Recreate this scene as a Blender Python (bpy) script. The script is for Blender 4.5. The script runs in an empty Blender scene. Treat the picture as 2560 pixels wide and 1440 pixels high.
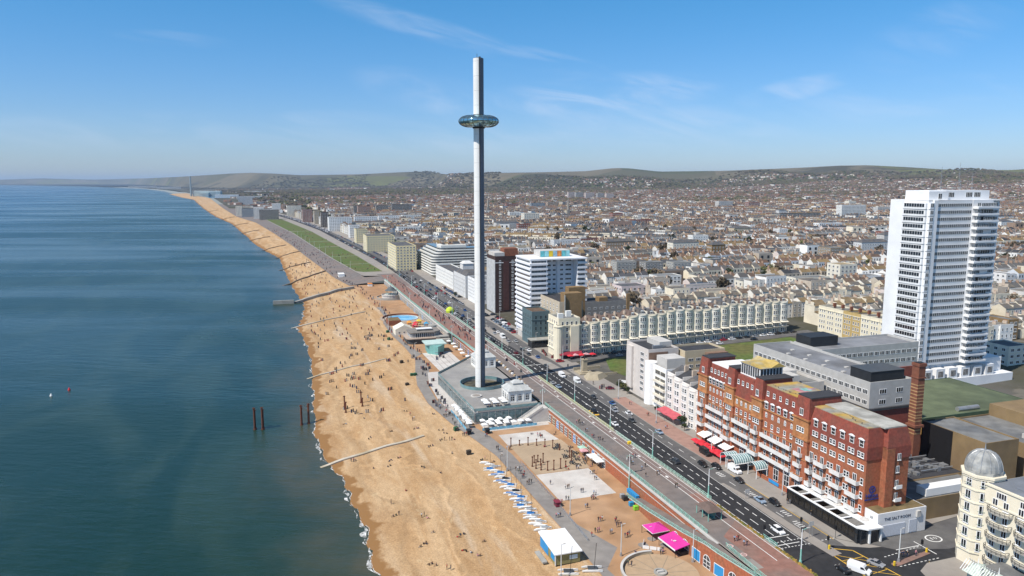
import bpy, math, random
import numpy as np
from math import radians, sin, cos, pi, sqrt
random.seed(7); RNG = np.random.default_rng(7)
SC = bpy.context.scene; COL = SC.collection

# ---------------------------------------------------------------- camera
FPX = 1850.0; EYE = 454.0; CAM_H = 99.0
PITCH = math.atan((720 - EYE) / FPX)
cam = bpy.data.cameras.new('camera'); cam.sensor_width = 36; cam.lens = FPX / 2560 * 36
cam.clip_start = 1; cam.clip_end = 200000
camo = bpy.data.objects.new('camera', cam); COL.objects.link(camo)
camo.location = (0, 0, CAM_H); camo.rotation_euler = (pi / 2 - PITCH, 0, 0)
SC.camera = camo

# ---------------------------------------------------------------- world, sun, exposure
SUN_AZ = 234.0; SUN_EL = 52.0
SC.view_settings.view_transform = 'Standard'; SC.view_settings.look = 'None'
SC.view_settings.exposure = 0.22; SC.view_settings.gamma = 1
try:
    SC.cycles.volume_bounces = 0; SC.cycles.max_bounces = 5; SC.cycles.diffuse_bounces = 2
    SC.cycles.glossy_bounces = 2; SC.cycles.transmission_bounces = 4; SC.cycles.transparent_max_bounces = 8
    SC.cycles.use_denoising = True
except Exception: pass
world = bpy.data.worlds.new('World'); SC.world = world; world.use_nodes = True
def build_world():
    nt = world.node_tree; N = nt.nodes; L = nt.links; N.clear()
    out = N.new('ShaderNodeOutputWorld'); bg = N.new('ShaderNodeBackground'); bg.inputs['Strength'].default_value = 0.1
    L.new(bg.outputs[0], out.inputs[0])
    sky = N.new('ShaderNodeTexSky'); sky.sky_type = 'NISHITA'; sky.sun_disc = False
    sky.sun_elevation = radians(SUN_EL); sky.sun_rotation = radians(SUN_AZ); sky.altitude = 50
    sky.air_density = 1.0; sky.dust_density = 0.25; sky.ozone_density = 2.0
    hs = N.new('ShaderNodeHueSaturation'); hs.inputs['Saturation'].default_value = 1.12; hs.inputs['Value'].default_value = 0.95
    L.new(sky.outputs[0], hs.inputs['Color'])
    tc = N.new('ShaderNodeTexCoord'); sx = N.new('ShaderNodeSeparateXYZ'); L.new(tc.outputs['Generated'], sx.inputs[0])
    def M(op, a, b=None, c=None):
        m = N.new('ShaderNodeMath'); m.operation = op
        for i, v in enumerate((a, b, c)):
            if v is None: continue
            if isinstance(v, (int, float)): m.inputs[i].default_value = v
            else: L.new(v, m.inputs[i])
        return m.outputs[0]
    def MR(v, a, b, c, d):
        m = N.new('ShaderNodeMapRange'); m.interpolation_type = 'SMOOTHSTEP'; L.new(v, m.inputs[0])
        for i, k in enumerate((a, b, c, d)): m.inputs[i + 1].default_value = k
        return m.outputs[0]
    # in-view clear-air tint: deeper azure above, pale lavender band low down
    grad = MR(sx.outputs[2], -0.02, 0.36, 0, 1)
    tint = N.new('ShaderNodeMixRGB'); L.new(grad, tint.inputs[0])
    tint.inputs[1].default_value = (0.66, 0.80, 1.18, 1); tint.inputs[2].default_value = (0.34, 1.03, 1.28, 1)
    mul = N.new('ShaderNodeMixRGB'); mul.blend_type = 'MULTIPLY'; mul.inputs[0].default_value = 1
    hi = N.new('ShaderNodeMixRGB'); L.new(MR(sx.outputs[2], 0.34, 0.62, 0, 1), hi.inputs[0]); L.new(tint.outputs[0], hi.inputs[1]); hi.inputs[2].default_value = (1.12, 1.04, 0.96, 1)  # unseen upper sky turned warm-neutral, added to make the fill light less blue
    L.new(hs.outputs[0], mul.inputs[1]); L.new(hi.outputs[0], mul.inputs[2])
    # cirrus: wisps at their places in the sky (a = x/y, e = z/y of the view direction)
    yy = M('MAXIMUM', sx.outputs[1], 0.02); ca = M('DIVIDE', sx.outputs[0], yy); ce = M('DIVIDE', sx.outputs[2], yy)
    cb = N.new('ShaderNodeCombineXYZ'); L.new(ca, cb.inputs[0]); L.new(ce, cb.inputs[1])
    def noise(rot, scx, scy, loc, scale, det, dist):
        m0 = N.new('ShaderNodeMapping'); L.new(cb.outputs[0], m0.inputs[0]); m0.inputs['Rotation'].default_value = (0, 0, radians(rot)); m0.inputs['Location'].default_value = loc
        mp = N.new('ShaderNodeMapping'); L.new(m0.outputs[0], mp.inputs[0]); mp.inputs['Scale'].default_value = (scx, scy, 1)
        n = N.new('ShaderNodeTexNoise'); n.inputs['Scale'].default_value = scale; n.inputs['Detail'].default_value = det
        n.inputs['Roughness'].default_value = 0.6; n.inputs['Distortion'].default_value = dist
        L.new(mp.outputs[0], n.inputs['Vector']); return n.outputs[0]
    wisp = MR(noise(12, 1.0, 5.0, (.3, .1, 0), 5, 8, .9), 0.36, 0.78, 0, 1)
    total = None
    for px, py, hw, hh, rot, k in [(1500, 238, 330, 60, -4, .75), (1040, 62, 300, 34, 15, .42), (1350, 152, 190, 34, 9, .55), (1090, 240, 240, 60, 14, .45), (1985, 225, 170, 34, -12, .5), (830, 296, 190, 26, 0, .4), (1640, 300, 420, 60, 6, .4), (430, 97, 170, 22, 5, .25), (2330, 90, 260, 80, -20, .2), (2260, 250, 420, 60, -6, .28), (1250, 340, 900, 60, 0, .25), (300, 330, 600, 60, 0, .2)]:
        b_ = 720 - py; dy = FPX * cos(PITCH) + b_ * sin(PITCH); dz = -FPX * sin(PITCH) + b_ * cos(PITCH); a0, e0 = (px - 1280) / dy, dz / dy
        c_, s_ = cos(radians(-rot)), sin(radians(-rot)); da = M('SUBTRACT', ca, a0); de = M('SUBTRACT', ce, e0)
        u = M('DIVIDE', M('ADD', M('MULTIPLY', da, c_), M('MULTIPLY', de, s_)), hw / FPX); v = M('DIVIDE', M('SUBTRACT', M('MULTIPLY', de, c_), M('MULTIPLY', da, s_)), hh / FPX)
        r2 = M('ADD', M('MULTIPLY', u, u), M('MULTIPLY', v, v)); g = MR(r2, 0, 1, k, 0)
        total = g if total is None else M('MAXIMUM', total, g)
    cl = M('MULTIPLY', M('MULTIPLY', wisp, total), .75)
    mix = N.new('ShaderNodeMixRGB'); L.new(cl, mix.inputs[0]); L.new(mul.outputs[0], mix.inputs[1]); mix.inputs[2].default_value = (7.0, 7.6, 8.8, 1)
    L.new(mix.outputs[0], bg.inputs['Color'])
build_world()
sun = bpy.data.lights.new('sun', 'SUN'); sun.energy = 4.6; sun.angle = radians(0.5); sun.color = (1.0, 0.94, 0.85)
suno = bpy.data.objects.new('sun', sun); COL.objects.link(suno)
suno.rotation_euler = (radians(90 - SUN_EL), 0, radians(180 - SUN_AZ))

# ---------------------------------------------------------------- frames
ANG = radians(18.2)                      # the seafront runs 18.2 degrees left of the view
ES = (-sin(ANG), cos(ANG)); ET = (cos(ANG), sin(ANG))
def W(s, t): return (s * ES[0] + t * ET[0], s * ES[1] + t * ET[1])
def lerp(a, b, k): return a + (b - a) * k
def interp(tab, s):
    if s <= tab[0][0]: return tab[0][1]
    for (a, va), (b, vb) in zip(tab, tab[1:]):
        if s <= b: return lerp(va, vb, (s - a) / (b - a))
    return tab[-1][1]
def smooth(x): x = min(1, max(0, x)); return x * x * (3 - 2 * x)
# coast lines as t(s)
WATER = [(100, 26), (193, 24.9), (228, 25.1), (253, 23.5), (277, 20.4), (298, 16.6), (323, 15.8), (355, 17.3), (395, 19), (458, 21.8), (519, 21), (572, 17.7), (600, 22), (626, 24.5), (682, 27.9), (758, 23.4), (833, 20.6), (891, 18.8), (1008, 15.9), (1108, 14), (1178, 4), (1237, -6), (1369, -21.8), (1532, -38), (1809, -65), (2075, -91), (2522, -158), (3342, -255), (4917, -425), (5484, -540), (6458, -700), (9275, -1150), (12461, -1800), (20000, -4200), (40000, -14000)]
PROM = [(100, 81), (190, 81), (262, 79.7), (283, 76.5), (306, 72), (338, 68.5), (371, 69.8), (426, 79.2), (464, 79.3), (499, 77.5), (547, 78.1), (575, 83), (604, 83.9), (676, 80.8), (726, 78.8), (770, 71), (815, 64), (886, 59), (1012, 49), (1216, 35.5), (1516, 11.6), (1952, -28.8), (2306, -87), (3025, -159), (4900, -330), (9275, -1000), (12461, -1700)]
PROMZ = [(100, -6), (620, -6), (720, -5), (820, -3), (1000, -2), (1e5, -2)]
RAIL = [(100, 114.8), (420, 113.6), (470, 110.5), (620, 110.2), (749, 110.8), (900, 103), (1300, 77), (2000, 20), (3000, -130)]
ROADL = [(100, 128.4), (700, 128.4), (830, 130), (964, 127.4), (1148, 118.7), (1573, 99.5), (2037, 57), (3000, -60), (9000, -880)]
ROADM = [(100, 136.4), (200, 138.2), (260, 139.8), (355, 139.6), (400, 137), (463, 134.8), (550, 135), (860, 138.5), (1022, 133), (1573, 108), (2037, 65), (3000, -52)]
ROADR = [(100, 146.7), (170, 146.7), (205, 146), (240, 145), (280, 146), (311, 147.5), (450, 148), (600, 148), (860, 152), (1148, 136), (1573, 116), (2037, 74), (3000, -44)]
FRONT = [(100, 157), (300, 157), (600, 157), (800, 161.6), (969, 155.7), (1159, 145.6), (1318, 143.9), (1638, 125.8), (2080, 84), (3000, -36), (9000, -860)]
def land_z(s, t):
    d = t - interp(FRONT, s) - 75 * smooth((300 - s) / 60)
    if d < 0: return 0.0
    z = 0.035 * min(d, 243) + 0.015 * min(max(0, d - 243), 2200)
    z += 95 * smooth((t - 1500) / 3200) * smooth(1.15 - abs(math.atan2(t, s) - 1.0) / 0.85) * smooth((d - 1500) / 2600)
    return z

# ---------------------------------------------------------------- materials
MATS = {}
def mat(name, rgb, rough=0.85, var=0.12, scale=0.6, bump=0.0, metal=0.0, attr=None, spec=0.35, rnd=0.0, scale2=None, var2=0.0, tint2=None):
    if name in MATS: return MATS[name]
    m = bpy.data.materials.new(name); m.use_nodes = True; nt = m.node_tree; N = nt.nodes; L = nt.links
    b = N['Principled BSDF']; b.inputs['Roughness'].default_value = rough; b.inputs['Metallic'].default_value = metal
    b.inputs['Specular IOR Level'].default_value = spec
    col = N.new('ShaderNodeRGB'); col.outputs[0].default_value = (*rgb, 1); cur = col.outputs[0]
    if attr:
        at = N.new('ShaderNodeAttribute'); at.attribute_name = attr; cur = at.outputs['Color']
    tc = N.new('ShaderNodeTexCoord')
    def noise(sc, det=5):
        n = N.new('ShaderNodeTexNoise'); n.inputs['Scale'].default_value = sc; n.inputs['Detail'].default_value = det
        L.new(tc.outputs['Object'], n.inputs['Vector']); return n
    if tint2:
        n = noise(scale2 or scale * 0.3); mr = N.new('ShaderNodeMapRange'); L.new(n.outputs[0], mr.inputs[0])
        mr.inputs[1].default_value = 0.42; mr.inputs[2].default_value = 0.62
        mx = N.new('ShaderNodeMixRGB'); L.new(mr.outputs[0], mx.inputs[0]); L.new(cur, mx.inputs[1]); mx.inputs[2].default_value = (*tint2, 1); cur = mx.outputs[0]
    val = None
    if var:
        n = noise(scale); mr = N.new('ShaderNodeMapRange'); L.new(n.outputs[0], mr.inputs[0])
        mr.inputs[1].default_value = 0.3; mr.inputs[2].default_value = 0.7; mr.inputs[3].default_value = 1 - var; mr.inputs[4].default_value = 1 + var
        val = mr.outputs[0]
        if bump:
            bp = N.new('ShaderNodeBump'); bp.inputs['Strength'].default_value = bump; bp.inputs['Distance'].default_value = 0.3
            L.new(n.outputs[0], bp.inputs['Height']); L.new(bp.outputs[0], b.inputs['Normal'])
    if rnd:
        oi = N.new('ShaderNodeObjectInfo'); mr = N.new('ShaderNodeMapRange'); L.new(oi.outputs['Random'], mr.inputs[0])
        mr.inputs[3].default_value = 1 - rnd; mr.inputs[4].default_value = 1 + rnd
        if val is None: val = mr.outputs[0]
        else:
            mm = N.new('ShaderNodeMath'); mm.operation = 'MULTIPLY'; L.new(val, mm.inputs[0]); L.new(mr.outputs[0], mm.inputs[1]); val = mm.outputs[0]
    if val is not None:
        hs = N.new('ShaderNodeHueSaturation'); L.new(cur, hs.inputs['Color']); L.new(val, hs.inputs['Value']); cur = hs.outputs[0]
    L.new(cur, b.inputs['Base Color'])
    MATS[name] = m; return m
def glassmat(name, rgb, rough=0.08):
    if name in MATS: return MATS[name]
    return mat(name, rgb, rough=rough, var=0.35, scale=0.9, spec=0.6, rnd=0.3)
WHITE = mat('white_paint', (0.80, 0.80, 0.79), 0.6, 0.05, 0.3)
STUCCO = mat('white_stucco', (0.76, 0.75, 0.71), 0.85, 0.08, 0.25)
CREAM = mat('cream_stucco', (0.76, 0.69, 0.53), 0.85, 0.07, 0.25)
CREAM2 = mat('pale_cream_stucco', (0.72, 0.67, 0.56), 0.85, 0.1, 0.3)
YELLOW = mat('primrose_stucco', (0.72, 0.62, 0.36), 0.85, 0.08, 0.3)
DARKGLASS = glassmat('dark_glass', (0.018, 0.022, 0.028))
GREYGLASS = glassmat('grey_glass', (0.06, 0.075, 0.09))
TEALGLASS = mat('green_glass', (0.16, 0.27, 0.28), 0.1, 0.2, 0.4, spec=0.6)
BRICK = mat('red_brick', (0.37, 0.118, 0.060), 0.9, 0.22, 1.4, tint2=(0.31, 0.125, 0.064), scale2=0.22)
BRICK2 = mat('brown_red_brick', (0.24, 0.09, 0.05), 0.9, 0.18, 0.9)
BRICKD = mat('dark_brown_brick', (0.055, 0.032, 0.028), 0.9, 0.2, 0.5)
BRICKO = mat('ochre_terracotta', (0.46, 0.21, 0.085), 0.9, 0.22, 1.2, tint2=(0.36, 0.155, 0.065), scale2=.3)
BRICKY = mat('brown_yellow_brick', (0.24, 0.155, 0.075), 0.9, 0.15, 0.5)
TILE = mat('red_tile_hanging', (0.26, 0.066, 0.045), 0.85, 0.2, 1.2, tint2=(0.21, 0.068, 0.048), scale2=0.25)
SLATE = mat('slate_roof', (0.085, 0.088, 0.098), 0.75, 0.25, 0.6, tint2=(0.13, 0.115, 0.10), scale2=0.2)
FELT = mat('grey_roof_felt', (0.19, 0.19, 0.185), 0.9, 0.2, 0.3, tint2=(0.13, 0.135, 0.14), scale2=0.09)
FELTD = mat('dark_roof_felt', (0.045, 0.045, 0.05), 0.85, 0.2, 0.4)
LICHEN = mat('lichen_roof', (0.28, 0.27, 0.23), 0.95, 0.2, 0.5, tint2=(0.44, 0.28, 0.06), scale2=0.14)
CONC = mat('concrete', (0.34, 0.33, 0.30), 0.9, 0.14, 0.35)
CONCL = mat('light_concrete', (0.52, 0.50, 0.47), 0.9, 0.1, 0.3)
LEAD = mat('lead_sheet', (0.36, 0.37, 0.38), 0.45, 0.25, 0.5, metal=0.3)
STEEL = mat('galvanised_steel', (0.42, 0.43, 0.44), 0.4, 0.1, 0.5, metal=0.6)
RUST = mat('rusty_iron', (0.13, 0.045, 0.025), 0.9, 0.3, 1.2)
BLACK = mat('black_paint', (0.015, 0.015, 0.017), 0.5, 0.1, 1)
DGREY = mat('dark_grey_metal', (0.06, 0.065, 0.07), 0.5, 0.15, 0.6)
TEAL = mat('sea_green_paint', (0.25, 0.52, 0.44), 0.6, 0.1, 0.8)
REDC = mat('red_canvas', (0.62, 0.03, 0.045), 0.8, 0.08, 0.6)
PINK = mat('magenta_canvas', (0.62, 0.04, 0.30), 0.7, 0.05, 0.4)
BLUE = mat('blue_paint', (0.03, 0.26, 0.56), 0.6, 0.08, 0.6)
WOOD = mat('weathered_timber', (0.16, 0.12, 0.085), 0.9, 0.25, 0.8)

# ---------------------------------------------------------------- mesh helpers
class MB:
    def __init__(self): self.v = []; self.f = []; self.m = []
    def add(self, vs, fs, m=0):
        o = len(self.v); self.v += vs
        for f in fs: self.f.append([i + o for i in f]); self.m.append(m)
    def box(self, x0, x1, y0, y1, z0, z1, m=0, bottom=True):
        v = [(x0, y0, z0), (x1, y0, z0), (x1, y1, z0), (x0, y1, z0), (x0, y0, z1), (x1, y0, z1), (x1, y1, z1), (x0, y1, z1)]
        f = [(0, 1, 5, 4), (1, 2, 6, 5), (2, 3, 7, 6), (3, 0, 4, 7), (4, 5, 6, 7)]
        if bottom: f.append((3, 2, 1, 0))
        self.add(v, f, m); return self
    def prism(self, poly, z0, z1, m=0, mt=None, scale_top=1.0):
        n = len(poly); cx = sum(p[0] for p in poly) / n; cy = sum(p[1] for p in poly) / n
        v = [(x, y, z0) for x, y in poly] + [(cx + (x - cx) * scale_top, cy + (y - cy) * scale_top, z1) for x, y in poly]
        self.add(v, [(i, (i + 1) % n, n + (i + 1) % n, n + i) for i in range(n)], m)
        self.add([v[n + i] for i in range(n)], [tuple(range(n))], m if mt is None else mt); return self
    def quad(self, a, b, c, d, m=0): self.add([a, b, c, d], [(0, 1, 2, 3)], m); return self
    def cyl(self, x, y, z0, z1, r0, r1=None, n=12, m=0, cap=True):
        r1 = r0 if r1 is None else r1
        v = [(x + r0 * cos(2 * pi * i / n), y + r0 * sin(2 * pi * i / n), z0) for i in range(n)] + [(x + r1 * cos(2 * pi * i / n), y + r1 * sin(2 * pi * i / n), z1) for i in range(n)]
        f = [(i, (i + 1) % n, n + (i + 1) % n, n + i) for i in range(n)]
        if cap: f += [tuple(range(n, 2 * n)), tuple(range(n - 1, -1, -1))]
        self.add(v, f, m); return self
    def lathe(self, prof, n=24, m=0, x=0, y=0, a0=0, a1=2 * pi, mf=None):
        full = abs(a1 - a0 - 2 * pi) < 1e-6; k = n if full else n + 1
        o = len(self.v)
        for r, z in prof:
            for i in range(k):
                a = a0 + (a1 - a0) * i / n; self.v.append((x + r * cos(a), y + r * sin(a), z))
        for j in range(len(prof) - 1):
            for i in range(n):
                b = (i + 1) % k
                self.f.append([o + j * k + i, o + j * k + b, o + (j + 1) * k + b, o + (j + 1) * k + i]); self.m.append(m if mf is None else mf(j, i))
        return self
    def tube(self, pts, r, n=6, m=0):
        for a, b in zip(pts, pts[1:]):
            d = np.array(b, float) - np.array(a, float); l = np.linalg.norm(d)
            if l < 1e-6: continue
            d /= l; u = np.cross(d, (0, 0, 1) if abs(d[2]) < .9 else (1, 0, 0)); u /= np.linalg.norm(u); w = np.cross(d, u)
            v = [tuple(np.array(p) + r * (u * cos(2 * pi * i / n) + w * sin(2 * pi * i / n))) for p in (a, b) for i in range(n)]
            self.add(v, [(i, n + i, n + (i + 1) % n, (i + 1) % n) for i in range(n)] + [tuple(range(n)), tuple(range(2 * n - 1, n - 1, -1))], m)
        return self
    def gable(self, x0, x1, y0, y1, z0, z1, axis='x', ov=0.2, m=0, me=None):
        if axis == 'x':
            c = (y0 + y1) / 2
            v = [(x0, y0 - ov, z0), (x1, y0 - ov, z0), (x1, y1 + ov, z0), (x0, y1 + ov, z0), (x0, c, z1), (x1, c, z1)]
            self.add(v, [(0, 1, 5, 4), (2, 3, 4, 5)], m); self.add(v, [(3, 0, 4), (1, 2, 5)], m if me is None else me)
        else:
            c = (x0 + x1) / 2
            v = [(x0 - ov, y0, z0), (x1 + ov, y0, z0), (x1 + ov, y1, z0), (x0 - ov, y1, z0), (c, y0, z1), (c, y1, z1)]
            self.add(v, [(3, 0, 4, 5), (1, 2, 5, 4)], m); self.add(v, [(0, 1, 4), (2, 3, 5)], m if me is None else me)
        return self
    def hip(self, x0, x1, y0, y1, z0, z1, inset, m=0, flat=False):
        i = inset
        v = [(x0, y0, z0), (x1, y0, z0), (x1, y1, z0), (x0, y1, z0), (x0 + i, y0 + i, z1), (x1 - i, y0 + i, z1), (x1 - i, y1 - i, z1), (x0 + i, y1 - i, z1)]
        self.add(v, [(0, 1, 5, 4), (1, 2, 6, 5), (2, 3, 7, 6), (3, 0, 4, 7), (4, 5, 6, 7)], m); return self
    def mesh(self, name, mats, smooth=False):
        me = bpy.data.meshes.new(name); me.from_pydata(self.v, [], self.f)
        for m in (mats if isinstance(mats, (list, tuple)) else [mats]): me.materials.append(m)
        if any(self.m): me.polygons.foreach_set('material_index', self.m)
        if smooth: me.polygons.foreach_set('use_smooth', [True] * len(me.polygons))
        me.update(); return me
def link(name, me, parent=None, loc=(0, 0, 0), rz=0, scale=None):
    o = bpy.data.objects.new(name, me); COL.objects.link(o)
    if parent is not None: o.parent = parent
    o.location = loc; o.rotation_euler = (0, 0, rz)
    if scale: o.scale = scale
    return o
def part(name, mb, mats, parent=None, loc=(0, 0, 0), rz=0, smooth=False):
    return link(name, mb.mesh(name, mats, smooth), parent, loc, rz)
USED = []
def tag(o, label, cat, group=None):
    o['label'] = label; o['category'] = cat
    if group: o['group'] = group
    USED.append(o); return o
def thing(name, label, cat, s, t, z=0.0, rot=0.0, group=None):
    o = link(name, None, None, (*W(s, t), z), ANG + rot); return tag(o, label, cat, group)
def solo(name, mb, mats, label, cat, s, t, z=0.0, rot=0.0, group=None, smooth=False):
    o = part(name, mb, mats, None, (*W(s, t), z), ANG + rot, smooth); return tag(o, label, cat, group)
def struct(name, mb, mats, smooth=False, kind='structure'):
    o = part(name, mb, mats, None, smooth=smooth); o['kind'] = kind; return o
def ground(name, polys, z, m, kind='structure'):
    """flat sheet from polygons given in (s, t)"""
    b = MB()
    for p in polys:
        p = [W(s, t) for s, t in p]
        a = sum(p[i][0] * p[(i + 1) % len(p)][1] - p[(i + 1) % len(p)][0] * p[i][1] for i in range(len(p)))
        if a < 0: p = p[::-1]
        b.add([(x, y, z) for x, y in p], [tuple(range(len(p)))])
    return struct(name, b, m, kind=kind)
def strip(tabl, tabr, s0, s1, step, z, zr=None):
    """quad strip between two t(s) tables"""
    b = MB(); ss = list(np.arange(s0, s1, step)) + [s1]
    fl = (lambda s: interp(tabl, s)) if not callable(tabl) else tabl; fr = (lambda s: interp(tabr, s)) if not callable(tabr) else tabr
    fz = z if callable(z) else (lambda s: z)
    for s in ss:
        b.v.append((*W(s, fl(s)), fz(s))); b.v.append((*W(s, fr(s)), fz(s) if zr is None else zr(s)))
    for i in range(len(ss) - 1): b.f.append([2 * i, 2 * i + 1, 2 * i + 3, 2 * i + 2]); b.m.append(0)
    return b
def copyobj(o, parent=None, loc=None, rz=None):
    c = o.copy(); COL.objects.link(c)
    if parent is not None: c.parent = parent
    if loc is not None: c.location = loc
    if rz is not None: c.rotation_euler = (0, 0, rz)
    return c
def copytree(o, parent=None):
    kids = KIDS.get(o.name)
    if kids is None: kids = KIDS[o.name] = list(o.children)
    c = copyobj(o, parent)
    if parent is None: USED.append(c)
    for k in kids: copytree(k, c)
    return c
KIDS = {}
# window meshes: face -y, origin at the middle of the sill line
WINM = {}
def winmesh(w, h, style='sash', fm=None, gm=None):
    fm = fm or WHITE; gm = gm or DARKGLASS; key = (round(w, 2), round(h, 2), style, fm.name, gm.name)
    if key in WINM: return WINM[key]
    b = MB(); fw = 0.17
    if style == 'arch':
        n = 8; r = w / 2; zc = h - r
        arc = [(r * cos(pi * i / n), zc + r * sin(pi * i / n)) for i in range(n + 1)]
        out = [(-r, 0), (r, 0)] + arc
        b.add([(x, -0.05, z) for x, z in out], [tuple(range(len(out)))], 0)
        k = (r - 0.2) / r; inn = [(-r + .2, .2), (r - .2, .2)] + [(x * k, zc + (z - zc) * k) for x, z in arc]
        b.add([(x, -0.07, z) for x, z in inn], [tuple(range(len(inn)))], 1)
        b.box(-0.07, 0.07, -0.12, -0.04, 0.2, h - .2, 0); b.box(-r + .1, r - .1, -0.12, -0.04, zc - .08, zc + .08, 0); b.box(-r + .1, r - .1, -0.12, -0.04, zc * .5 - .06, zc * .5 + .06, 0)
    else:
        b.box(-w / 2, w / 2, -0.06, 0.0, 0, h, 0)
        b.quad((-w / 2 + fw, -0.064, fw), (w / 2 - fw, -0.064, fw), (w / 2 - fw, -0.064, h - fw), (-w / 2 + fw, -0.064, h - fw), 1)
        if style == 'sash': b.box(-w / 2 + fw, w / 2 - fw, -0.1, -0.05, h * .5 - .06, h * .5 + .06, 0)
        elif style == 'pair': b.box(-.07, .07, -0.1, -0.05, fw, h - fw, 0)
        elif style.startswith('strip'):
            n = int(style[5:])
            for i in range(1, n): x = -w / 2 + w * i / n; b.box(x - .06, x + .06, -0.1, -0.05, fw, h - fw, 0)
        elif style == 'hood': b.box(-w / 2 - .25, w / 2 + .25, -0.25, 0, h, h + .25, 0); b.box(-w / 2 + fw, w / 2 - fw, -0.1, -0.05, h * .5 - .06, h * .5 + .06, 0); b.prism([(-w / 2 - .25, -.25), (w / 2 + .25, -.25), (w / 2 + .25, 0), (-w / 2 - .25, 0)], h + .25, h + .6, 0, scale_top=.3)
        if style in ('sash', 'pair'): b.box(-w / 2 - .1, w / 2 + .1, -0.16, 0, -0.12, 0, 0)
    WINM[key] = b.mesh('window', [fm, gm]); return WINM[key]
FACE = {'-y': 0.0, '-x': -pi / 2, '+x': pi / 2, '+y': pi}
class Windows:
    """places windows on one thing: the first 100 as parts, the rest in one part"""
    def __init__(self, parent, cap=98, name='window'): self.p = parent; self.cap = cap; self.n = 0; self.extra = []; self.name = name
    def put(self, me, x, y, z, rz):
        if self.n < self.cap: link(self.name, me, self.p, (x, y, z), rz); self.n += 1
        else: self.extra.append((me, x, y, z, rz))
    def row(self, me, face, fixed, a0, a1, n, z):
        for i in range(n):
            a = a0 + (a1 - a0) * (i + .5) / n
            if face in ('-y', '+y'): self.put(me, a, fixed, z, FACE[face])
            else: self.put(me, fixed, a, z, FACE[face])
    def done(self):
        if not self.extra: return
        b = MB(); mats = []
        for me, x, y, z, rz in self.extra:
            idx = []
            for m in me.materials:
                if m not in mats: mats.append(m)
                idx.append(mats.index(m))
            c, s_ = cos(rz), sin(rz); o = len(b.v)
            b.v += [(x + v.co.x * c - v.co.y * s_, y + v.co.x * s_ + v.co.y * c, z + v.co.z) for v in me.vertices]
            for p in me.polygons: b.f.append([o + i for i in p.vertices]); b.m.append(idx[p.material_index])
        o = part('smaller_windows', b, mats, self.p); o['kind'] = 'stuff'
# ================================================================ setting: sea, beach, promenade, roads, land, hills
def geo(a, first, r, end):
    o = [a]; d = first
    while o[-1] < end: o.append(o[-1] + d); d *= r
    return o
def node_mat(name, rough=0.8, spec=0.35):
    m = bpy.data.materials.new(name); m.use_nodes = True; nt = m.node_tree; N = nt.nodes; L = nt.links
    b = N['Principled BSDF']; b.inputs['Roughness'].default_value = rough; b.inputs['Specular IOR Level'].default_value = spec
    tc = N.new('ShaderNodeTexCoord')
    def noise(scale, det=5, rot=0, sc=(1, 1, 1), rg=0.55, dist=0):
        m0 = N.new('ShaderNodeMapping'); L.new(tc.outputs['Object'], m0.inputs[0]); m0.inputs['Rotation'].default_value = (0, 0, rot); mp = N.new('ShaderNodeMapping'); L.new(m0.outputs[0], mp.inputs[0]); mp.inputs['Scale'].default_value = sc
        n = N.new('ShaderNodeTexNoise'); n.inputs['Scale'].default_value = scale; n.inputs['Detail'].default_value = det; n.inputs['Roughness'].default_value = rg; n.inputs['Distortion'].default_value = dist
        L.new(mp.outputs[0], n.inputs['Vector']); return n.outputs[0]
    def MR(v, a, b_, c, d, sm=True):
        k = N.new('ShaderNodeMapRange'); k.interpolation_type = 'SMOOTHSTEP' if sm else 'LINEAR'; L.new(v, k.inputs[0])
        for i, q in enumerate((a, b_, c, d)): k.inputs[i + 1].default_value = q
        return k.outputs[0]
    def mix(f, a, c, mode='MIX'):
        k = N.new('ShaderNodeMixRGB'); k.blend_type = mode
        for i, q in enumerate((f, a, c)):
            if isinstance(q, (int, float)): k.inputs[i].default_value = q
            elif isinstance(q, tuple): k.inputs[i].default_value = (*q, 1)
            else: L.new(q, k.inputs[i])
        return k.outputs[0]
    def attr(n): k = N.new('ShaderNodeAttribute'); k.attribute_name = n; return k.outputs['Fac']
    def math_(op, a, b_):
        k = N.new('ShaderNodeMath'); k.operation = op
        for i, q in enumerate((a, b_)):
            if isinstance(q, (int, float)): k.inputs[i].default_value = q
            else: L.new(q, k.inputs[i])
        return k.outputs[0]
    def bump(h, s, d):
        k = N.new('ShaderNodeBump'); k.inputs['Strength'].default_value = s; k.inputs['Distance'].default_value = d; L.new(h, k.inputs['Height']); L.new(k.outputs[0], b.inputs['Normal'])
    return m, b, L, noise, MR, mix, attr, math_, bump

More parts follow.
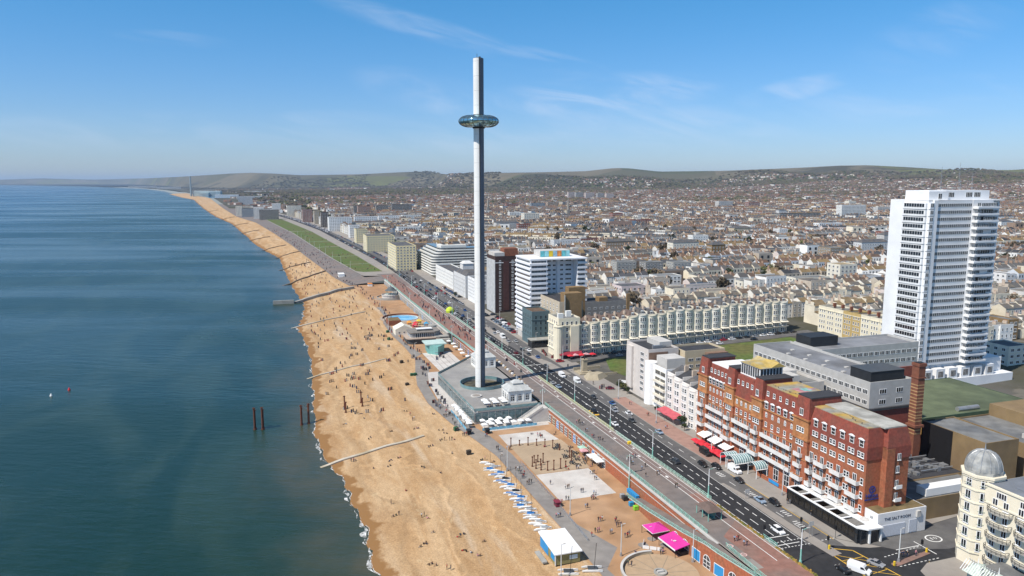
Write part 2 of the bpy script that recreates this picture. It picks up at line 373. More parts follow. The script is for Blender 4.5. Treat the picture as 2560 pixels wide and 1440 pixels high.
def make_sea():
    ss = geo(60, 8, 1.0, 900) + geo(910, 14, 1.06, 60000)
    dd = [-45, -20, -10, -5, 0, 3, 6, 10, 15, 22, 32, 45, 62, 85, 120, 170, 240, 340, 500, 800, 1300, 2200, 4000, 8000, 16000, 32000]
    b = MB(); at = []
    for s in ss:
        w = interp(WATER, s)
        for d in dd: b.v.append((*W(s, w - d), -10)); at.append(d)
    k = len(dd)
    for i in range(len(ss) - 1):
        for j in range(k - 1): b.f.append([i * k + j, (i + 1) * k + j, (i + 1) * k + j + 1, i * k + j + 1]); b.m.append(0)
    m, bs, L, noise, MR, mix, attr, mt, bump = node_mat('sea_water', 0.22, 0.25)
    d = attr('shore'); patch = noise(0.02, 4, -ANG, (1, 1, 1)); dn = mt('ADD', d, MR(patch, .3, .7, -9, 9))
    swirl = noise(0.03, 6, -ANG, (1.2, .5, 1), dist=1.5)
    shallow = mix(MR(swirl, .35, .65, 0, 1), (0.080, 0.074, 0.044), (0.045, 0.058, 0.038))
    green = mix(MR(noise(0.012, 5, -ANG, (1.6, .6, 1), dist=1), .4, .65, 0, 1), (0.007, 0.029, 0.019), (0.020, 0.045, 0.030))
    c = mix(MR(dn, -10, 34, 0, 1), shallow, green)
    c = mix(MR(dn, 110, 1000, 0, 1), c, (0.004, 0.050, 0.105))
    L.new(c, bs.inputs['Base Color'])
    band = noise(0.004, 6, 0, (0.35, 1.6, 1), dist=0.6)
    L.new(MR(band, .35, .65, .16, .32), bs.inputs['Roughness'])
    wav = noise(0.16, 7, ANG * .5, (0.45, 1.3, 1), rg=.65)
    bump(wav, 0.38, 1.2)
    o = struct('sea', b, m); a = o.data.attributes.new('shore', 'FLOAT', 'POINT'); a.data.foreach_set('value', at)
make_sea()

def beach_z(s, t):
    w = interp(WATER, s); p = interp(PROM, s); zp = interp(PROMZ, s) - 0.1
    if t < w: return -10 + (t - w) * 0.12
    k = (t - w) / max(1, p - w)
    z = lerp(-10, zp, min(1, k ** 0.62))
    return z + 0.22 * sin(k * 17 + s * .004) * max(0, sin(pi * k)) * (1 if k < .75 else .3)
def make_beach():
    ss = geo(100, 5, 1.0, 800) + geo(806, 8, 1.04, 7000)
    b = MB(); sh = []; n = 40
    for i, s in enumerate(ss):
        w = interp(WATER, s); p = interp(PROM, s) + 0.6
        cusp = .65 * sin(s * .16) + .45 * sin(s * .41 + 1) + .3 * sin(s * .83) + .35 * sin(s * 1.7)
        for j in range(n):
            t = w - 14 + (p - w + 14) * j / (n - 1); b.v.append((*W(s, t), beach_z(s, t + cusp * max(0, 1 - abs(t - w) / 12)))); sh.append(t - w + cusp)
    for i in range(len(ss) - 1):
        for j in range(n - 1): q = i * n + j; b.f.append([q, q + 1, q + n + 1, q + n]); b.m.append(0)
    m, bs, L, noise, MR, mix, attr, mt, bump = node_mat('shingle', 0.95, 0.2)
    d = attr('shore')
    big = noise(0.05, 6, -ANG, (1.8, .35, 1), rg=.6, dist=.8); mid = noise(0.35, 5, -ANG, (1.5, .7, 1)); fine = noise(2.2, 3)
    c = mix(MR(big, .36, .64, 0, 1), (0.455, 0.285, 0.145), (0.535, 0.37, 0.215))
    c = mix(MR(noise(.028, 6, -ANG, (2.5, .3, 1), dist=.8), .56, .68, 0, .7), c, (0.56, 0.44, 0.315))
    c = mix(MR(noise(.09, 6, -ANG, (3.2, .12, 1), dist=.4), .55, .7, 0, .5), c, (0.385, 0.23, 0.11))
    c = mix(MR(noise(.16, 5, -ANG, (1.2, .8, 1), rg=.7, dist=1.0), .60, .66, 0, .5), c, (0.60, 0.45, 0.27))
    c = mix(MR(mid, .3, .7, 0, 1), c, mix(1.0, c, (0.86, 0.84, 0.82), 'MULTIPLY'))
    c = mix(MR(fine, .3, .7, 0, 1), mix(1.0, c, (1.12, 1.12, 1.12), 'MULTIPLY'), mix(1.0, c, (0.80, 0.80, 0.79), 'MULTIPLY'))
    tr = mt('ADD', d, MR(noise(.035, 4, -ANG, (1, .6, 1), dist=.5), .3, .7, -7, 7)); cr = m.node_tree.nodes.new('ShaderNodeValToRGB'); cr.color_ramp.interpolation = 'EASE'; el = cr.color_ramp.elements; el[0].position = 0; el[0].color = (.9, .88, .86, 1); el[1].position = 1; el[1].color = (1, 1, 1, 1)
    for p_, v_ in ((.10, 1.0), (.16, .86), (.19, 1.05), (.30, 1.0), (.335, 1.16), (.36, .9), (.40, 1.0), (.52, 1.0), (.555, 1.14), (.58, .93), (.62, 1.0), (.78, 1.08)): q_ = el.new(p_); q_.color = (v_, v_ * .995, v_ * .98, 1)
    L.new(mt('DIVIDE', tr, 75.0), cr.inputs[0]); c = mix(1.0, c, cr.outputs[0], 'MULTIPLY')
    wet = mt('ADD', d, MR(noise(.1, 4), .3, .7, -2.2, 2.2))
    c = mix(MR(wet, 2.4, 4.4, 1, 0), c, (0.255, 0.135, 0.052))
    L.new(c, bs.inputs['Base Color']); bump(fine, .5, .12)
    o = struct('beach', b, m, smooth=True); a = o.data.attributes.new('shore', 'FLOAT', 'POINT'); a.data.foreach_set('value', sh)
make_beach()

def make_foam():
    b = MB(); r = random.Random(3)
    def ribbon(s0, s1, off, wd):
        ss = list(np.arange(s0, s1, 1.6)); pr = None
        for i, s in enumerate(ss):
            k = sin(pi * (i + .2) / max(1, len(ss) - .6)); t = interp(WATER, s) + .5 - off * .35 - .65 * sin(s * .16) - .45 * sin(s * .41 + 1) + .35 * sin(s * 1.1)
            w = wd * max(.05, k) * (.75 + .4 * sin(s * .9 + off)) * 1.0
            a = (*W(s, t - w), -9.93); c = (*W(s, t), -9.93)
            if pr: b.quad(pr[0], pr[1], c, a)
            pr = (a, c)
    for s0, s1, off, wd in [(186, 191, 2, .8), (196, 210, 3.0, 1.4), (214, 232, 3.6, 2.0), (233, 241, 4.6, .6), (243, 246, 3.5, .5), (247, 259, 4.2, 1.8), (286, 293, 4.5, .8), (296, 312, 4.4, 1.6), (352, 358, 3, 1.2), (376, 388, 3.4, .9), (400, 408, 5, .8), (430, 440, 4, 1.0), (456, 470, 4.5, 1.2), (500, 516, 4, 1.3), (560, 580, 2.5, 1.3), (610, 640, 3, .9), (700, 716, 3, .8), (770, 800, 3, .9), (930, 970, 3, 1.2), (1030, 1060, 3, 1.2)]:
        ribbon(s0, s1, off, wd)
    for a0 in range(176, 700, 60): ribbon(a0, a0 + 62, 1.4, .55)
    fm = mat('sea_foam', (.74, .74, .72), .9, .2, 1.5); nt = fm.node_tree; tc = nt.nodes.new('ShaderNodeTexCoord'); n = nt.nodes.new('ShaderNodeTexNoise'); n.inputs['Scale'].default_value = .55; n.inputs['Detail'].default_value = 6; n.inputs['Roughness'].default_value = .7; k = nt.nodes.new('ShaderNodeMapRange'); nt.links.new(tc.outputs['Object'], n.inputs['Vector']); nt.links.new(n.outputs[0], k.inputs[0]); k.inputs[1].default_value = .40; k.inputs[2].default_value = .62; nt.links.new(k.outputs[0], nt.nodes['Principled BSDF'].inputs['Alpha'])
    struct('surf_foam', b, fm, kind='stuff')
make_foam()

# lower promenade, esplanade, upper promenade
ORANGE = mat('tan_tarmac', (0.36, 0.205, 0.105), 0.95, 0.16, 0.15, tint2=(0.42, 0.26, 0.15), scale2=0.05)
PATH = mat('grey_path', (0.255, 0.235, 0.215), 0.95, 0.12, 0.35, tint2=(0.22, 0.20, 0.185), scale2=0.07)
PAVE = mat('pale_paving', (0.50, 0.47, 0.44), 0.9, 0.08, 0.6)
PAVEG = mat('grey_paving', (0.30, 0.275, 0.245), 0.92, 0.1, 0.4, tint2=(0.265, 0.235, 0.21), scale2=0.1)
REDPAVE = mat('red_paving', (0.26, 0.135, 0.105), 0.92, 0.16, 0.5, tint2=(0.22, 0.145, 0.12), scale2=0.09)
PROMM = mat('promenade_asphalt', (0.175, 0.155, 0.145), 0.92, 0.14, 0.3, tint2=(0.205, 0.165, 0.145), scale2=0.05)
ASPH = mat('new_asphalt', (0.026, 0.026, 0.028), 0.85, 0.2, 0.5, tint2=(0.034, 0.033, 0.034), scale2=0.08)
ASPHG = mat('worn_asphalt', (0.125, 0.12, 0.115), 0.9, 0.16, 0.35, tint2=(0.105, 0.10, 0.10), scale2=0.12)
SANDY = mat('sandy_court', (0.40, 0.30, 0.20), 0.95, 0.1, 0.25)
COURT = mat('white_court', (0.56, 0.53, 0.49), 0.9, 0.1, 0.25, tint2=(0.50, 0.46, 0.42), scale2=0.12)
LAWN = mat('lawn_grass', (0.085, 0.13, 0.026), 0.95, 0.28, 0.35, tint2=(0.115, 0.115, 0.036), scale2=0.035)
PAINT = mat('road_paint', (0.72, 0.71, 0.68), 0.8, 0.12, 0.8)
YPAINT = mat('yellow_road_paint', (0.70, 0.42, 0.05), 0.8, 0.12, 0.8)
struct('lower_promenade', strip(PROM, RAIL, 100, 760, 6, lambda s: interp(PROMZ, s)), ORANGE)
LAWNL = [(760, 97), (822, 89.8), (996, 75.2), (1322, 54.9), (1492, 44.7), (2058, -6.2)]
struct('esplanade', strip(PROM, lambda s: interp(LAWNL, s) if s > 790 else 110, 750, 3600, 10, lambda s: interp(PROMZ, s) + .05, lambda s: -.4), PROMM)
struct('seafront_pavement', strip(lambda s: interp(RAIL, s) if s < 790 else interp(LAWNL, s), lambda s: interp(FRONT, s) + 6, 100, 2600, 6, 0.0), PAVEG)
LAWNR = [(823, 118.9), (1013, 111.4), (1194, 100.6), (1544, 81.1), (2074, 33.9)]
struct('lawn', strip(lambda s: interp(LAWNL, s) + (2 if s > 830 else 8), LAWNR, 824, 2066, 10, 0.006), LAWN)
for i, (s, w) in enumerate([(905, 1.0), (1005, 1.2), (1160, 2.0), (1270, 2), (1545, 3)]):
    ground('lawn_path', [[(s, interp(LAWNL, s)), (s + 6, interp(LAWNR, s + 6)), (s + 6 + w, interp(LAWNR, s + 6)), (s + w, interp(LAWNL, s))]], 0.012, PAVE)
struct('promenade_walk', strip(lambda s: interp(RAIL, s) + .4, lambda s: 123.4, 155, 800, 6, 0.004), PROMM)
struct('cycle_lane', strip(lambda s: 123.5, lambda s: interp(ROADL, s) - 1.0, 155, 800, 6, 0.004), mat('cycle_asphalt', (0.20, 0.15, 0.135), 0.92, 0.1, 0.3))
ground('red_promenade', [[(100, 115.3), (100, 128), (150, 128), (150, 115.3)], [(150, 118), (150, 127.6), (176, 127.6), (168, 118)], [(420, 114.5), (415, 123), (790, 123), (790, 112), (620, 111), (480, 111)], [(186, 123.6), (186, 127.9), (196, 127.9), (196, 123.6)]], 0.010, REDPAVE)
struct('dark_road', strip(ROADL, ROADM, 100, 2300, 6, 0.006), ASPH)
struct('grey_road', strip(lambda s: interp(ROADM, s), ROADR, 100, 2600, 6, 0.004), ASPHG)
ground('median', [[(165, 138.2), (165, 141.2), (185, 141.0), (200, 139.6), (200, 138.4)], [(149, 139.0), (149.6, 142.5), (165, 141.8), (165, 138.0)], [(345, 139.8), (345, 146), (372, 145), (392, 141), (398, 137.6), (372, 139)], [(418, 135), (432, 140), (470, 141), (520, 137), (520, 135.3)]], 0.12, PAVEG)
# the junction at the near end
ground('junction', [[(156.5, 139), (150, 152), (146, 175), (136, 200), (100, 200), (100, 128.6), (154, 128.6)]], 0.010, ASPH)
ground('side_street', [[(153.2, 152), (155, 172), (158.5, 200), (161, 240), (144.5, 240), (143.2, 200), (142.8, 172), (147, 158)]], 0.016, ASPHG)
ground('corner_pavement', [[(157.2, 147), (153.6, 150.5), (152.6, 155), (154.6, 172), (158, 200), (160.4, 240), (175, 240), (175, 147)], [(138.6, 160), (139.0, 200), (141.5, 240), (110, 240), (110, 152), (128, 152), (136, 155)]], 0.13, PAVEG)
ground('traffic_island', [[(140.6, 150.4), (141.4, 151.0), (143.6, 164.8), (142.2, 165.2), (139.6, 151.4)]], 0.14, REDPAVE)
struct('brick_pavement', strip(lambda s: interp(ROADR, s) + .4, lambda s: 154, 214, 300, 6, 0.010), mat('pink_paving', (.33, .20, .16), .92, .12, .4))

def make_markings():
    b = MB(); y = MB()
    def bar(s0, s1, ta, tb, w, z=0.018, bb=b):
        n = max(1, int((s1 - s0) / 8))
        for i in range(n):
            p, q = lerp(s0, s1, i / n), lerp(s0, s1, (i + 1) / n); u, v = ta(p), ta(q)
            bb.quad((*W(p, u - w / 2), z), (*W(p, u + w / 2), z), (*W(q, v + w / 2), z), (*W(q, v - w / 2), z))
    C = lambda c: (lambda s: c)
    bar(156, 800, lambda s: interp(ROADL, s) + .45, 0, .22)
    s = 157
    while s < 900: bar(s, s + 4, lambda q: (interp(ROADL, q) * 2 + interp(ROADM, q)) / 3 + .3, 0, .22); s += 7
    s = 160
    while s < 900: bar(s, s + 2.2, lambda q: interp(ROADL, q) * .30 + interp(ROADM, q) * .70, 0, .26); s += 4
    bar(158, 345, lambda s: interp(ROADM, s) + .15, 0, .14)
    s = 165
    while s < 720: bar(s, s + 3.5, lambda q: interp(ROADM, q) * .5 + interp(ROADR, q) * .5, 0, .2); s += 8
    bar(152, 700, C(123.6), 0, .22); bar(190, 700, C(125.5), 0, .12)
    bar(152, 700, lambda q: interp(ROADL, q) - 1.1, 0, .2)
    for s0 in range(210, 420, 20): bar(s0, s0 + 1.6, C(124.6), 0, .8); bar(s0 + 8, s0 + 9.2, C(126.4), 0, .7)
    def cross(s, t0, t1, w=.3, bb=b, z=.02): bb.quad((*W(s, t0), z), (*W(s, t1), z), (*W(s + w, t1), z), (*W(s + w, t0), z))
    cross(158.6, 129, 136.2); cross(163.0, 128.6, 136.2, .35)
    for q in np.arange(129, 139, 1.1): cross(160.2, q, q + .55, .25); cross(157.0, q, q + .55, .25)
    for q in np.arange(140, 150, 1.3): cross(157.4, q, q + .65, .25)
    for q in np.arange(152, 166, 1.4): cross(144.6 + (q - 152) * .12, q, q + .7, .25); cross(139.4 + (q - 152) * .02, q, q + .7, .25)
    cross(370, 129.5, 138.5, .5); cross(396, 129.5, 135, .4); cross(352, 129.5, 139, .4)
    for s0, t0, t1 in [(368, 130, 139), (340, 130, 139), (300, 130, 139)]:
        for k in range(2): cross(s0 - 6 - k * 3, t0 + 2 + 3 * k, t0 + 2.6 + 3 * k, 2.2)
    for s0, t0 in [(205, 142.3), (188, 142.6), (173, 143.6), (166, 142.6)]:
        for k in range(4): cross(s0 + k * 1.1, t0, t0 + 1.6, .35)
    # hatching by the bandstand
    for s0 in range(470, 700, 9): b.quad((*W(s0, 131.5), .022), (*W(s0 + .5, 131.5), .022), (*W(s0 + 3, 133.2), .022), (*W(s0 + 2.5, 133.2), .022))
    # the roundel in the side street
    for i in range(28):
        a0, a1 = 2 * pi * i / 28, 2 * pi * (i + 1) / 28
        b.quad(*[(*W(148.6 + r * cos(a) * .85, 173.2 + r * sin(a)), .03) for r, a in ((2.0, a0), (2.4, a0), (2.4, a1), (2.0, a1))])
    cross(148.1, 172.4, 172.7, 1.2, z=.03); cross(148.1, 173.4, 174.2, .2, z=.03); cross(149.1, 173.4, 174.2, .2, z=.03); cross(148.1, 173.4, 173.6, 1.2, z=.03); cross(148.1, 174.0, 174.2, 1.2, z=.03)
    bar(141.5, 149, C(166.5), 0, .3, .03); cross(146.6, 158, 166, .25, z=.03)
    struct('road_markings', b, PAINT)
    # yellow box
    def ln(p, q, w=.16):
        d = np.array(q, float) - np.array(p, float); d /= np.linalg.norm(d); n = np.array((-d[1], d[0])) * w
        pts = [np.array(p) - n, np.array(p) + n, np.array(q) + n, np.array(q) - n]
        y.add([(*W(*k), .024) for k in pts], [(0, 1, 2, 3)])
    A, B, Cc, D = (154.2, 139.6), (150.2, 146.6), (118, 150.5), (118, 140)
    ln(A, B); ln(B, Cc); ln(A, D); ln(D, Cc)
    for k in range(1, 9):
        u = k / 9; p = (lerp(A[0], D[0], u), lerp(A[1], D[1], u)); q = (lerp(B[0], Cc[0], u), lerp(B[1], Cc[1], u))
        ln(p, (lerp(B[0], Cc[0], min(1, u + .1)), lerp(B[1], Cc[1], min(1, u + .1))), .09); ln(q, (lerp(A[0], D[0], min(1, u + .1)), lerp(A[1], D[1], min(1, u + .1))), .09)
    for s0, s1, t in [(157, 206, 146.2), (100, 139, 161)]:
        y.quad((*W(s0, t), .02), (*W(s0, t + .2), .02), (*W(s1, t + .2), .02), (*W(s1, t), .02))
    for k in range(3): y.quad((*W(279 + k * 3, 129.2), .02), (*W(279 + k * 3, 131.2), .02), (*W(280.5 + k * 3, 131.6), .02), (*W(280.5 + k * 3, 129.4), .02))
    struct('yellow_road_markings', y, YPAINT)
make_markings()
# planted strip along the seaward kerb
VERGE = mat('verge_plants', (0.13, 0.13, 0.03), 0.95, 0.45, 1.2, tint2=(0.30, 0.17, 0.04), scale2=0.6)
def verge(s0, s1):
    b = MB(); r = random.Random(5)
    for s in np.arange(s0, s1, .55):
        t = 128.05 + r.uniform(-.2, .2); h = r.uniform(.25, .6); w = r.uniform(.35, .55); x, y = W(s, t)
        b.cyl(x, y, 0, h, w, w * .5, 6)
    return struct('verge_plants', b, VERGE, kind='stuff')
verge(163.8, 186); verge(120, 158)
# courts and plazas below
def court(name, a, m, z=-5.99): return ground(name, [a], z, m)
court('grey_promenade_path', [(100, 81.2), (150, 81.2), (176, 81.3), (190, 81.3), (262, 79.9), (283, 76.7), (306, 72.2), (338, 68.8), (371, 70.0), (400, 74.5), (426, 79.5), (432, 84), (402, 83), (371, 75.5), (342, 74), (308, 78.3), (284, 84.0), (262, 86.2), (200, 86.4), (182, 92), (172, 84), (150, 86), (100, 95)], PATH)
court('grey_promenade_path', [(430, 79.6), (464, 79.6), (499, 77.8), (547, 78.4), (575, 83.2), (604, 84.1), (676, 81), (726, 79), (756, 75), (756, 96), (720, 100), (704, 104), (690, 92), (640, 86), (600, 87.5), (575, 87), (547, 82), (499, 81.5), (464, 83), (440, 86)], PATH, -5.985)
court('paved_court', [(272, 87.6), (272, 109.8), (284.6, 108.2), (284.6, 87.6)], COURT)
court('sandy_court', [(240.2, 88), (240.2, 109.4), (256, 111), (271.8, 110.5), (271.8, 88)], SANDY)
court('paved_court', [(216.5, 88), (216.5, 108.6), (239.8, 108.6), (239.8, 88)], COURT)
court('paved_court', [(396.5, 87.6), (396.5, 104.3), (442, 104.3), (442, 86.8)], COURT, -5.98)
for k in range(1, 5): court('court_line', [(397, 87.6 + k * 3.3), (397, 87.8 + k * 3.3), (441.6, 87.6 + k * 3.3), (441.6, 87.4 + k * 3.3)], mat('dark_paving', (.15, .14, .13), .9, .1), -5.97)
court('pale_plaza', [(303, 78.2), (340, 74.6), (371, 76.3), (371, 82.3), (303, 82.3)], PAVE, -5.975); court('pale_plaza', [(371, 76.3), (395, 80.5), (395, 104), (371, 84)], PAVE, -5.975); court('pale_plaza', [(302, 84), (302, 115), (293.4, 115), (293.6, 84)], PAVE, -5.975)
court('pale_plaza', [(290.2, 84), (292.6, 84), (293.4, 113), (290.8, 113)], PAVE, -5.97)
# the round pond-like circle near the camera
def circle_poly(s, t, r, n=48, k=1.0): return [(s + r * k * cos(2 * pi * i / n), t + r * sin(2 * pi * i / n)) for i in range(n)]
RC = (165.6, 96.8, 10.4)
court('circle_court', circle_poly(*RC), mat('sandstone_paving', (.42, .30, .19), .92, .08, .5), -5.98)
def make_spokes():
    b = MB(); s, t, r = RC
    for i in range(12):
        a = 2 * pi * i / 12 + .2; n = np.array((-sin(a), cos(a))) * .09; p = np.array((s + 1.9 * cos(a), t + 1.9 * sin(a))); q = np.array((s + r * .97 * cos(a), t + r * .97 * sin(a)))
        b.add([(*W(*k), -5.965) for k in (p - n, p + n, q + n, q - n)], [(0, 1, 2, 3)])
    struct('circle_court_lines', b, mat('stone_joint', (.27, .22, .16), .9, .1))
make_spokes()
for s_, t_, r_ in [(179, 106, 1.6), (181, 99.8, 1.5), (183.6, 104, 1.3)]: court('paving_disc', circle_poly(s_, t_, r_, 20), PATH, -5.97)

# ---------------------------------------------------------------- land and hills
RIDGE = [(-300, 447), (0, 450), (130, 446), (250, 449), (380, 446), (470, 442), (590, 434), (640, 432), (700, 434), (760, 438), (900, 436), (1000, 431), (1050, 429), (1085, 429), (1112, 436), (1180, 433), (1330, 431), (1460, 428), (1530, 420), (1565, 421), (1640, 429), (1800, 427), (1990, 419), (2080, 414), (2150, 413), (2250, 418), (2340, 424), (2420, 425), (2500, 425), (2560, 421), (2900, 421)]
def ridge_r(px): return interp([(0, 32000), (330, 30000), (470, 15000), (700, 11000), (1090, 10500), (1130, 8200), (1500, 8000), (2560, 7200)], px)
def hill_start(px): return interp([(380, .93), (520, .86), (1050, .80), (1300, .58)], px)
def hill_z(px, r):
    y = interp(RIDGE, px); R = ridge_r(px); az = math.atan((px - 1280) / FPX / cos(PITCH))
    b = 720 - y; dy = FPX * cos(PITCH) + b * sin(PITCH); dz = -FPX * sin(PITCH) + b * cos(PITCH)
    top = CAM_H + dz / dy * R * cos(az)
    r0 = R * hill_start(px); k = (r - r0) / (R - r0)
    if k < 0: return -12
    if k > 1: return top - (k - 1) * 260
    roll = interp([(400, .1), (1050, .35), (1250, 1)], px) * 24 * sin(k * 9 + px * .011) * sin(pi * k) + interp([(400, .1), (1050, .35), (1250, 1)], px) * 14 * sin(px * .023 + k * 4) * sin(pi * k)
    return max(-12, lerp(8, top, smooth(k) * .55 + k * .45)) + roll
def make_land():
    ss = geo(100, 20, 1.0, 700) + geo(725, 26, 1.035, 26000)
    dd = [-4, 0, 8, 20, 40, 70, 110, 160, 220, 300, 400, 520, 660, 820, 1000, 1250, 1550, 1900, 2300, 2800, 3400, 4200, 5200, 6500, 8500, 11000, 15000]
    b = MB(); k = len(dd)
    for s in ss:
        f = interp(FRONT, s) if s < 3000 else interp(PROM, s) + 25
        for d in dd: b.v.append((*W(s, f + d), land_z(s, f + d) - .06 if s < 3000 else (land_z(s, f + d) - .06 if d > 300 else -1)))
    for i in range(len(ss) - 1):
        for j in range(k - 1): q = i * k + j; b.f.append([q, q + 1, q + k + 1, q + k]); b.m.append(0)
    m, bs, L, noise, MR, mix, attr, mt, bump = node_mat('town_ground', 0.95, 0.1)
    c = mix(MR(noise(.02, 6), .4, .6, 0, 1), (.11, .105, .095), (.085, .075, .055)); c = mix(MR(noise(.006, 6), .45, .62, 0, .8), c, (.06, .062, .03)); c = mix(MR(noise(.05, 4), .58, .66, 0, .8), c, (.17, .155, .13))
    L.new(c, bs.inputs['Base Color']); struct('land', b, m)
    # the downs
    b = MB(); pxs = list(range(-400, 3000, 16)); ks = [0, .06, .12, .2, .28, .36, .44, .52, .6, .68, .76, .84, .9, .95, 1.0, 1.06, 1.3, 2.2]
    for px in pxs:
        R = ridge_r(px); az = math.atan((px - 1280) / FPX / cos(PITCH)); r0 = R * hill_start(px)
        for q in ks: r = r0 + (R - r0) * q; b.v.append((r * sin(az), r * cos(az), hill_z(px, r)))
    k = len(ks)
    for i in range(len(pxs) - 1):
        for j in range(k - 1): q = i * k + j; b.f.append([q, q + k, q + k + 1, q + 1]); b.m.append(0)
    m, bs, L, noise, MR, mix, attr, mt, bump = node_mat('downland', 0.95, 0.1)
    vn = m.node_tree.nodes.new('ShaderNodeTexVoronoi'); vn.inputs['Scale'].default_value = .0013; vn.inputs['Randomness'].default_value = .9
    tc = m.node_tree.nodes.new('ShaderNodeTexCoord'); mp = m.node_tree.nodes.new('ShaderNodeMapping'); L.new(tc.outputs['Object'], mp.inputs[0]); mp.inputs['Scale'].default_value = (.8, .55, 0); L.new(mp.outputs[0], vn.inputs['Vector'])
    sp = m.node_tree.nodes.new('ShaderNodeSeparateXYZ'); L.new(vn.outputs['Color'], sp.inputs[0])
    cr = m.node_tree.nodes.new('ShaderNodeValToRGB'); cr.color_ramp.interpolation = 'CONSTANT'; el = cr.color_ramp.elements
    for i, (p, cc) in enumerate([(0, (.105, .10, .062)), (.2, (.125, .113, .072)), (.38, (.075, .088, .038)), (.55, (.12, .105, .068)), (.68, (.165, .14, .095)), (.78, (.088, .086, .052)), (.9, (.135, .14, .05))]):
        e = el[i] if i < 2 else el.new(p); e.position = p; e.color = (*cc, 1)
    L.new(sp.outputs[0], cr.inputs[0])
    c = mix(MR(noise(.0012, 8, rg=.65), .53, .58, 0, .9), cr.outputs[0], (.055, .052, .036)); c = mix(MR(noise(.006, 6), .3, .7, 0, .55), c, (.095, .088, .06))
    L.new(c, bs.inputs['Base Color']); struct('hills', b, m, smooth=True)
make_land()
# ================================================================ observation tower and the seafront structures
TS, TT = 341.0, 95.7
def make_tower():
    root = thing('observation_tower', 'very tall slim pale observation tower with a glass ring pod on it', 'tower', TS, TT, 0, -ANG)
    SHELL = mat('pale_cladding', (0.78, 0.78, 0.76), 0.45, 0.05, 0.12, metal=0.0); SH2 = mat('shaded_cladding', (0.12, 0.14, 0.175), 0.5, 0.08, 0.15)  # second cladding colour is darker: shade on the mast's right side painted in
    H = 155.3
    core = MB().cyl(0, 0, -5, H - .3, 2.15, 2.1, 24)
    part('mast_core', core, mat('mast_core_steel', (.05, .06, .075), .5, .1, .3), root)
    sh = MB()
    z = -4.5; 
    def arc(b, a0, a1, r, z0, z1, n=14):
        b.lathe([(r, z0), (r, z1)], n, 0, a0=radians(a0), a1=radians(a1)); b.lathe([(r, z1), (r - .5, z1)], n, 0, a0=radians(a0), a1=radians(a1))
        for a in (a0, a1): c, s = cos(radians(a)), sin(radians(a)); b.quad((r * c, r * s, z0), ((r - .4) * c, (r - .4) * s, z0), ((r - .4) * c, (r - .4) * s, z1), (r * c, r * s, z1))
    while z < H:
        z1 = min(H, z + 6.6); arc(sh, 135, 279, 2.45, z + .05, z1); z = z1
    part('cladding', sh, SHELL, root, smooth=False)
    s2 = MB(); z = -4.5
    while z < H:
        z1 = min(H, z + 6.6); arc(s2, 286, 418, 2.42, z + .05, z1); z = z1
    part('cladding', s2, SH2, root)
    rl = MB(); rl.box(-.25, .25, -.2, .2, -4, H, 0); c, s = 2.3 * cos(radians(282.5)), 2.3 * sin(radians(282.5))
    part('guide_rail', rl, DGREY, root, (c, s, 0), radians(12.5))
    cp = MB().cyl(0, 0, H - .2, H + .25, 2.2, 2.0, 20); cp.tube([(-.6, 0, H), (-.6, 0, H + 2.2)], .12); cp.box(.2, 1.1, -.4, .4, H, H + .9)
    part('mast_cap', cp, DGREY, root)
    # pod
    pod = link('viewing_pod', None, root, (0, 0, 126.9))
    prof = [(2.5 + 6.85 * (max(0, cos(a))) ** .75, 2.75 * sin(a)) for a in np.linspace(-pi / 2, pi / 2, 19)]
    g = MB().lathe(prof, 48, 0)
    gm = bpy.data.materials.new('pod_glass'); gm.use_nodes = True; q = gm.node_tree.nodes['Principled BSDF']
    q.inputs['Base Color'].default_value = (.30, .50, .56, 1); q.inputs['Metallic'].default_value = .85; q.inputs['Roughness'].default_value = .06
    part('pod_glazing', g, gm, pod, smooth=True)
    fr = MB()
    for i in range(24):
        a = 2 * pi * i / 24; fr.tube([((r + .06) * cos(a), (r + .06) * sin(a), z * 1.01) for r, z in prof[2:17]], .09, 5)
    for k in (6, 12): r, z = prof[k]; fr.lathe([(r + .05, z - .09), (r + .14, z), (r + .05, z + .09)], 48)
    part('pod_frame', fr, DGREY, pod)
    fl = MB().cyl(0, 0, -1.15, -.8, 8.7, 8.9, 40)
    part('pod_floor', fl, DGREY, pod)
    part('collar', MB().cyl(0, 0, 2.5, 3.1, 2.9, 2.7, 20), BLACK, pod); part('collar', MB().cyl(0, 0, -3.3, -2.6, 2.8, 3.0, 20), BLACK, pod)
make_tower()

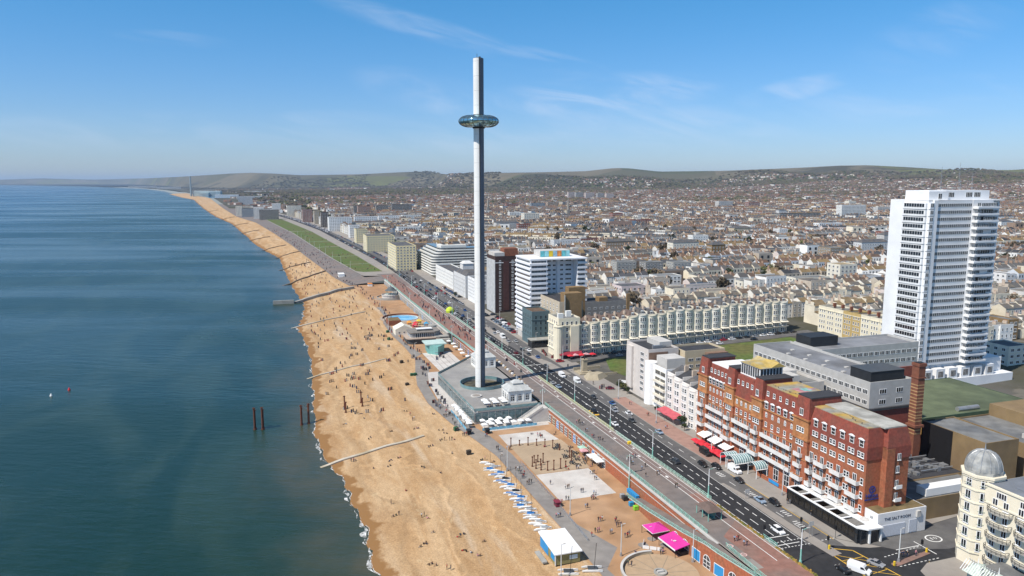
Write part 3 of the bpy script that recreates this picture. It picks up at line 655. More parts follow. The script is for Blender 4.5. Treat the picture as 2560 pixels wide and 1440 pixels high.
DECK = [(301, 82), (301, 112.6), (398, 112.6), (398, 106.5), (367, 80.6)]
def off(poly, d):
    cx = sum(p[0] for p in poly) / len(poly); cy = sum(p[1] for p in poly) / len(poly); o = []
    for x, y in poly: l = math.hypot(x - cx, y - cy); o.append((cx + (x - cx) * (1 + d / l), cy + (y - cy) * (1 + d / l)))
    return o
def make_deck():
    root = thing('beach_building', 'flat roofed glass fronted beach building round the foot of the pale tower', 'building', 301, 82, -6)
    L_ = lambda s, t: (t - 82, s - 301)
    poly = [L_(*p) for p in DECK]
    if sum(poly[i][0] * poly[(i + 1) % 5][1] - poly[(i + 1) % 5][0] * poly[i][1] for i in range(5)) < 0: poly = poly[::-1]
    # roof deck with the round well
    b = MB(); b.prism(poly, 0, 5.3, 0)
    part('wall', b, CONCL, root)
    rc = L_(TS + .3, TT + 1.0); R = 10.6; n = 60
    # annular roof: fan from polygon boundary to circle
    b = MB(); per = []
    for i in range(n):
        a = 2 * pi * i / n; d = np.array((cos(a), sin(a))); best = 1e9
        for j in range(5):
            p = np.array(off(poly, .35)[j]); q = np.array(off(poly, .35)[(j + 1) % 5]); e = q - p; mtx = np.array([[d[0], -e[0]], [d[1], -e[1]]])
            try: u, v = np.linalg.solve(mtx, p - np.array(rc))
            except Exception: continue
            if u > 0 and -1e-6 <= v <= 1 + 1e-6: best = min(best, u)
        per.append((rc[0] + d[0] * best, rc[1] + d[1] * best))
    def ringface(inner, outer, z): 
        o = len(b.v); b.v += [(x, y, z) for x, y in inner] + [(x, y, z) for x, y in outer]
        for i in range(n): b.f.append([o + i, o + n + i, o + n + (i + 1) % n, o + (i + 1) % n]); b.m.append(0)
    cin = [(rc[0] + R * cos(2 * pi * i / n), rc[1] + R * sin(2 * pi * i / n)) for i in range(n)]
    ringface(cin, per, 6.0)
    for z0, z1, pr in ((5.3, 6.0, per), (2.5, 6.0, cin)):
        o = len(b.v); b.v += [(x, y, z0) for x, y in pr] + [(x, y, z1) for x, y in pr]
        for i in range(n): b.f.append([o + i, o + (i + 1) % n, o + n + (i + 1) % n, o + n + i]); b.m.append(0)
    part('roof_deck', b, mat('deck_paving', (.30, .29, .275), .9, .1, .25, tint2=(.265, .255, .245), scale2=.08), root)
    # dark pit: raise its floor just above the wall block
    part('pit_floor', MB().cyl(rc[0], rc[1], 5.305, 5.32, R - .02, R - .02, 48), mat('pit_floor_rock', (.06, .06, .05), .95, .4, .4, tint2=(.12, .10, .06), scale2=.2), root)
    g = MB(); g.lathe([(R + .25, 6.0), (R + .25, 7.5)], 60, 0, rc[0], rc[1]); g.lathe([(R + .1, 7.5), (R + .1, 6.0)], 60, 0, rc[0], rc[1]); g.lathe([(R + .05, 7.5), (R + .3, 7.5)], 60, 0, rc[0], rc[1])
    part('pit_balustrade', g, TEALGLASS, root)
    # seaward glazing and balustrades
    gl = MB(); bal = MB(); posts = MB()
    for (a, c) in (((301, 82), (367, 80.6)), ((301, 112.6), (301, 82)), ((367, 80.6), (398, 106.5))):
        p = np.array(L_(*a)); q = np.array(L_(*c)); d = (q - p) / np.linalg.norm(q - p); nn = np.array((-d[1], d[0]))
        cen = np.array(rc)
        if np.dot(nn, p - cen) < 0: nn = -nn
        for (bb, o1, z0, z1) in ((gl, .16, .9, 4.9), (bal, .30, 6.0, 7.15)):
            u, v = p + nn * o1, q + nn * o1; w_, x_ = p + nn * (o1 + .06), q + nn * (o1 + .06)
            bb.quad((*u, z0), (*v, z0), (*v, z1), (*u, z1)); bb.quad((*w_, z0), (*x_, z0), (*x_, z1), (*w_, z1)); bb.quad((*u, z1), (*v, z1), (*x_, z1), (*w_, z1))
        ln = np.linalg.norm(q - p); k = int(ln / 2.8)
        for i in range(k + 1):
            r = p + d * ln * i / k + nn * .25; posts.box(r[0] - .07, r[0] + .07, r[1] - .07, r[1] + .07, .3, 6)
    part('glazing', gl, mat('shopfront_glass', (.09, .14, .15), .12, .4, .5, spec=.6), root); part('balustrade', bal, TEALGLASS, root); part('mullion', posts, STEEL, root)
    bs = MB().cyl(*L_(322.5, 88.5), 6.02, 6.5, 2.6, 2.6, 28); part('round_bench', bs, CONCL, root)
    part('round_bench_well', MB().cyl(*L_(322.5, 88.5), 6.5, 6.53, 1.9, 1.9, 24), PAVEG, root)
make_deck()

def toll_house(s, t, label, sx=10.5, sy=9.5, gp='twin toll houses beside the pale tower'):
    root = thing('toll_house', label, 'pavilion', s, t, .02, 0, gp)
    b = MB().box(-sx / 2, sx / 2, -sy / 2, sy / 2, 0, 5.2); b.box(-sx / 2 - .3, sx / 2 + .3, -sy / 2 - .3, sy / 2 + .3, 5.2, 5.7); b.box(-sx / 2 - .25, sx / 2 + .25, -sy / 2 - .25, sy / 2 + .25, 0, .7)
    for x in np.linspace(-sx / 2, sx / 2, 4):
        for y in (-sy / 2, sy / 2): b.box(x - .35, x + .35, y - .2, y + .2, .7, 5.2)
    part('wall', b, STUCCO, root)
    r = MB().hip(-sx / 2 - .6, sx / 2 + .6, -sy / 2 - .6, sy / 2 + .6, 5.7, 7.5, 2.2); r.box(-2.2, 2.2, -1.7, 1.7, 7.5, 8.3); r.hip(-2.6, 2.6, -2.1, 2.1, 8.3, 9.6, 1.6); r.box(-.2, .2, -.2, .2, 9.6, 11.2)
    part('roof', r, mat('pale_lead_roof', (.46, .47, .46), .6, .15, .5), root)
    wn = Windows(root); a = winmesh(1.9, 3.2, 'arch')
    wn.row(a, '-y', -sy / 2 - .02, -sx / 2, sx / 2, 3, 1); wn.row(a, '-x', -sx / 2 - .02, -sy / 2, sy / 2, 3, 1)
    return root
toll_house(311.5, 104.6, 'white toll house pavilion with arched windows on the near end of the deck')
toll_house(377, 107.5, 'white toll house pavilion half hidden behind the pale tower')

UMB = {}
def umbrella(s, t, z, label, group, canvas=None, size=3.4, h=2.7):
    canvas = canvas or WHITE; key = (canvas.name, size)
    if key not in UMB:
        c = MB(); q = size / 2; c.add([(-q, -q, h - .5), (q, -q, h - .5), (q, q, h - .5), (-q, q, h - .5), (0, 0, h + .25)], [(0, 1, 4), (1, 2, 4), (2, 3, 4), (3, 0, 4)]); 
        for (x0, x1, y0, y1) in ((-q, q, -q, -q + .02), (-q, q, q - .02, q), (-q, -q + .02, -q, q), (q - .02, q, -q, q)): c.box(x0, x1, y0, y1, h - .75, h - .5)
        p = MB().cyl(0, 0, 0, h, .06, .06, 6).cyl(0, 0, 0, .12, .45, .45, 8)
        UMB[key] = (c.mesh('canopy', canvas), p.mesh('pole', STEEL))
    r = thing('parasol', label, 'parasol', s, t, z, random.uniform(-.1, .1), group)
    link('canopy', UMB[key][0], r); link('pole', UMB[key][1], r)
for i in range(6): umbrella(304.8 + 3.9 * (i // 3), 88.5 + 4.1 * (i % 3), .02, 'square white parasol on the flat deck roof before the toll house', 'white parasols on the deck roof', size=2.8)
for i in range(7): umbrella(299.0 - (i % 2) * 2.6, 84.8 + 2.0 * i, -5.97, 'white parasol on the terrace below the glass front of the deck', 'white parasols on the terrace below the deck', size=2.3)
for i in range(7): umbrella(293.6 + (i % 2) * .4, 84.2 + 3.3 * i, -5.97, 'white parasol behind the blue windbreak of the lower terrace', 'white parasols behind the windbreak', size=2.4)
for i in range(9): umbrella(324 - i * 3.3, 78.4 + (i % 2) * .5, -5.97, 'white parasol in the row along the seaward side of the deck', 'white parasols on the seaward side of the deck', size=2.4)
def make_windbreak():
    b = MB()
    for i in range(16): b.box(i * 1.55, i * 1.55 + 1.45, 0, .08, .1, 1.15)
    solo('windbreak', b, mat('pale_blue_canvas', (.18, .45, .62), .8, .2, .8), 'pale blue canvas windbreak in front of the lower terrace parasols', 'windbreak', 291.6, 82.6, -6)
    b = MB()
    for i in range(18): b.box(0, .08, i * 1.55, i * 1.55 + 1.45, .1, 1.15)
    solo('windbreak', b, MATS['pale_blue_canvas'], 'pale blue canvas windbreak along the promenade beside the row of parasols', 'windbreak', 294, 76.2, -6)
make_windbreak()
def make_stairs():
    root = thing('staircase', 'pale concrete staircase climbing from the beach level to the deck', 'staircase', 295.2, 101.5, -6)
    b = MB()
    for i in range(16): b.box(i * .62, (i + 1) * .62, 0, 4.4, 0, (i + 1) * .372)
    part('steps', b, CONCL, root)
    for y in (-.12, 4.4):
        c = MB()
        v = [(0, y, .2), (9.9, y, 6), (9.9, y, 7.1), (0, y, 1.3), (0, y + .14, .2), (9.9, y + .14, 6), (9.9, y + .14, 7.1), (0, y + .14, 1.3)]
        c.add(v, [(0, 1, 2, 3), (7, 6, 5, 4), (3, 2, 6, 7)]); part('handrail', c, CONCL, root)
    part('landing', MB().box(9.93, 13.2, 0, 5.7, 0, 6), CONCL, root)
make_stairs()

# arches: the retaining wall of the upper promenade
def arch_wall(s0, s1, t, z0, z1, label, mb=None, openings=True, step=4.6, col=None):
    root = thing('arch_wall', label, 'wall', s0, t, z0); n = s1 - s0; h = z1 - z0
    b = MB().box(0, 1.0, 0, n, 0, h - .15); part('wall', b, col or BRICK, root)
    c = MB().box(-.25, 1.1, 0, n, h - .55, h - .02); c.box(-.15, 0, 0, n, h * .62, h * .62 + .2); part('coping', c, CONCL, root)
    if openings:
        wn = Windows(root, name='arch_front'); a = winmesh(3.0, 3.7, 'arch', WHITE, DGREY); a2 = winmesh(3.0, 3.7, 'arch', WHITE, mat('blue_door', (.05, .2, .45), .6, .1)); a3 = winmesh(3.0, 3.7, 'arch', CREAM, DARKGLASS)
        k = int(n / step)
        for i in range(k): wn.put((a, a3, a2, a)[(i * 7) % 4], -.04, step * (i + .5), .05, FACE['-x'])
        wn.done()
    return root
arch_wall(236, 301, 114.1, -6, 0, 'brick arches with white fronts under the promenade behind the rusty columns')
arch_wall(165, 236, 114.1, -6, 0, 'plain red brick retaining wall along the ramp below the promenade', openings=False)
arch_wall(398, 470, 112.6, -6, 0, 'brick arches with white fronts beyond the pale tower')
arch_wall(470, 752, 109.6, -6, 0, 'long sea wall below the promenade behind the bandstand', openings=True, step=8, col=CONC)
RAMPZ = [(165, 0), (213, -5.95), (400, -5.95)]; RAMPT = [(100, 121), (130, 116), (147, 112.6), (160, 110.4), (175, 109.2), (195, 109.2), (214, 110.2)]
struct('ramp_road', strip(RAMPT, lambda s: 114.1, 100, 214, 3, lambda s: interp(RAMPZ, s) + .008), PROMM)
def make_rampwall():
    root = thing('arch_wall', 'curved brick wall with white arches and blue shutters carrying the ramp', 'wall', 128, 116, -6, -ANG)
    ox, oy = W(128, 116); b = MB(); c = MB(); ss = np.arange(128, 213, 1.7)
    for a, q in zip(ss, ss[1:]):
        pa, pq = W(a, interp(RAMPT, a)), W(q, interp(RAMPT, q)); za, zq = interp(RAMPZ, a) + 6.25, interp(RAMPZ, q) + 6.25
        b.quad((pq[0] - ox, pq[1] - oy, 0), (pa[0] - ox, pa[1] - oy, 0), (pa[0] - ox, pa[1] - oy, za), (pq[0] - ox, pq[1] - oy, zq))
        n = .5; qa, qq = W(a, interp(RAMPT, a) + n), W(q, interp(RAMPT, q) + n)
        c.quad((pq[0] - ox, pq[1] - oy, zq + .03), (pa[0] - ox, pa[1] - oy, za + .03), (qa[0] - ox, qa[1] - oy, za + .03), (qq[0] - ox, qq[1] - oy, zq + .03))
        c.quad((qa[0] - ox, qa[1] - oy, za + .03), (qa[0] - ox, qa[1] - oy, za - .4), (qq[0] - ox, qq[1] - oy, zq - .4), (qq[0] - ox, qq[1] - oy, zq + .03))
    part('wall', b, BRICK, root); part('coping', c, CONCL, root)
    a = winmesh(3.2, 3.9, 'arch', WHITE, DGREY); sh = winmesh(3.8, 3.4, 'plain', WHITE, BLUE)
    for i, s in enumerate((178.5, 173.6, 168.6, 163.8, 158.8, 153.8, 149)):
        x, y = W(s, interp(RAMPT, s) - .06); d = (interp(RAMPT, s + 1) - interp(RAMPT, s - 1)) / 2
        link('shopfront', sh if i in (2, 4) else a, root, (x - ox, y - oy, .02), -pi / 2 + ANG - math.atan(d))
make_rampwall()

def railing(pts, label, m=TEAL, h=1.15, step=2.2, name='railing', cat='railing', thick=.06):
    """pts: (s, t, z)"""
    P3 = [(*W(s, t), z) for s, t, z in pts]; o = P3[0]
    root = link(name, None, None, o, 0); tag(root, label, cat)
    L3 = [tuple(np.array(p) - np.array(o)) for p in P3]
    part('handrail', MB().tube([(x, y, z + h) for x, y, z in L3], thick, 4), m, root)
    for a, c in zip(L3, L3[1:]):
        a, c = np.array(a), np.array(c); l = np.linalg.norm(c - a); k = max(1, int(l / 24))
        for i in range(k):
            p, q = a + (c - a) * i / k, a + (c - a) * (i + 1) / k; b = MB(); n = max(1, int(np.linalg.norm(q - p) / step))
            b.tube([tuple(p + (0, 0, .15)), tuple(q + (0, 0, .15))], thick * .8, 4); b.tube([tuple(p + (0, 0, h * .6)), tuple(q + (0, 0, h * .6))], thick * .6, 4)
            for j in range(n): r = p + (q - p) * j / n; b.tube([tuple(r), tuple(r + (0, 0, h + .15))], thick * 1.3, 4); r2 = p + (q - p) * (j + 1) / n; b.tube([tuple(r + (0, 0, .15)), tuple(r2 + (0, 0, h))], thick * .5, 4); b.tube([tuple(r2 + (0, 0, .15)), tuple(r + (0, 0, h))], thick * .5, 4)
            part('railing_panel', b, m, root)
    return root
railing([(171, 114.6, 0), (236, 114.6, 0), (301, 114.4, 0)], 'sea green railing along the edge of the upper promenade above the brick arches')
railing([(130, 114.5, 0), (147, 114.7, 0), (163, 115.3, 0)], 'short sea green railing starting beside the gap in the promenade near the camera')
railing([(s, interp(RAMPT, s) + .2, interp(RAMPZ, s) + .2) for s in (128, 138, 147, 154, 160, 168, 176, 186, 196, 205, 213)], 'sea green railing curving along the seaward edge of the ramp')
railing([(398, 113.2, 0), (470, 110.8, 0), (620, 110.4, 0), (752, 110.6, 0)], 'far sea green railing on the promenade above the bandstand and pool', step=4, thick=.09)
railing([(190, 128.3, 0), (256, 127.6, 0)], 'pale green guard rail between cycle lane and dark road in the middle', mat('pale_green_paint', (.38, .58, .47), .6, .1))
railing([(258.5, 127.7, 0), (275, 127.7, 0)], 'yellowish guard rail beside the bend of the cycle lane', mat('pale_yellow_paint', (.55, .56, .30), .6, .1))
railing([(277, 127.7, 0), (345, 127.6, 0)], 'yellow green guard rail along the dark road opposite the toll house', MATS['pale_yellow_paint'])
railing([(352, 127.8, 0), (420, 127.8, 0), (520, 127.8, 0)], 'far pale green guard rail along the dark road beyond the tower shadow', MATS['pale_green_paint'], step=3)
railing([(158, 128.2, 0), (164, 128.2, 0)], 'short sea green guard rail at the crossing stop line')
railing([(252, 86.3, -6), (214, 86.2, -6), (188, 85.4, -6)], 'thin grey rail between the boats and the promenade path', STEEL, 1.0, 3)

# lamp posts
LAMP = {}
def lamp(s, t, z, h, style, label, group):
    key = (h, style)
    if key not in LAMP:
        lo = TEAL if style in ('wall', 'road') else STEEL; k = .42 if style != 'plain' else .12
        bm = MB().cyl(0, 0, 0, h * k, .26, .18, 8).cyl(0, 0, 0, .8, .42, .34, 8)
        pm = MB().cyl(0, 0, h * k, h, .15, .10, 8)
        am = MB()
        if style == 'wall':
            am.tube([(-1.0, 0, h - .5), (1.0, 0, h - .5)], .07, 5); am.tube([(-1.0, 0, h - .5), (-1.0, 0, h - 1.2)], .07, 5); am.tube([(1.0, 0, h - .5), (1.0, 0, h - 1.2)], .07, 5)
            ln = MB(); [ln.cyl(x, 0, h - 1.9, h - 1.2, .18, .34, 8) for x in (-1, 1)]
        elif style == 'road':
            am.tube([(0, 0, h - .3), (1.6, 0, h + .1)], .07, 5); ln = MB().box(1.4, 2.4, -.16, .16, h - .02, h + .2)
        else:
            am.tube([(0, 0, h - .2), (.7, 0, h)], .06, 5); ln = MB().box(.5, 1.2, -.14, .14, h - .05, h + .12)
        LAMP[key] = (bm.mesh('post_base', lo), pm.mesh('post', WHITE if style != 'plain' else mat('pale_grey_paint', (.6, .61, .6), .6, .05)), am.mesh('arm', lo), ln.mesh('lantern', CONCL))
    r = thing('street_lamp', label, 'street lamp', s, t, z, 0, group)
    a = None
    for n, m in zip(('post_base', 'post', 'arm', 'lantern'), LAMP[key]): a = link(n, m, a if n == 'lantern' else r)
for s in (217, 301.5): lamp(s, 113.6, -6, 13, 'wall', 'tall sea green and white lamp post rising beside the brick arch wall', 'lamp posts on the arch wall')
for s in (385, 460, 530, 610, 730): lamp(s, 110.2 if s > 450 else 112.9, -6 if s > 450 else 0, 13 if s > 450 else 9, 'wall', 'lamp post at the railing of the far promenade', 'lamp posts on the far promenade railing')
for s in (149, 192, 228, 263, 300, 335, 372, 410, 450, 490, 535, 585, 640, 700, 770, 850): lamp(s, 128.55, 0, 9.5, 'road', 'white road lamp with sea green base on the seaward kerb of the dark road', 'road lamps on the seaward kerb')
for s, t in ((186, 151.8), (224, 150.5), (262, 149), (298, 149.5), (345, 151), (372, 152), (410, 150), (450, 151), (490, 152), (540, 153), (600, 154), (141.4, 153.4), (143.4, 178)): lamp(s, t, .13 if s < 150 else 0, 9.2, 'plain', 'slim pale lamp post on the pavement at the inland side of the road', 'lamp posts on the inland pavement')
for s, t in ((247, 79.4), (205.5, 87.0), (177.3, 90.8), (168, 108.3), (171.8, 70.3), (300, 74.5), (430, 80.2), (520, 78.2), (600, 84)): lamp(s, t, -6, 9.5, 'plain', 'pale slim lamp post on the lower promenade', 'lamp posts on the lower promenade')
for k in range(10): s = 850 + k * 60; lamp(s, interp(LAWNL, s) - 1, -.3, 10, 'plain', 'distant lamp post along the seaward edge of the lawn', 'lamp posts beside the lawn')
# ================================================================ the big buildings
def text(body, size, m, parent, loc, rot, name='lettering', ext=.05, sx=1):
    cu = bpy.data.curves.new('lettering', 'FONT'); cu.body = body; cu.size = size; cu.extrude = ext; cu.align_x = 'CENTER'; cu.resolution_u = 2
    tmp = bpy.data.objects.new('lettering', cu); me = bpy.data.meshes.new_from_object(tmp); bpy.data.objects.remove(tmp); me.materials.clear(); me.materials.append(m)
    o = link(name, me, parent, loc); o.rotation_euler = rot; o.scale = (sx, 1, 1); return o

def block(name, label, cat, s0, s1, t0, t1, h, wall, roof=None, z=None, wins=(), bands=(), parapet=.9, extra=None, group=None, rot=0, cap=98, roofh=0):
    """box building: local x inland, y along the street; wins = (face, n, floors, w, h, style, z0, dz, margin[, frame, glass])"""
    z = land_z((s0 + s1) / 2, t0) if z is None else z
    root = thing(name, label, cat, s0, t0, z, rot, group); dx, dy = t1 - t0, s1 - s0
    b = MB().box(0, dx, 0, dy, -3, h)
    if parapet:
        for a in ((0, dx, 0, .3), (0, dx, dy - .3, dy), (0, .3, .3, dy - .3), (dx - .3, dx, .3, dy - .3)): b.box(*a, h, h + parapet, 0)
    part('wall', b, wall, root)
    part('roof', MB().box(.3, dx - .3, .3, dy - .3, h, h + .08), roof or FELT, root)
    for bd in bands:   # (z, height, proj, material)
        zz, hh, pr, m = bd; k = MB(); k.box(-pr, dx + pr, -pr, 0, zz, zz + hh); k.box(-pr, 0, 0, dy + pr, zz, zz + hh); part('string_course', k, m, root)
    wn = Windows(root, cap)
    for w in wins:
        face, n, fl, ww, wh, st, z0, dz, mg = w[:9]; me = winmesh(ww, wh, st, *(w[9:])); 
        lo, hi = (mg, (dx if face in ('-y', '+y') else dy) - mg) if not isinstance(mg, tuple) else mg
        fx = {'-y': 0, '+y': dy, '-x': 0, '+x': dx}[face]
        for k in range(fl): wn.row(me, face, fx, lo, hi, n, z0 + dz * k)
    wn.done()
    root['_d'] = 1; del root['_d']
    if extra: extra(root, dx, dy, h)
    return root

# ---- red brick seafront hotel
def make_hotel():
    root = thing('grand_hotel', 'huge red brick seafront hotel with white balconies and yellow stained flat roofs', 'hotel', 158, 157, 0)
    D = 14.5; L = 85
    b = MB()
    # sections: y0, y1, x0 (front), body height, mansard top, tower?
    near = (0, 23); b.box(0, 5.2, 0, 23, 0, 25, 0); b.box(5.2, 13.5, -1.6, 23, 0, 25, 0); b.box(5.2, 8.0, -2.0, -1.6, 0, 24.6, 0)
    # tile-hung upper storey of the near block
    b.box(-.25, 5.2, -.25, 23, 21.3, 25.0, 2); b.box(5.2, 13.7, -1.9, 23, 21.6, 25.0, 2)
    b.hip(-.25, 13.7, -.25, 23.2, 25.0, 30.2, .9, 2)
    b.hip(5.3, 13.7, -1.9, 6, 25.0, 30.2, .9, 2)
    for y0, y1, x0, z1, tall in ((23, 30, -.9, 25.8, 1), (30, 46, 0, 23, 0), (46, 51.5, -.9, 25.8, 1), (51.5, 62, -.2, 23, 0), (62, 67.5, -.9, 25.8, 1), (67.5, 79, 0, 23, 0), (79, 85, -.9, 25.8, 1)):
        b.box(x0, D, y0, y1, 0, 19.2, 0); b.box(x0, D, y0, y1, 19.2, z1, 1 if tall or y0 == 51.5 else 0)
        if tall: b.hip(x0, D - 2, y0, y1, z1, 32.3, .8, 2); b.box(x0 - .35, D, y0 - .3, y1 + .3, z1 - .5, z1, 1); b.box(x0 - .3, D, y0 - .2, y1 + .2, 18.8, 19.3, 1)
        else: b.hip(x0, D - 1, y0, y1, z1, 30.9, .6, 2); b.box(x0 - .3, D, y0, y1, z1 - .4, z1, 1); b.box(x0 - .2, D, y0, y1, 15.6, 15.9, 1)
        for zz in (6.6, 12.4): b.box(x0 - .15, x0, y0, y1, zz, zz + .25, 1)
    part('wall', b, [BRICK, BRICKO, TILE], root)
    r = MB(); r.box(.7, 13.2, .8, 22.6, 30.2, 30.45, 0); r.box(4.8, 12.6, -.9, 22.8, 30.25, 30.62, 1); part('roof', r, [LICHEN, mat('pale_roof_felt', (.44, .43, .39), .9, .2, .35, tint2=(.30, .29, .26), scale2=.2)], root)
    r = MB(); r.box(.7, 13, 30.2, 45.8, 30.9, 31.15, 0); part('roof', r, LICHEN, root)
    for y0, y1 in ((23.5, 29.6), (46.4, 51.2), (62.4, 67.2), (79.4, 84.6)): part('tower_roof', MB().box(.2, 12, y0, y1, 32.3, 32.7), FELTD, root)
    r = MB(); r.box(.8, 14, 67.8, 78.6, 30.9, 31.3, 0); part('white_roof', r, WHITE, root)
    # faded scrawl on the two lichen roofs
    r = MB(); rr = random.Random(4)
    for y0 in (3, 33):
        p = np.array((2.8, y0, 30.47 if y0 == 3 else 31.17))
        for i in range(22):
            q = p + (rr.uniform(-.9, .9), rr.uniform(.3, .8), 0); q[0] = min(4.2, max(1.5, q[0])); d = (q - p) / np.linalg.norm(q - p); n = np.array((-d[1], d[0], 0)) * .14
            r.add([tuple(p - n), tuple(p + n), tuple(q + n), tuple(q - n)], [(0, 1, 2, 3)]); p = q
    part('roof_scrawl', r, mat('dark_roof_paint', (.09, .085, .07), .9, .3, 1), root)
    r = MB(); r.box(1, 10, 37, 37.02, 31.17, 31.2); 
    for i, c in enumerate(((.42, .09, .10), (.10, .40, .36), (.42, .16, .30))): part('painted_roof_panel', MB().box(5 + 2.3 * i, 8 + 2.3 * i, 34 + i, 39 - i, 31.16, 31.18 + .006 * i), mat(f'roof_paint_{i}', tuple(lerp(q, .42, .35) for q in c), .9, .35, .5), root)
    # glass penthouse
    ph = link('penthouse', None, root, (1.5, 51, 31))
    part('penthouse_wall', MB().box(.3, 9.7, .3, 10.7, 0, 4), GREYGLASS, ph); fr = MB()
    for i in range(9): fr.box(.15, .35, .3 + i * 1.28, .48 + i * 1.28, 0, 4)
    for i in range(8): fr.box(.3 + i * 1.28, .48 + i * 1.28, .12, .32, 0, 4)
    fr.box(.1, 9.9, .1, 10.9, 3.9, 4.25); fr.box(.1, 9.9, .1, 10.9, 0, .4); part('penthouse_frame', fr, WHITE, ph)
    part('penthouse_roof', MB().gable(-.2, 10.2, -.2, 11.2, 4.25, 5.4, 'x', .2).gable(4.5, 10.3, -.5, 11.5, 4.3, 5.8, 'y', .2), mat('yellow_lichen_roof', (.46, .33, .10), .95, .2, .5, tint2=(.40, .34, .20), scale2=.3), ph)
    # windows
    wn = Windows(root); S = winmesh(1.15, 2.0, 'sash'); T = winmesh(1.5, 2.6, 'pair'); A = winmesh(2.6, 5.2, 'arch'); HD = winmesh(1.7, 2.1, 'hood'); P = winmesh(1.15, 1.6, 'sash')
    for i in range(6): wn.put(HD, -.25, 2 + i * 3.7, 25.8 - 1.2, FACE['-x'])
    for z_ in (21.6, 17.9):
        for i in range(6): wn.put(P, 0 if z_ < 20 else -.26, 1.4 + i * 3.7, z_, FACE['-x']); wn.put(P, 0 if z_ < 20 else -.26, 2.7 + i * 3.7, z_, FACE['-x'])
    bal = MB; bm_ = {}
    def balcony(y0, y1, x0, z_, dep=1.5):
        key = (round(y1 - y0, 2), dep)
        if key not in bm_:
            w = y1 - y0; q = MB().box(-dep, 0, 0, w, 0, .22); q.box(-dep, -dep + .14, 0, w, .22, 1.4); q.box(-dep + .14, 0, 0, .14, .22, 1.15); q.box(-dep + .14, 0, w - .14, w, .22, 1.15); bm_[key] = q.mesh('balcony', mat('white_balcony_paint', (.70, .68, .65), .7, .1, .8))
        link('balcony', bm_[key], root, (x0, y0, z_))
    for z_ in (13.2, 9.2, 5.2):
        for c in (4, 10.5, 17.3): balcony(c - 2.1, c + 2.1, 0, z_); wn.put(T, -.02, c, z_ + .25, FACE['-x']); wn.put(S, -.02, c - 2.7, z_ + .4, FACE['-x']); wn.put(S, -.02, c + 2.7, z_ + .4, FACE['-x'])
        balcony(20.8, 22.9, 0, z_); wn.put(T, -.02, 21.9, z_ + .25, FACE['-x'])
    for y0, y1, x0 in ((23, 30, -.9), (46, 51.5, -.9), (62, 67.5, -.9), (79, 85, -.9)):
        c = (y0 + y1) / 2
        for z_ in (13.2, 9.7): balcony(c - 1.5, c + 1.5, x0, z_, 1.1); wn.put(T, x0 - .01, c, z_ + .25, FACE['-x'])
        balcony(c - 2.3, c + 2.3, x0, 5.8); wn.put(T, x0 - .01, c, 6.1, FACE['-x'])
        for z_ in (17.0, 21.2):
            for d in (-1, 0, 1): wn.put(P, x0 - .01, c + d * 1.15, z_, FACE['-x'])
        wn.put(winmesh(1.6, 2.2, 'pair'), x0 + .12, c, 26.6, FACE['-x'])
    for y0, y1, x0, n in ((30, 46, 0, 5), (51.5, 62, -.2, 4), (67.5, 79, 0, 5)):
        for z_ in (6.2, 9.8, 13.4): balcony(y0 + .3, y1 - .3, x0, z_)
        for k in range(n):
            y = lerp(y0, y1, (k + .5) / n)
            for z_ in (6.4, 10.0, 13.6): wn.put(T if k % 2 else S, x0 - .01, y, z_ + .1, FACE['-x'])
            wn.put(P, x0 - .01, y, 17.0, FACE['-x']); wn.put(winmesh(1.1, 1.8, 'arch'), x0 - .01, y, 20.2, FACE['-x'])
            if y0 != 51.5: wn.put(HD, x0 - .12, y, 23.2, FACE['-x'])
            wn.put(P, x0 + .3, y, 27.6, FACE['-x'])
        for k in range(3 if y0 != 51.5 else 2): wn.put(A, x0 - .02, lerp(y0, y1, (k + .5) / 3), .3, FACE['-x'])
    wn.put(A, -.92, 26.5, .3, FACE['-x'])
    for z_ in (5.2, 9.2, 13.0, 17.2, 21.0): wn.put(winmesh(1.2, 2.0, 'pair'), 9.6, -1.62 if z_ < 21 else -1.92, z_, FACE['-y'])
    for z_ in (8.9, 12.7): q = MB().box(-1.1, 1.1, -1.1, 0, 0, .2); q.box(-1.1, 1.1, -1.1, -.95, .2, 1.1); link('balcony', q.mesh('balcony', WHITE), root, (9.6, -1.6, z_))
    wn.done()
    BL = mat('royal_blue_sign', (.02, .05, .26), .5, .05, 1)
    sg = link('wall_sign', None, root, (2.6, -.02, 9.3)); q = MB()
    for a in range(20):
        a0, a1 = 2 * pi * a / 20, 2 * pi * (a + 1) / 20
        q.quad((.75 * cos(a0), -.12, 3.1 + .75 * sin(a0)), (1.15 * cos(a0), -.12, 3.1 + 1.15 * sin(a0)), (1.15 * cos(a1), -.12, 3.1 + 1.15 * sin(a1)), (.75 * cos(a1), -.12, 3.1 + .75 * sin(a1)))
    q.box(-.1, .1, -.14, -.1, 2.4, 3.8); q.box(-.5, .5, -.14, -.1, 3.0, 3.2); part('emblem', q, BL, sg)
    text('Hilton', 1.75, BL, sg, (0, -.1, .75), (pi / 2, 0, 0)); text('BRIGHTON METROPOLE', .62, BL, sg, (0, -.1, 0), (pi / 2, 0, 0), sx=.72)
    bn = link('balcony_banner', MB().box(-.08, 0, -2, 2, 0, .9).mesh('balcony_banner', BL), root, (-1.5, 57, 10.1))
make_hotel()

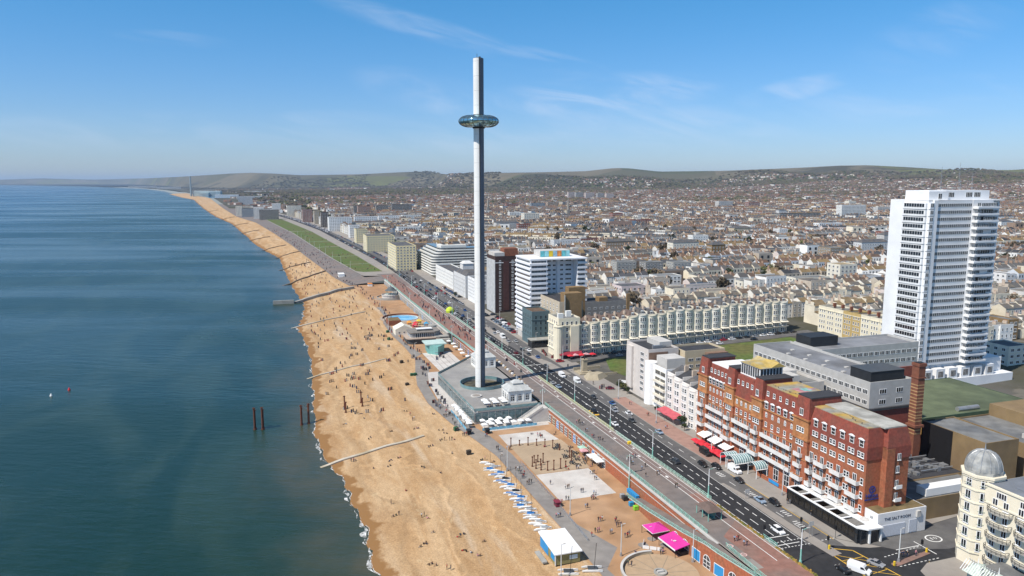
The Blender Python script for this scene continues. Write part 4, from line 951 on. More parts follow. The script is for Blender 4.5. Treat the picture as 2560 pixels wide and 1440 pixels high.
def make_saltroom():
    root = thing('restaurant_building', 'single storey black and white restaurant terrace below the red hotel end wall', 'restaurant', 152.2, 150.4, .13)
    # black glazed terrace with white roof grid
    b = MB(); W_, Ln = 6.4, 30
    b.box(.1, W_, 1.5, Ln, .0, .9); part('terrace_plinth', b, BLACK, root)
    b = MB()
    for i in range(12): y = 1.6 + i * 2.56; b.box(.1, .3, y, y + .22, .9, 4.0)
    b.box(.05, .35, 1.4, Ln, 3.5, 4.2); b.box(.1, W_, 1.4, 1.65, .9, 4.0); b.box(.05, W_, Ln - .3, Ln, 0, 4.2); part('terrace_frame', b, BLACK, root)
    part('terrace_glazing', MB().box(.2, .26, 1.6, Ln, .9, 3.5).box(W_ - .1, W_, 1.6, Ln, 0, 4.0), mat('smoked_glass', (.02, .018, .016), .15, .5, 1, spec=.5), root)
    part('terrace_floor', MB().box(.3, W_, 1.7, Ln, .9, 1.0), mat('terrace_boards', (.10, .06, .035), .9, .3, 1), root)
    r = MB()
    for i in range(6): y = 1.2 + i * 5.7; r.box(0, 4.2, y, y + .55, 4.25, 4.5)
    r.box(-.1, .45, 1.2, Ln, 4.2, 4.52); r.box(3.9, 4.4, 1.2, Ln, 4.2, 4.51); r.box(4.4, 7.2, -.6, Ln, 4.15, 4.48); r.prism([(.0, 1.2), (2.2, -1.0), (7.2, -1.2), (7.2, 1.2)], 4.1, 4.5); part('terrace_roof', r, WHITE, root)
    for i in range(5): part('louvre_panel', MB().box(.5, 3.9, 2.2 + 5.7 * i + (0 if i else 0), 2.2 + 5.7 * i + (4.0 if i == 0 else 1.4), 4.26, 4.36), mat('timber_louvre', (.20, .19, .175), .9, .2, 2), root)
    # white block with the name
    part('wall', MB().box(7.2, 24.5, 1.0, 9.5, 0, 7.2), mat('white_render', (.74, .74, .75), .7, .05, .3), root)
    part('roof', MB().box(7.5, 24.2, 1.3, 9.2, 7.2, 7.26), mat('brown_moss_roof', (.17, .125, .06), .95, .3, .4), root)
    sf = MB().box(8.5, 17, .88, 1, .3, 3.6); sf.box(18.5, 21.2, .88, 1, .3, 4.0); part('roller_shutter', sf, mat('pale_blue_shutter', (.55, .58, .64), .6, .08, 2), root)
    part('entrance', MB().box(.6, 6.9, -.2, 1.1, 0, 3.9).box(0, .7, .6, 1.5, 0, 4), DARKGLASS, root)
    for x in (3.0, 6.9): part('pillar', MB().box(x, x + .45, -.7, -.2, 0, 4.1), WHITE, root)
    text('THE SALT ROOM', 1.25, mat('dark_blue_letters', (.05, .06, .09), .6, .05), root, (14.2, .99, 4.9), (pi / 2, 0, 0), ext=.06, sx=.98)
    part('fan_unit', MB().box(20.8, 22.2, .5, 1, 4.6, 6.4).cyl(21.5, .75, 6.4, 6.5, .4, .4, 10), CONCL, root)
    wn = Windows(root); wn.put(winmesh(1.1, 1.2, 'pair'), 7.2, 3.2, 4.8, FACE['-x']); wn.put(winmesh(1.1, 1.2, 'pair'), 7.2, 7.2, 4.8, FACE['-x'])
make_saltroom()
for i in range(5):
    r = thing('folded_parasol', 'folded grey parasol on the white terrace roof edge below the red hotel', 'parasol', 156.5 + i * 5.2, 156.2, 4.6, 0, 'folded parasols on the white terrace roof')
    c = MB().cyl(0, 0, .1, .75, 1.3, .12, 10); part('canopy', c, CONCL, r); part('pole', MB().cyl(0, 0, 0, 1.1, .07, .07, 6), STEEL, r)

# ---- greenhouse-like entrance canopies, red parasols, white awnings in front of the hotel
def canopy(s, t, ln, wd, label):
    root = thing('entrance_canopy', label, 'canopy', s, t, 0, 0, 'white barrel canopies at the hotel entrance')
    g = MB(); f = MB(); n = 10
    arc = [(cos(pi * i / n) * wd / 2, 3.0 + sin(pi * i / n) * wd * .42) for i in range(n + 1)]
    g.lathe([(.01, 0)], 3)
    for (x0, z0), (x1, z1) in zip(arc, arc[1:]): g.quad((-ln / 2, x0, z0), (ln / 2, x0, z0), (ln / 2, x1, z1), (-ln / 2, x1, z1))
    g.f = g.f[-n:]; g.m = g.m[-n:]
    for k in range(int(ln / .9) + 1): x = -ln / 2 + k * .9; f.tube([(x, a, z + .03) for a, z in arc], .085, 4)
    for e in (-1, 1): f.tube([(-ln / 2, e * wd / 2, 3), (ln / 2, e * wd / 2, 3)], .14, 4)
    for xx in (-ln / 2 + .2, ln / 2 - .2): [f.tube([(xx, e * wd / 2, 0), (xx, e * wd / 2, 3)], .12, 5) for e in (-1, 1)]
    part('glazing', g, TEALGLASS, root); part('frame', f, WHITE, root)
canopy(209.0, 152.6, 9, 5.4, 'large white barrel canopy over the hotel entrance steps'); canopy(213.5, 151.0, 5, 4, 'white domed canopy behind the large barrel canopy'); canopy(202.0, 154.2, 4.5, 4.6, 'small white conservatory canopy beside the hotel entrance')
for i in range(8): umbrella(217.5 + i * 2.5, 150.4 + (i % 2) * .3, 0, 'red square parasol in the front row outside the red hotel', 'red parasols outside the hotel', REDC, 2.5, 2.4)
for i in range(5): umbrella(218.5 + i * 3.6, 152.0, 0, 'red parasol in the second row outside the red hotel', 'red parasols in the second row outside the hotel', REDC, 2.5, 2.3)
for i in range(3):
    r = thing('awning', ('white sloping awning nearest the entrance canopies of the red hotel', 'middle white sloping awning on the front of the red hotel', 'white sloping awning farthest from the hotel entrance')[i], 'awning', 219 + i * 7, 153.2, 0, 0, 'white awnings on the red hotel')
    part('cloth', MB().add([(0, 0, 3.0), (3.6, 0, 4.1), (3.6, 5.2, 4.1), (0, 5.2, 3.0), (0, 0, 2.85), (3.6, 0, 3.95), (3.6, 5.2, 3.95), (0, 5.2, 2.85)], [(0, 1, 2, 3), (7, 6, 5, 4), (0, 4, 5, 1), (3, 2, 6, 7), (0, 3, 7, 4)]) or MB().box(0, 1, 0, 1, 0, 1), WHITE, r) if False else None
    c = MB(); c.add([(0, 0, 3.0), (3.6, 0, 4.1), (3.6, 5.2, 4.1), (0, 5.2, 3.0), (0, 0, 2.85), (3.6, 0, 3.95), (3.6, 5.2, 3.95), (0, 5.2, 2.85)], [(0, 1, 2, 3), (7, 6, 5, 4), (0, 4, 5, 1), (3, 2, 6, 7), (0, 3, 7, 4)]); part('cloth', c, WHITE, r)
    c = MB(); [c.tube([(.1, y, 0), (.1, y, 2.9)], .06, 5) for y in (.2, 5)]; part('posts', c, STEEL, r)
def make_terrace_wall():
    b = MB().box(0, .5, 0, 22, 0, 1.1); b.box(-.1, .6, 0, 22, 1.1, 1.25); solo('boundary_wall', b, [BRICK], 'low red brick wall in front of the arched windows of the hotel', 'wall', 181, 154.4, 0)
    b = MB(); b.box(0, .1, 0, 5, .4, 1.5); r = solo('banner', b, BLUE, 'blue banner hung on the low brick wall of the red hotel', 'banner', 191, 154.2, 0)
    b = MB(); b.box(0, .1, 0, 4, .4, 1.4); r = solo('banner', b, REDC, 'red banner hung on the low brick wall near the black terrace', 'banner', 183, 154.2, 0)
make_terrace_wall()

# ---- rear wings, chimney, theatre, plant roofs
def wing_extra(black):
    def f(root, dx, dy, h):
        if black: part('plant_room', MB().box(2.5, dx - 1.5, 2.5, 12, h, h + 3.6), mat('black_cladding', (.025, .027, .03), .6, .2, .4), root); part('plant_room_roof', MB().box(2.3, dx - 1.3, 2.3, 12.2, h + 3.6, h + 3.75), DGREY, root)
        q = MB()
        for i in range(8): q.box(3 + (i % 2) * 6, 4.4 + (i % 2) * 6, 16 + i * 5, 17.2 + i * 5, h + .1, h + .55)
        part('skylights', q, CONCL, root)
    return f
GP = mat('grey_panel', (.45, .44, .42), .8, .1, .4)
block('hotel_rear_wing', 'long rear wing with grey upper floors and red brick below behind the red hotel', 'hotel wing', 194, 258, 192, 210.5, 30.5, GP, mat('blue_grey_roof', (.22, .225, .24), .7, .2, .15, tint2=(.15, .15, .155), scale2=.05), 0,
    wins=[('-x', 22, 2, 2.3, 1.7, 'strip3', 23.2, 3.7, .6), ('-x', 16, 1, 1.2, 2.1, 'sash', 18.6, 3, .8), ('-y', 2, 2, 3, 1.8, 'strip3', 23.2, 3.7, 2), ('-y', 5, 1, 1.2, 2, 'sash', 18.6, 3, 1)], extra=lambda r, dx, dy, h: (wing_extra(1)(r, dx, dy, h), part('lower_wall', MB().box(-.35, dx + .2, -.35, dy, 0, 21.6, 0).box(-.9, dx + .3, -.9, dy, 21.4, 22.2, 1).box(-.36, 0, -.36, dy, 9, 16, 2), [TILE, FELTD, BRICK2], r)))
block('hotel_rear_wing', 'cross wing with grey window bands and flat roof in front of the white tower', 'hotel wing', 240, 257, 211.5, 262, 30.5, GP, mat('blue_grey_roof', (.22, .225, .24)), 0,
    wins=[('-y', 17, 2, 2.4, 1.8, 'strip3', 23.2, 3.7, .8)], extra=lambda r, dx, dy, h: (part('plant_room', MB().box(1, 15, 8, 17, h, h + 4.2), MATS['black_cladding'], r), part('lower_wall', MB().box(-.3, dx + .3, -.4, dy, 0, 21), TILE, r)))
block('hotel_rear_wing', 'low pale rear building between the red hotel and its long rear wing', 'hotel wing', 214, 246, 174, 190.5, 26, CONCL, FELT, 0, wins=[('-x', 6, 1, 1.6, 1.6, 'pair', 22.6, 3, 2), ('-y', 3, 1, 1.8, 1.8, 'pair', 22, 3, 2)], extra=lambda r, dx, dy, h: part('plant', MB().box(3, 8, 3, 9, h, h + 3).box(9, 14, 12, 20, h, h + 2.2).box(4, 12, 22, 30, h, h + 2.8), CONCL, r))
block('hotel_rear_wing', 'brick service wing with a dark pitched roof behind the near end of the hotel', 'hotel wing', 181, 214, 172, 190, 21, BRICK2, SLATE, 0, parapet=0, wins=[('-y', 4, 2, 1.2, 2, 'sash', 13, 4, 1)])
def make_stack():
    root = thing('brick_chimney', 'tall square brick chimney with wavy yellow bands behind the red hotel', 'chimney', 186, 204, 4)
    b = MB(); r = random.Random(2)
    b.box(-1.4, 1.4, -1.4, 1.4, 0, 35, 0); b.box(-1.6, 1.6, -1.6, 1.6, 30.2, 30.6, 0); b.box(-1.6, 1.6, -1.6, 1.6, 34.3, 35.3, 0); b.box(-2.0, 2.0, -2.0, 2.0, 13.4, 14.2, 0)
    part('stack', b, mat('chimney_brick', (.20, .075, .045), .9, .2, .8), root); b = MB()
    for k in range(12): z0 = 15.2 + k * 1.15 + r.uniform(-.15, .15); b.box(-1.43, 1.43, -1.43, 1.43, z0, z0 + .38)
    for k in range(2): b.box(-1.43, 1.43, -1.43, 1.43, 11 + k * 1.2, 11.4 + k * 1.2)
    part('brick_stripe', b, mat('buff_brick', (.42, .25, .12), .9, .2, .8), root)
    part('flue', MB().box(-1.1, 1.1, -1.1, 1.1, 35.25, 35.5), BLACK, root)
make_stack()
GREENR = mat('green_roof_felt', (.115, .14, .08), .95, .2, .2, tint2=(.085, .105, .062), scale2=.06)
block('exhibition_hall', 'low hall with a broad faded green roof below the white tower', 'hall', 196, 236, 214, 276, 13.2, mat('dark_green_cladding', (.05, .085, .05), .8, .1, .5), GREENR, 2, parapet=.2, extra=lambda r, dx, dy, h: (part('rooflights', MB().box(10, 13, 22, 23.6, h + .1, h + .6).box(30, 32, 30, 31.4, h + .1, h + .5), WHITE, r), part('duct', MB().tube([(24, 3, h + .8), (34, 3, h + .8)], .9, 10), STEEL, r)))
block('plant_building', 'pale blue metal roofed building at the edge of the green roof', 'building', 186, 200, 262, 296, 13.5, mat('pale_blue_metal', (.42, .48, .52), .6, .1, .3), MATS['pale_blue_metal'], 2, parapet=.3)
BROWNC = mat('brown_concrete', (.235, .165, .085), .95, .14, .2, tint2=(.20, .14, .08), scale2=.08)
block('theatre_block', 'windowless brown concrete block with a black end wall behind the hotel', 'building', 166, 190, 212, 226, 15.8, BROWNC, FELT, 1, parapet=.5, extra=lambda r, dx, dy, h: part('black_sheeting', MB().box(-.15, 0, 12, dy, 0, h + .4).box(-.15, 5, dy - .4, dy + .1, 2, h + .5), BLACK, r))
block('theatre_block', 'broad brown concrete block with a grey roof at the right edge behind the dome', 'building', 158, 196, 232, 290, 12.5, BROWNC, FELT, 1, parapet=.6, extra=lambda r, dx, dy, h: (part('upper_block', MB().box(18, dx, 18, dy, h, h + 4.5), BROWNC, r), part('duct', MB().tube([(4, 8, h + .7), (30, 8, h + .7)], .6, 8), STEEL, r), part('plant', MB().box(6, 9, 12, 16, h, h + 1.6).box(24, 26, 4, 6, h, h + .6), CONCL, r)))
block('theatre_block', 'low brown wall building with bins along the side street', 'building', 158.2, 170, 175.2, 206, 6.4, BROWNC, FELT, 0, parapet=.3, extra=lambda r, dx, dy, h: part('white_box', MB().box(6, 24, 1, 4.5, h + .3, h + 2.6), WHITE, r))
def make_plantroof():
    root = thing('plant_roof', 'dark flat roof crowded with rows of cooling fans behind the hotel end', 'roof', 170, 174, 0); part('wall', MB().box(0, 34, 0, 24, 0, 6.8), BROWNC, root); part('roof', MB().box(.2, 33.8, .2, 23.8, 6.8, 6.9), FELTD, root)
    b = MB(); r = random.Random(9)
    for i in range(5):
        b.tube([(2 + i * 4, 2, 7.4), (2 + i * 4, 22, 7.4)], .25, 5)
        for j in range(9): b.box(1.2 + i * 4, 2.6 + i * 4, 2 + j * 2.2, 3.4 + j * 2.2, 6.9, 7.9)
    for i in range(16): x, y = r.uniform(20, 31), r.uniform(2, 21); b.box(x, x + r.uniform(.8, 2.4), y, y + r.uniform(.8, 2.4), 6.9, 7.4 + r.uniform(.2, 1.2))
    for i in range(6): b.tube([(20, 3 + i * 3.4, 7.8), (33, 3 + i * 3.4, 7.8)], .2, 5)
    part('cooling_units', b, STEEL, root)
    r = MB().cyl(26, 21, 6.9, 9.2, .2, .2, 6); r.box(0, .2, 0, 24, 6.9, 8.2); part('screen', r, CONCL, root)
make_plantroof()
def make_gablehall():
    root = thing('old_brick_hall', 'old red brick gable with yellow stained roof beside the banded chimney', 'building', 191, 211.5, 1)
    part('wall', MB().box(0, 22, 0, 4.5, 0, 11).gable(0, 22, 0, 4.5, 11, 11.1, 'x', 0), BRICK2, root); part('roof', MB().gable(0, 22, -.3, 4.8, 11, 13, 'x', .3), mat('rusty_roof', (.30, .16, .04), .95, .3, .3, tint2=(.16, .10, .05), scale2=.15), root)
make_gablehall()

# ---- the tall white tower block
def make_sussex():
    root = thing('tower_block', 'tallest white residential tower block with stepped balconies behind the red hotel', 'tower block', 258, 281, 6.5)
    DX, DY, Z0, NF, DZ = 45.5, 21, 8.2, 24, 3.13; ZT = Z0 + NF * DZ
    b = MB()
    b.box(0, 26, 0, DY, Z0, ZT + .9); b.box(26, DX - 7, -.2, DY - 2, Z0, ZT + .9); b.box(DX - 7, DX, 2.4, DY - 2, Z0, ZT + .9); b.box(-.5, 0, 13.5, DY, Z0 - 1, ZT + .9); b.box(2.4, 4.8, -.8, 0, Z0 - 1, ZT + .9)
    part('wall', b, mat('white_tower_paint', (.80, .805, .81), .6, .08, .12), root)
    part('penthouse', MB().box(4, DX - 5, 4, DY - 4, ZT + .9, ZT + 5.2).box(2.5, 14, 2.5, 9, ZT + .9, ZT + 4.8).box(0, DX, 0, DY - 2, ZT + .5, ZT + .92), MATS['white_tower_paint'], root)
    wn = Windows(root, 96, 'window_band')
    GL = mat('tower_glass', (.10, .115, .13), .12, .5, .7, spec=.6); wall = winmesh(20.4, 1.75, 'strip18', WHITE, GL); bay = winmesh(11.4, 1.95, 'strip8', WHITE, DARKGLASS); bay2 = winmesh(2.0, 1.9, 'strip2', WHITE, GL); endw = winmesh(5.6, 1.6, 'strip5', WHITE, GL); cor = winmesh(2.2, 1.8, 'strip2', WHITE, GL)
    bays = MB(); sl = MB(); rr = random.Random(8)
    for k in range(NF):
        z = Z0 + k * DZ
        wn.put(wall, 15.4, 0, z + .85, 0); 
        bays.box(-1.1, .05, .5, 13.2, z + .05, z + 2.75); bays.box(.0, 2.2, -1.0, 0, z + .05, z + 2.85)
        wn.put(bay, -1.1, 6.8, z + .75, FACE['-x']); wn.put(bay2, 1.1, -1.0, z + .8, 0)
    for k in range(NF):
        z = Z0 + k * DZ; wn.put(endw, DX - 3.6, 2.4, z + .85, 0)
    part('bay_column', bays, MATS['white_tower_paint'], root)
    # projecting balcony column: alternate glazed and open
    me = {}
    for k in range(NF):
        z = Z0 + k * DZ; q = MB(); v = k % 3
        q.box(26.2, 39.2, -3.0, -.2, z, z + .25, 0); q.box(26.2, 28.4, -3.0, -.2, z + .25, z + 1.1, 0); q.box(26.2, 39.2, -3.05, -2.9, z + .25, z + 1.05, 0)
        if v != 2: q.box(38.0, 39.2, -3, 1, z + .25, z + 1.1, 0)
        part('balcony', q, MATS['white_tower_paint'], root)
        wn.put(cor, 27.4, -2.2, z + 1.05, 0)
        g = winmesh(5.2, 1.7, 'strip5', WHITE, GL if v else DARKGLASS); a, c = (30.9, 36.3) if v else (33.0, 36.4)
        wn.put(g, a, -2.6 if v != 1 else -.25, z + 1.05, 0)
        if v != 1: wn.put(g, c, -1.4, z + 1.05, 0)
        if rr.random() < .6: wn.put(winmesh(10, 1.9, 'strip7', WHITE, DARKGLASS), 33.5, -.26, z + .9, 0)
    wn.done()
    p = Windows(root, 30); m = winmesh(4, 2.4, 'strip4'); 
    for x in (17, 28, 33): p.put(m, x, 4, ZT + 2, 0)
    p.put(winmesh(2.2, 2.6, 'pair'), 9, 2.5, ZT + 1.3, 0)
    ms = MB()
    for x, y, h in ((15, 8, 11), (27, 9, 13), (28, 9, 6), (34, 8, 8)):
        ms.tube([(x, y, ZT + 5), (x, y, ZT + 5 + h)], .07, 5)
        for q in range(3): ms.box(x - .3, x + .3, y - .1, y + .1, ZT + 6 + q * h * .25, ZT + 6.5 + q * h * .25)
    part('masts', ms, STEEL, root)
    pod = link('podium', None, root, (0, 0, 0)); b = MB(); b.box(-4, DX + 12, -3, DY + 8, -8, 1.4); b.box(1, DX + 10, 2, DY, 1.4, Z0 + .0)
    part('podium_wall', b, MATS['white_tower_paint'], pod); q = Windows(pod, 20)
    for i in range(6):
        x = 5 + i * 7.6; part('podium_bay', MB().box(x - 2.6, x + 2.6, -2.4, 2, 1.5, 6.4), MATS['white_tower_paint'], pod); q.put(winmesh(3.2, 3.2, 'strip4'), x, -2.4, 2.2, 0)
make_sussex()

# ---- cream hotel with the domed corner turret (near right corner)
def make_grand():
    root = thing('domed_hotel', 'cream grand hotel with domed octagonal corner turret and curved iron balconies', 'hotel', 136.3, 173.9, 3.5)
    CW = mat('cream_paint', (.77, .70, .55), .75, .06, .3); R = 4.9; H = 20.4
    oct_ = [(R * cos(pi / 8 + pi / 4 * i), R * sin(pi / 8 + pi / 4 * i)) for i in range(8)]
    t_ = link('turret', None, root); b = MB().prism(oct_, 0, H)
    for z in (.0, 3.2, 6.6, 10, 13.4, 16.8, 19.9): b.prism([(x * 1.04, y * 1.04) for x, y in oct_], z, z + .35)
    b.prism([(x * 1.08, y * 1.08) for x, y in oct_], H, H + .6); b.prism([(x * .98, y * .98) for x, y in oct_], -8, 0); part('turret_wall', b, CW, t_)
    d = MB(); d.prism([(x * .92, y * .92) for x, y in oct_], H + .6, H + 1.4); prof = [(4.25 * cos(a) ** .8, H + 1.4 + 4.9 * sin(a)) for a in np.linspace(0, pi / 2 - .02, 10)]; d.lathe(prof, 24); 
    part('dome', d, mat('lead_dome', (.27, .28, .28), .65, .3, .5, metal=0.0, tint2=(.36, .36, .34), scale2=.6), t_, smooth=False)
    rb = MB()
    for i in range(12): a = 2 * pi * i / 12; rb.tube([((r + .06) * cos(a), (r + .06) * sin(a), z) for r, z in prof], .1, 4)
    part('dome_ribs', rb, LEAD, t_); part('finial', MB().cyl(0, 0, H + 6.1, H + 8.6, .25, .02, 6), STEEL, t_)
    wn = Windows(t_, 60); F = winmesh(1.6, 2.3, 'pair'); A = winmesh(1.6, 2.6, 'arch')
    for i in range(8):
        a = pi / 4 * i; nx, ny = cos(a), sin(a)
        if nx > .5 or ny > .5: continue
        ap = R * cos(pi / 8) + .02
        for k in range(6): wn.put(A if k == 5 else F, nx * ap, ny * ap, .7 + k * 3.4, a + pi / 2)
        bl = MB()
        for k in range(6): bl.tube([(nx * (ap + .55) - ny * e, ny * (ap + .55) + nx * e, 1.5 + k * 3.4) for e in (-1.1, 1.1)], .06, 4)
        part('window_rail', bl, mat('green_iron', (.12, .2, .17), .6, .1), t_)
    # main wing running towards the camera (smaller s)
    part('wall', MB().box(-3.2, 16, -44, -3.5, -3, 19.2).box(-3.5, 16, -44, -3.5, 19.2, 19.6).box(-3.4, -3.2, -44, -3.5, 14.6, 15), CW, root); part('roof', MB().box(-2.6, 15.5, -43.5, -3.8, 19.6, 19.75).box(0, 4, -14, -9, 19.7, 20.1).box(4, 9, -24, -20, 19.7, 20.9).box(2, 3, -30, -12, 19.7, 20.4), mat('slate_blue_felt', (.17, .185, .21), .8, .2, .2), root)
    w2 = Windows(root, 98); G = winmesh(1.5, 2.5, 'pair')
    for k in range(5):
        for j in range(9): w2.put(G, -3.2, -6.5 - j * 2.9 - (j // 2) * 1.0, .6 + k * 3.4, FACE['-x'])
    for j in range(6): w2.put(winmesh(2.8, 1.7, 'strip4'), -3.2, -8 - j * 6.2, 16.9, FACE['-x'])
    w2.done()
    IRON = mat('black_ironwork', (.05, .045, .04), .7, .2, 1)
    for k in range(5):
        for j in range(4):
            y = -8.2 - j * 7.4; q = MB(); n = 8; pts = [(-3.2 - 2.1 * sin(pi * i / n) ** .7, y + 3.2 * cos(pi * i / n)) for i in range(n + 1)]
            q.prism([(x, yy) for x, yy in pts][::-1] if False else pts, -.35 + k * 3.4, -.1 + k * 3.4, 1); q.tube([(x, yy, .95 + k * 3.4) for x, yy in pts], .07, 4, 0); q.tube([(x, yy, .4 + k * 3.4) for x, yy in pts], .05, 4, 0)
            for x, yy in pts: q.tube([(x, yy, -.1 + k * 3.4), (x, yy, .95 + k * 3.4)], .06, 4, 0)
            part('balcony', q, [IRON, CONC], root)
    # glass conservatory at its foot
    c = link('conservatory', None, root, (-14.5, -13, -3.4)); b = MB().prism([(0, -22), (9.8, -22), (9.8, 2.6), (5, 6.4), (1.6, 4.6), (0, 1.0)], 0, 4); part('conservatory_wall', b, mat('pale_green_frame', (.42, .50, .45), .6, .1, .6), c)
    g = Windows(c, 40); gm = winmesh(1.5, 2.6, 'strip2', WHITE, GREYGLASS)
    for j in range(9): g.put(gm, 0, .2 - j * 2.3, .8, FACE['-x'])
    for a, (x, y) in ((-2.2, (.8, 3.0)), (-2.7, (3.3, 5.6))): g.put(gm, x, y, .8, a)
    r = MB(); rr = .0
    for j in range(5):
        y0 = 4.5 - j * 5.4; r.hip(-.5, 4.6, y0 - 5.2, y0, 4.0, 6.4, 2.2)
    part('glass_roof', r, mat('striped_glass_roof', (.46, .52, .46), .35, .25, 1.6), c); s = MB()
    for j in range(44): y = 5 - j * .62; s.tube([(-.45, y, 4.1), (1.6, y, 6.35)], .09, 4); s.tube([(4.5, y, 4.1), (2.4, y, 6.35)], .09, 4)
    part('roof_bars', s, WHITE, c); part('flat_roof', MB().box(4.8, 11.2, -22, 3, 4.0, 4.9), FELT, c)
    f = MB(); [f.cyl(2.1, 2.3 - j * 5.4, 6.4, 8.2, .16, .01, 5) for j in range(5)]; part('finials', f, WHITE, c)
make_grand()
# ================================================================ squares, terraces, mid-town blocks
ZONES = [(100, 300, 140, 300), (215, 245, 210, 330), (240, 300, 270, 345)]
def zone(s0, s1, t0, t1): ZONES.append((s0, s1, t0, t1))
# red-canopied white hotel row with wavy bow fronts (between the flats and the red hotel)
def bow_house(name, s, t, z, w, d, h, fl, rot, wallm, roofm, label, group, nb=3, cat='house', dorm=True, canopy_=False, bow=True):
    """terraced house facing local -x"""
    root = thing(name, label, cat, s, t, z, rot, group)
    key = ('bow', w, d, h, wallm.name, bow)
    if key not in WINM:
        b = MB().box(0, d, 0, w, -2, h); b.box(-.25, .2, 0, w, h, h + .5); b.box(.2, d, -.12, .12, h, h + 1.6)
        if bow:
            n = 8; pts = [(-1.15 * sin(pi * i / n), w / 2 - (w * .38) * cos(pi * i / n)) for i in range(n + 1)]
            b.prism(pts[::-1], -2, h - .6); b.prism([(x * 1.2, w / 2 + (y - w / 2) * 1.06) for x, y in pts][::-1], h - .6, h - .2)
        WINM[key] = b.mesh('wall', wallm)
        WINM[key + (1,)] = MB().gable(.4, d, .1, w - .1, h, h + 2.8, 'y', 0).mesh('roof', roofm) if not dorm else MB().hip(.3, d - .2, .12, w - .12, h, h + 2.6, 1.8).mesh('roof', roofm)
        c = MB().box(d * .35, d * .35 + 1.9, -.4, .4, h + .5, h + 3.9)
        for i in range(4): c.cyl(d * .35 + .3 + i * .45, 0, h + 3.9, h + 4.5, .13, .11, 5)
        WINM[key + (2,)] = c.mesh('chimney', mat('chimney_render', (.52, .42, .33), .9, .2, .8))
    link('wall', WINM[key], root); rf = link('roof', WINM[key + (1,)], root); link('chimney', WINM[key + (2,)], rf)
    wn = Windows(root); dz = (h - .8) / fl; me = winmesh(1.05, dz * .62, 'sash')
    for k in range(fl):
        z_ = .5 + dz * k
        if bow:
            for a in (-.62, 0, .62): wn.put(me, -1.15 * cos(a) * .98 - .04, w / 2 + w * .38 * sin(a), z_, FACE['-x'] - a * .6)
        else: wn.row(me, '-x', 0, 0, w, nb, z_)
    if dorm: link('dormer', winmesh(1.6, 1.3, 'hood'), rf, (.7, w / 2, h + .5), FACE['-x'])
    if canopy_:
        key = ('bal', w)
        if key not in WINM:
            q = MB().box(-2.4, 0, .3, w - .3, 0, .2, 0); q.tube([(-2.4, .3, 1), (-2.4, w - .3, 1)], .06, 4, 1); n = 8
            q.add([(-2.6, .3, 2.7), (-2.6, w - .3, 2.7), (0, w - .3, 3.3), (0, .3, 3.3)], [(0, 1, 2, 3)], 0); [q.tube([(-2.4, y, .2), (-2.4, y, 2.7)], .05, 4, 1) for y in (.4, w - .4)]
            for j in range(10): y = .4 + (w - .8) * j / 9; q.tube([(-2.4, y, .2), (-2.4, y, 1)], .035, 4, 1)
            WINM[key] = q.mesh('balcony', [CREAM2, DGREY])
        link('balcony', WINM[key], root, (0, 0, dz + .2))
    return root
WPINK = mat('warm_white_stucco', (.78, .73, .68), .8, .06, .3)
for i, (w, h) in enumerate([(5.6, 15.5), (5.8, 16), (6, 16.6), (6.2, 17.2), (5.8, 17.8)]):
    s = 243.4 + [0, 5.7, 11.6, 17.7, 24][i]
    bow_house('hotel_house', s, 159.6 + .2 * i, 0, w, 13, h, 5, 0, WPINK, [SLATE, FELTD][i % 2], ['white bow fronted house with a shop front next to the red hotel', 'white bow fronted house second from the red hotel', 'tall white bow fronted house behind the red awning', 'white bow fronted house with dark roof lights behind the red awning', 'white bow fronted house beside the open balconies of the flats'][i], 'white bow fronted houses on the seafront', dorm=False)
zone(240, 316, 140, 200)
def redawn():
    root = thing('awning', 'large faded red awning over the seafront terrace of the white bow houses', 'awning', 256, 153.4, 0); b = MB()
    n = 10
    for i in range(n):
        y0, y1 = 15 * i / n, 15 * (i + 1) / n; f = lambda y: 2.9 + .25 * abs(sin(y * .42))
        b.quad((0, y0, f(y0)), (4.6, y0, f(y0) + .9), (4.6, y1, f(y1) + .9), (0, y1, f(y1))); b.quad((0, y1, f(y1) - .2), (4.6, y1, f(y1) + .7), (4.6, y0, f(y0) + .7), (0, y0, f(y0) - .2))
    part('cloth', b, mat('faded_red_canvas', (.50, .10, .12), .85, .12, .5), root); p = MB(); [p.tube([(.2, y, 0), (.2, y, 2.8)], .07, 5) for y in (.3, 7.5, 14.7)]; part('posts', p, STEEL, root)
redawn()
# flats of the corner block and its white round-cornered neighbour
block('apartment_block', 'pale apartment block with stacked bay windows at the corner of the green square', 'apartment block', 291, 312, 160.5, 176, 23, mat('pale_pink_grey', (.60, .55, .51), .85, .08, .3), FELTD, 0,
      wins=[('-x', 2, 7, 3.2, 1.7, 'strip4', 3.4, 2.75, 1), ('-x', 3, 7, .8, 1.3, 'sash', 3.6, 2.75, (.5, 8))], extra=lambda r, dx, dy, h: (part('bay', MB().box(-1.2, 0, dy - 7.2, dy - 2, 2.6, h - .4), MATS['pale_pink_grey'], r), part('side_wall', MB().box(.3, 10, -.12, 0, 0, h - .6), mat('brown_tile', (.22, .14, .10), .9, .12, .6), r), part('roof_rail', MB().box(4, 9, 3, 4, h, h + 1.8).box(5, 12, 5, 5.2, h, h + 1), STEEL, r), part('roof_box', MB().box(9, dx, 6, dy - 3, h, h + 2.6), CONCL, r)))
block('apartment_block', 'cream rear apartment wing with a brown blank end wall beside the flats', 'apartment block', 287, 300, 177, 198, 21, mat('buff_render', (.55, .46, .32), .85, .08, .3), FELTD, 1,
      wins=[('-y', 2, 6, 2.6, 1.4, 'strip3', 2, 3.0, (1, 9))], extra=lambda r, dx, dy, h: part('end_wall', MB().box(10.5, dx, -2.6, 0, -1, h - .3), MATS['brown_tile'], r))
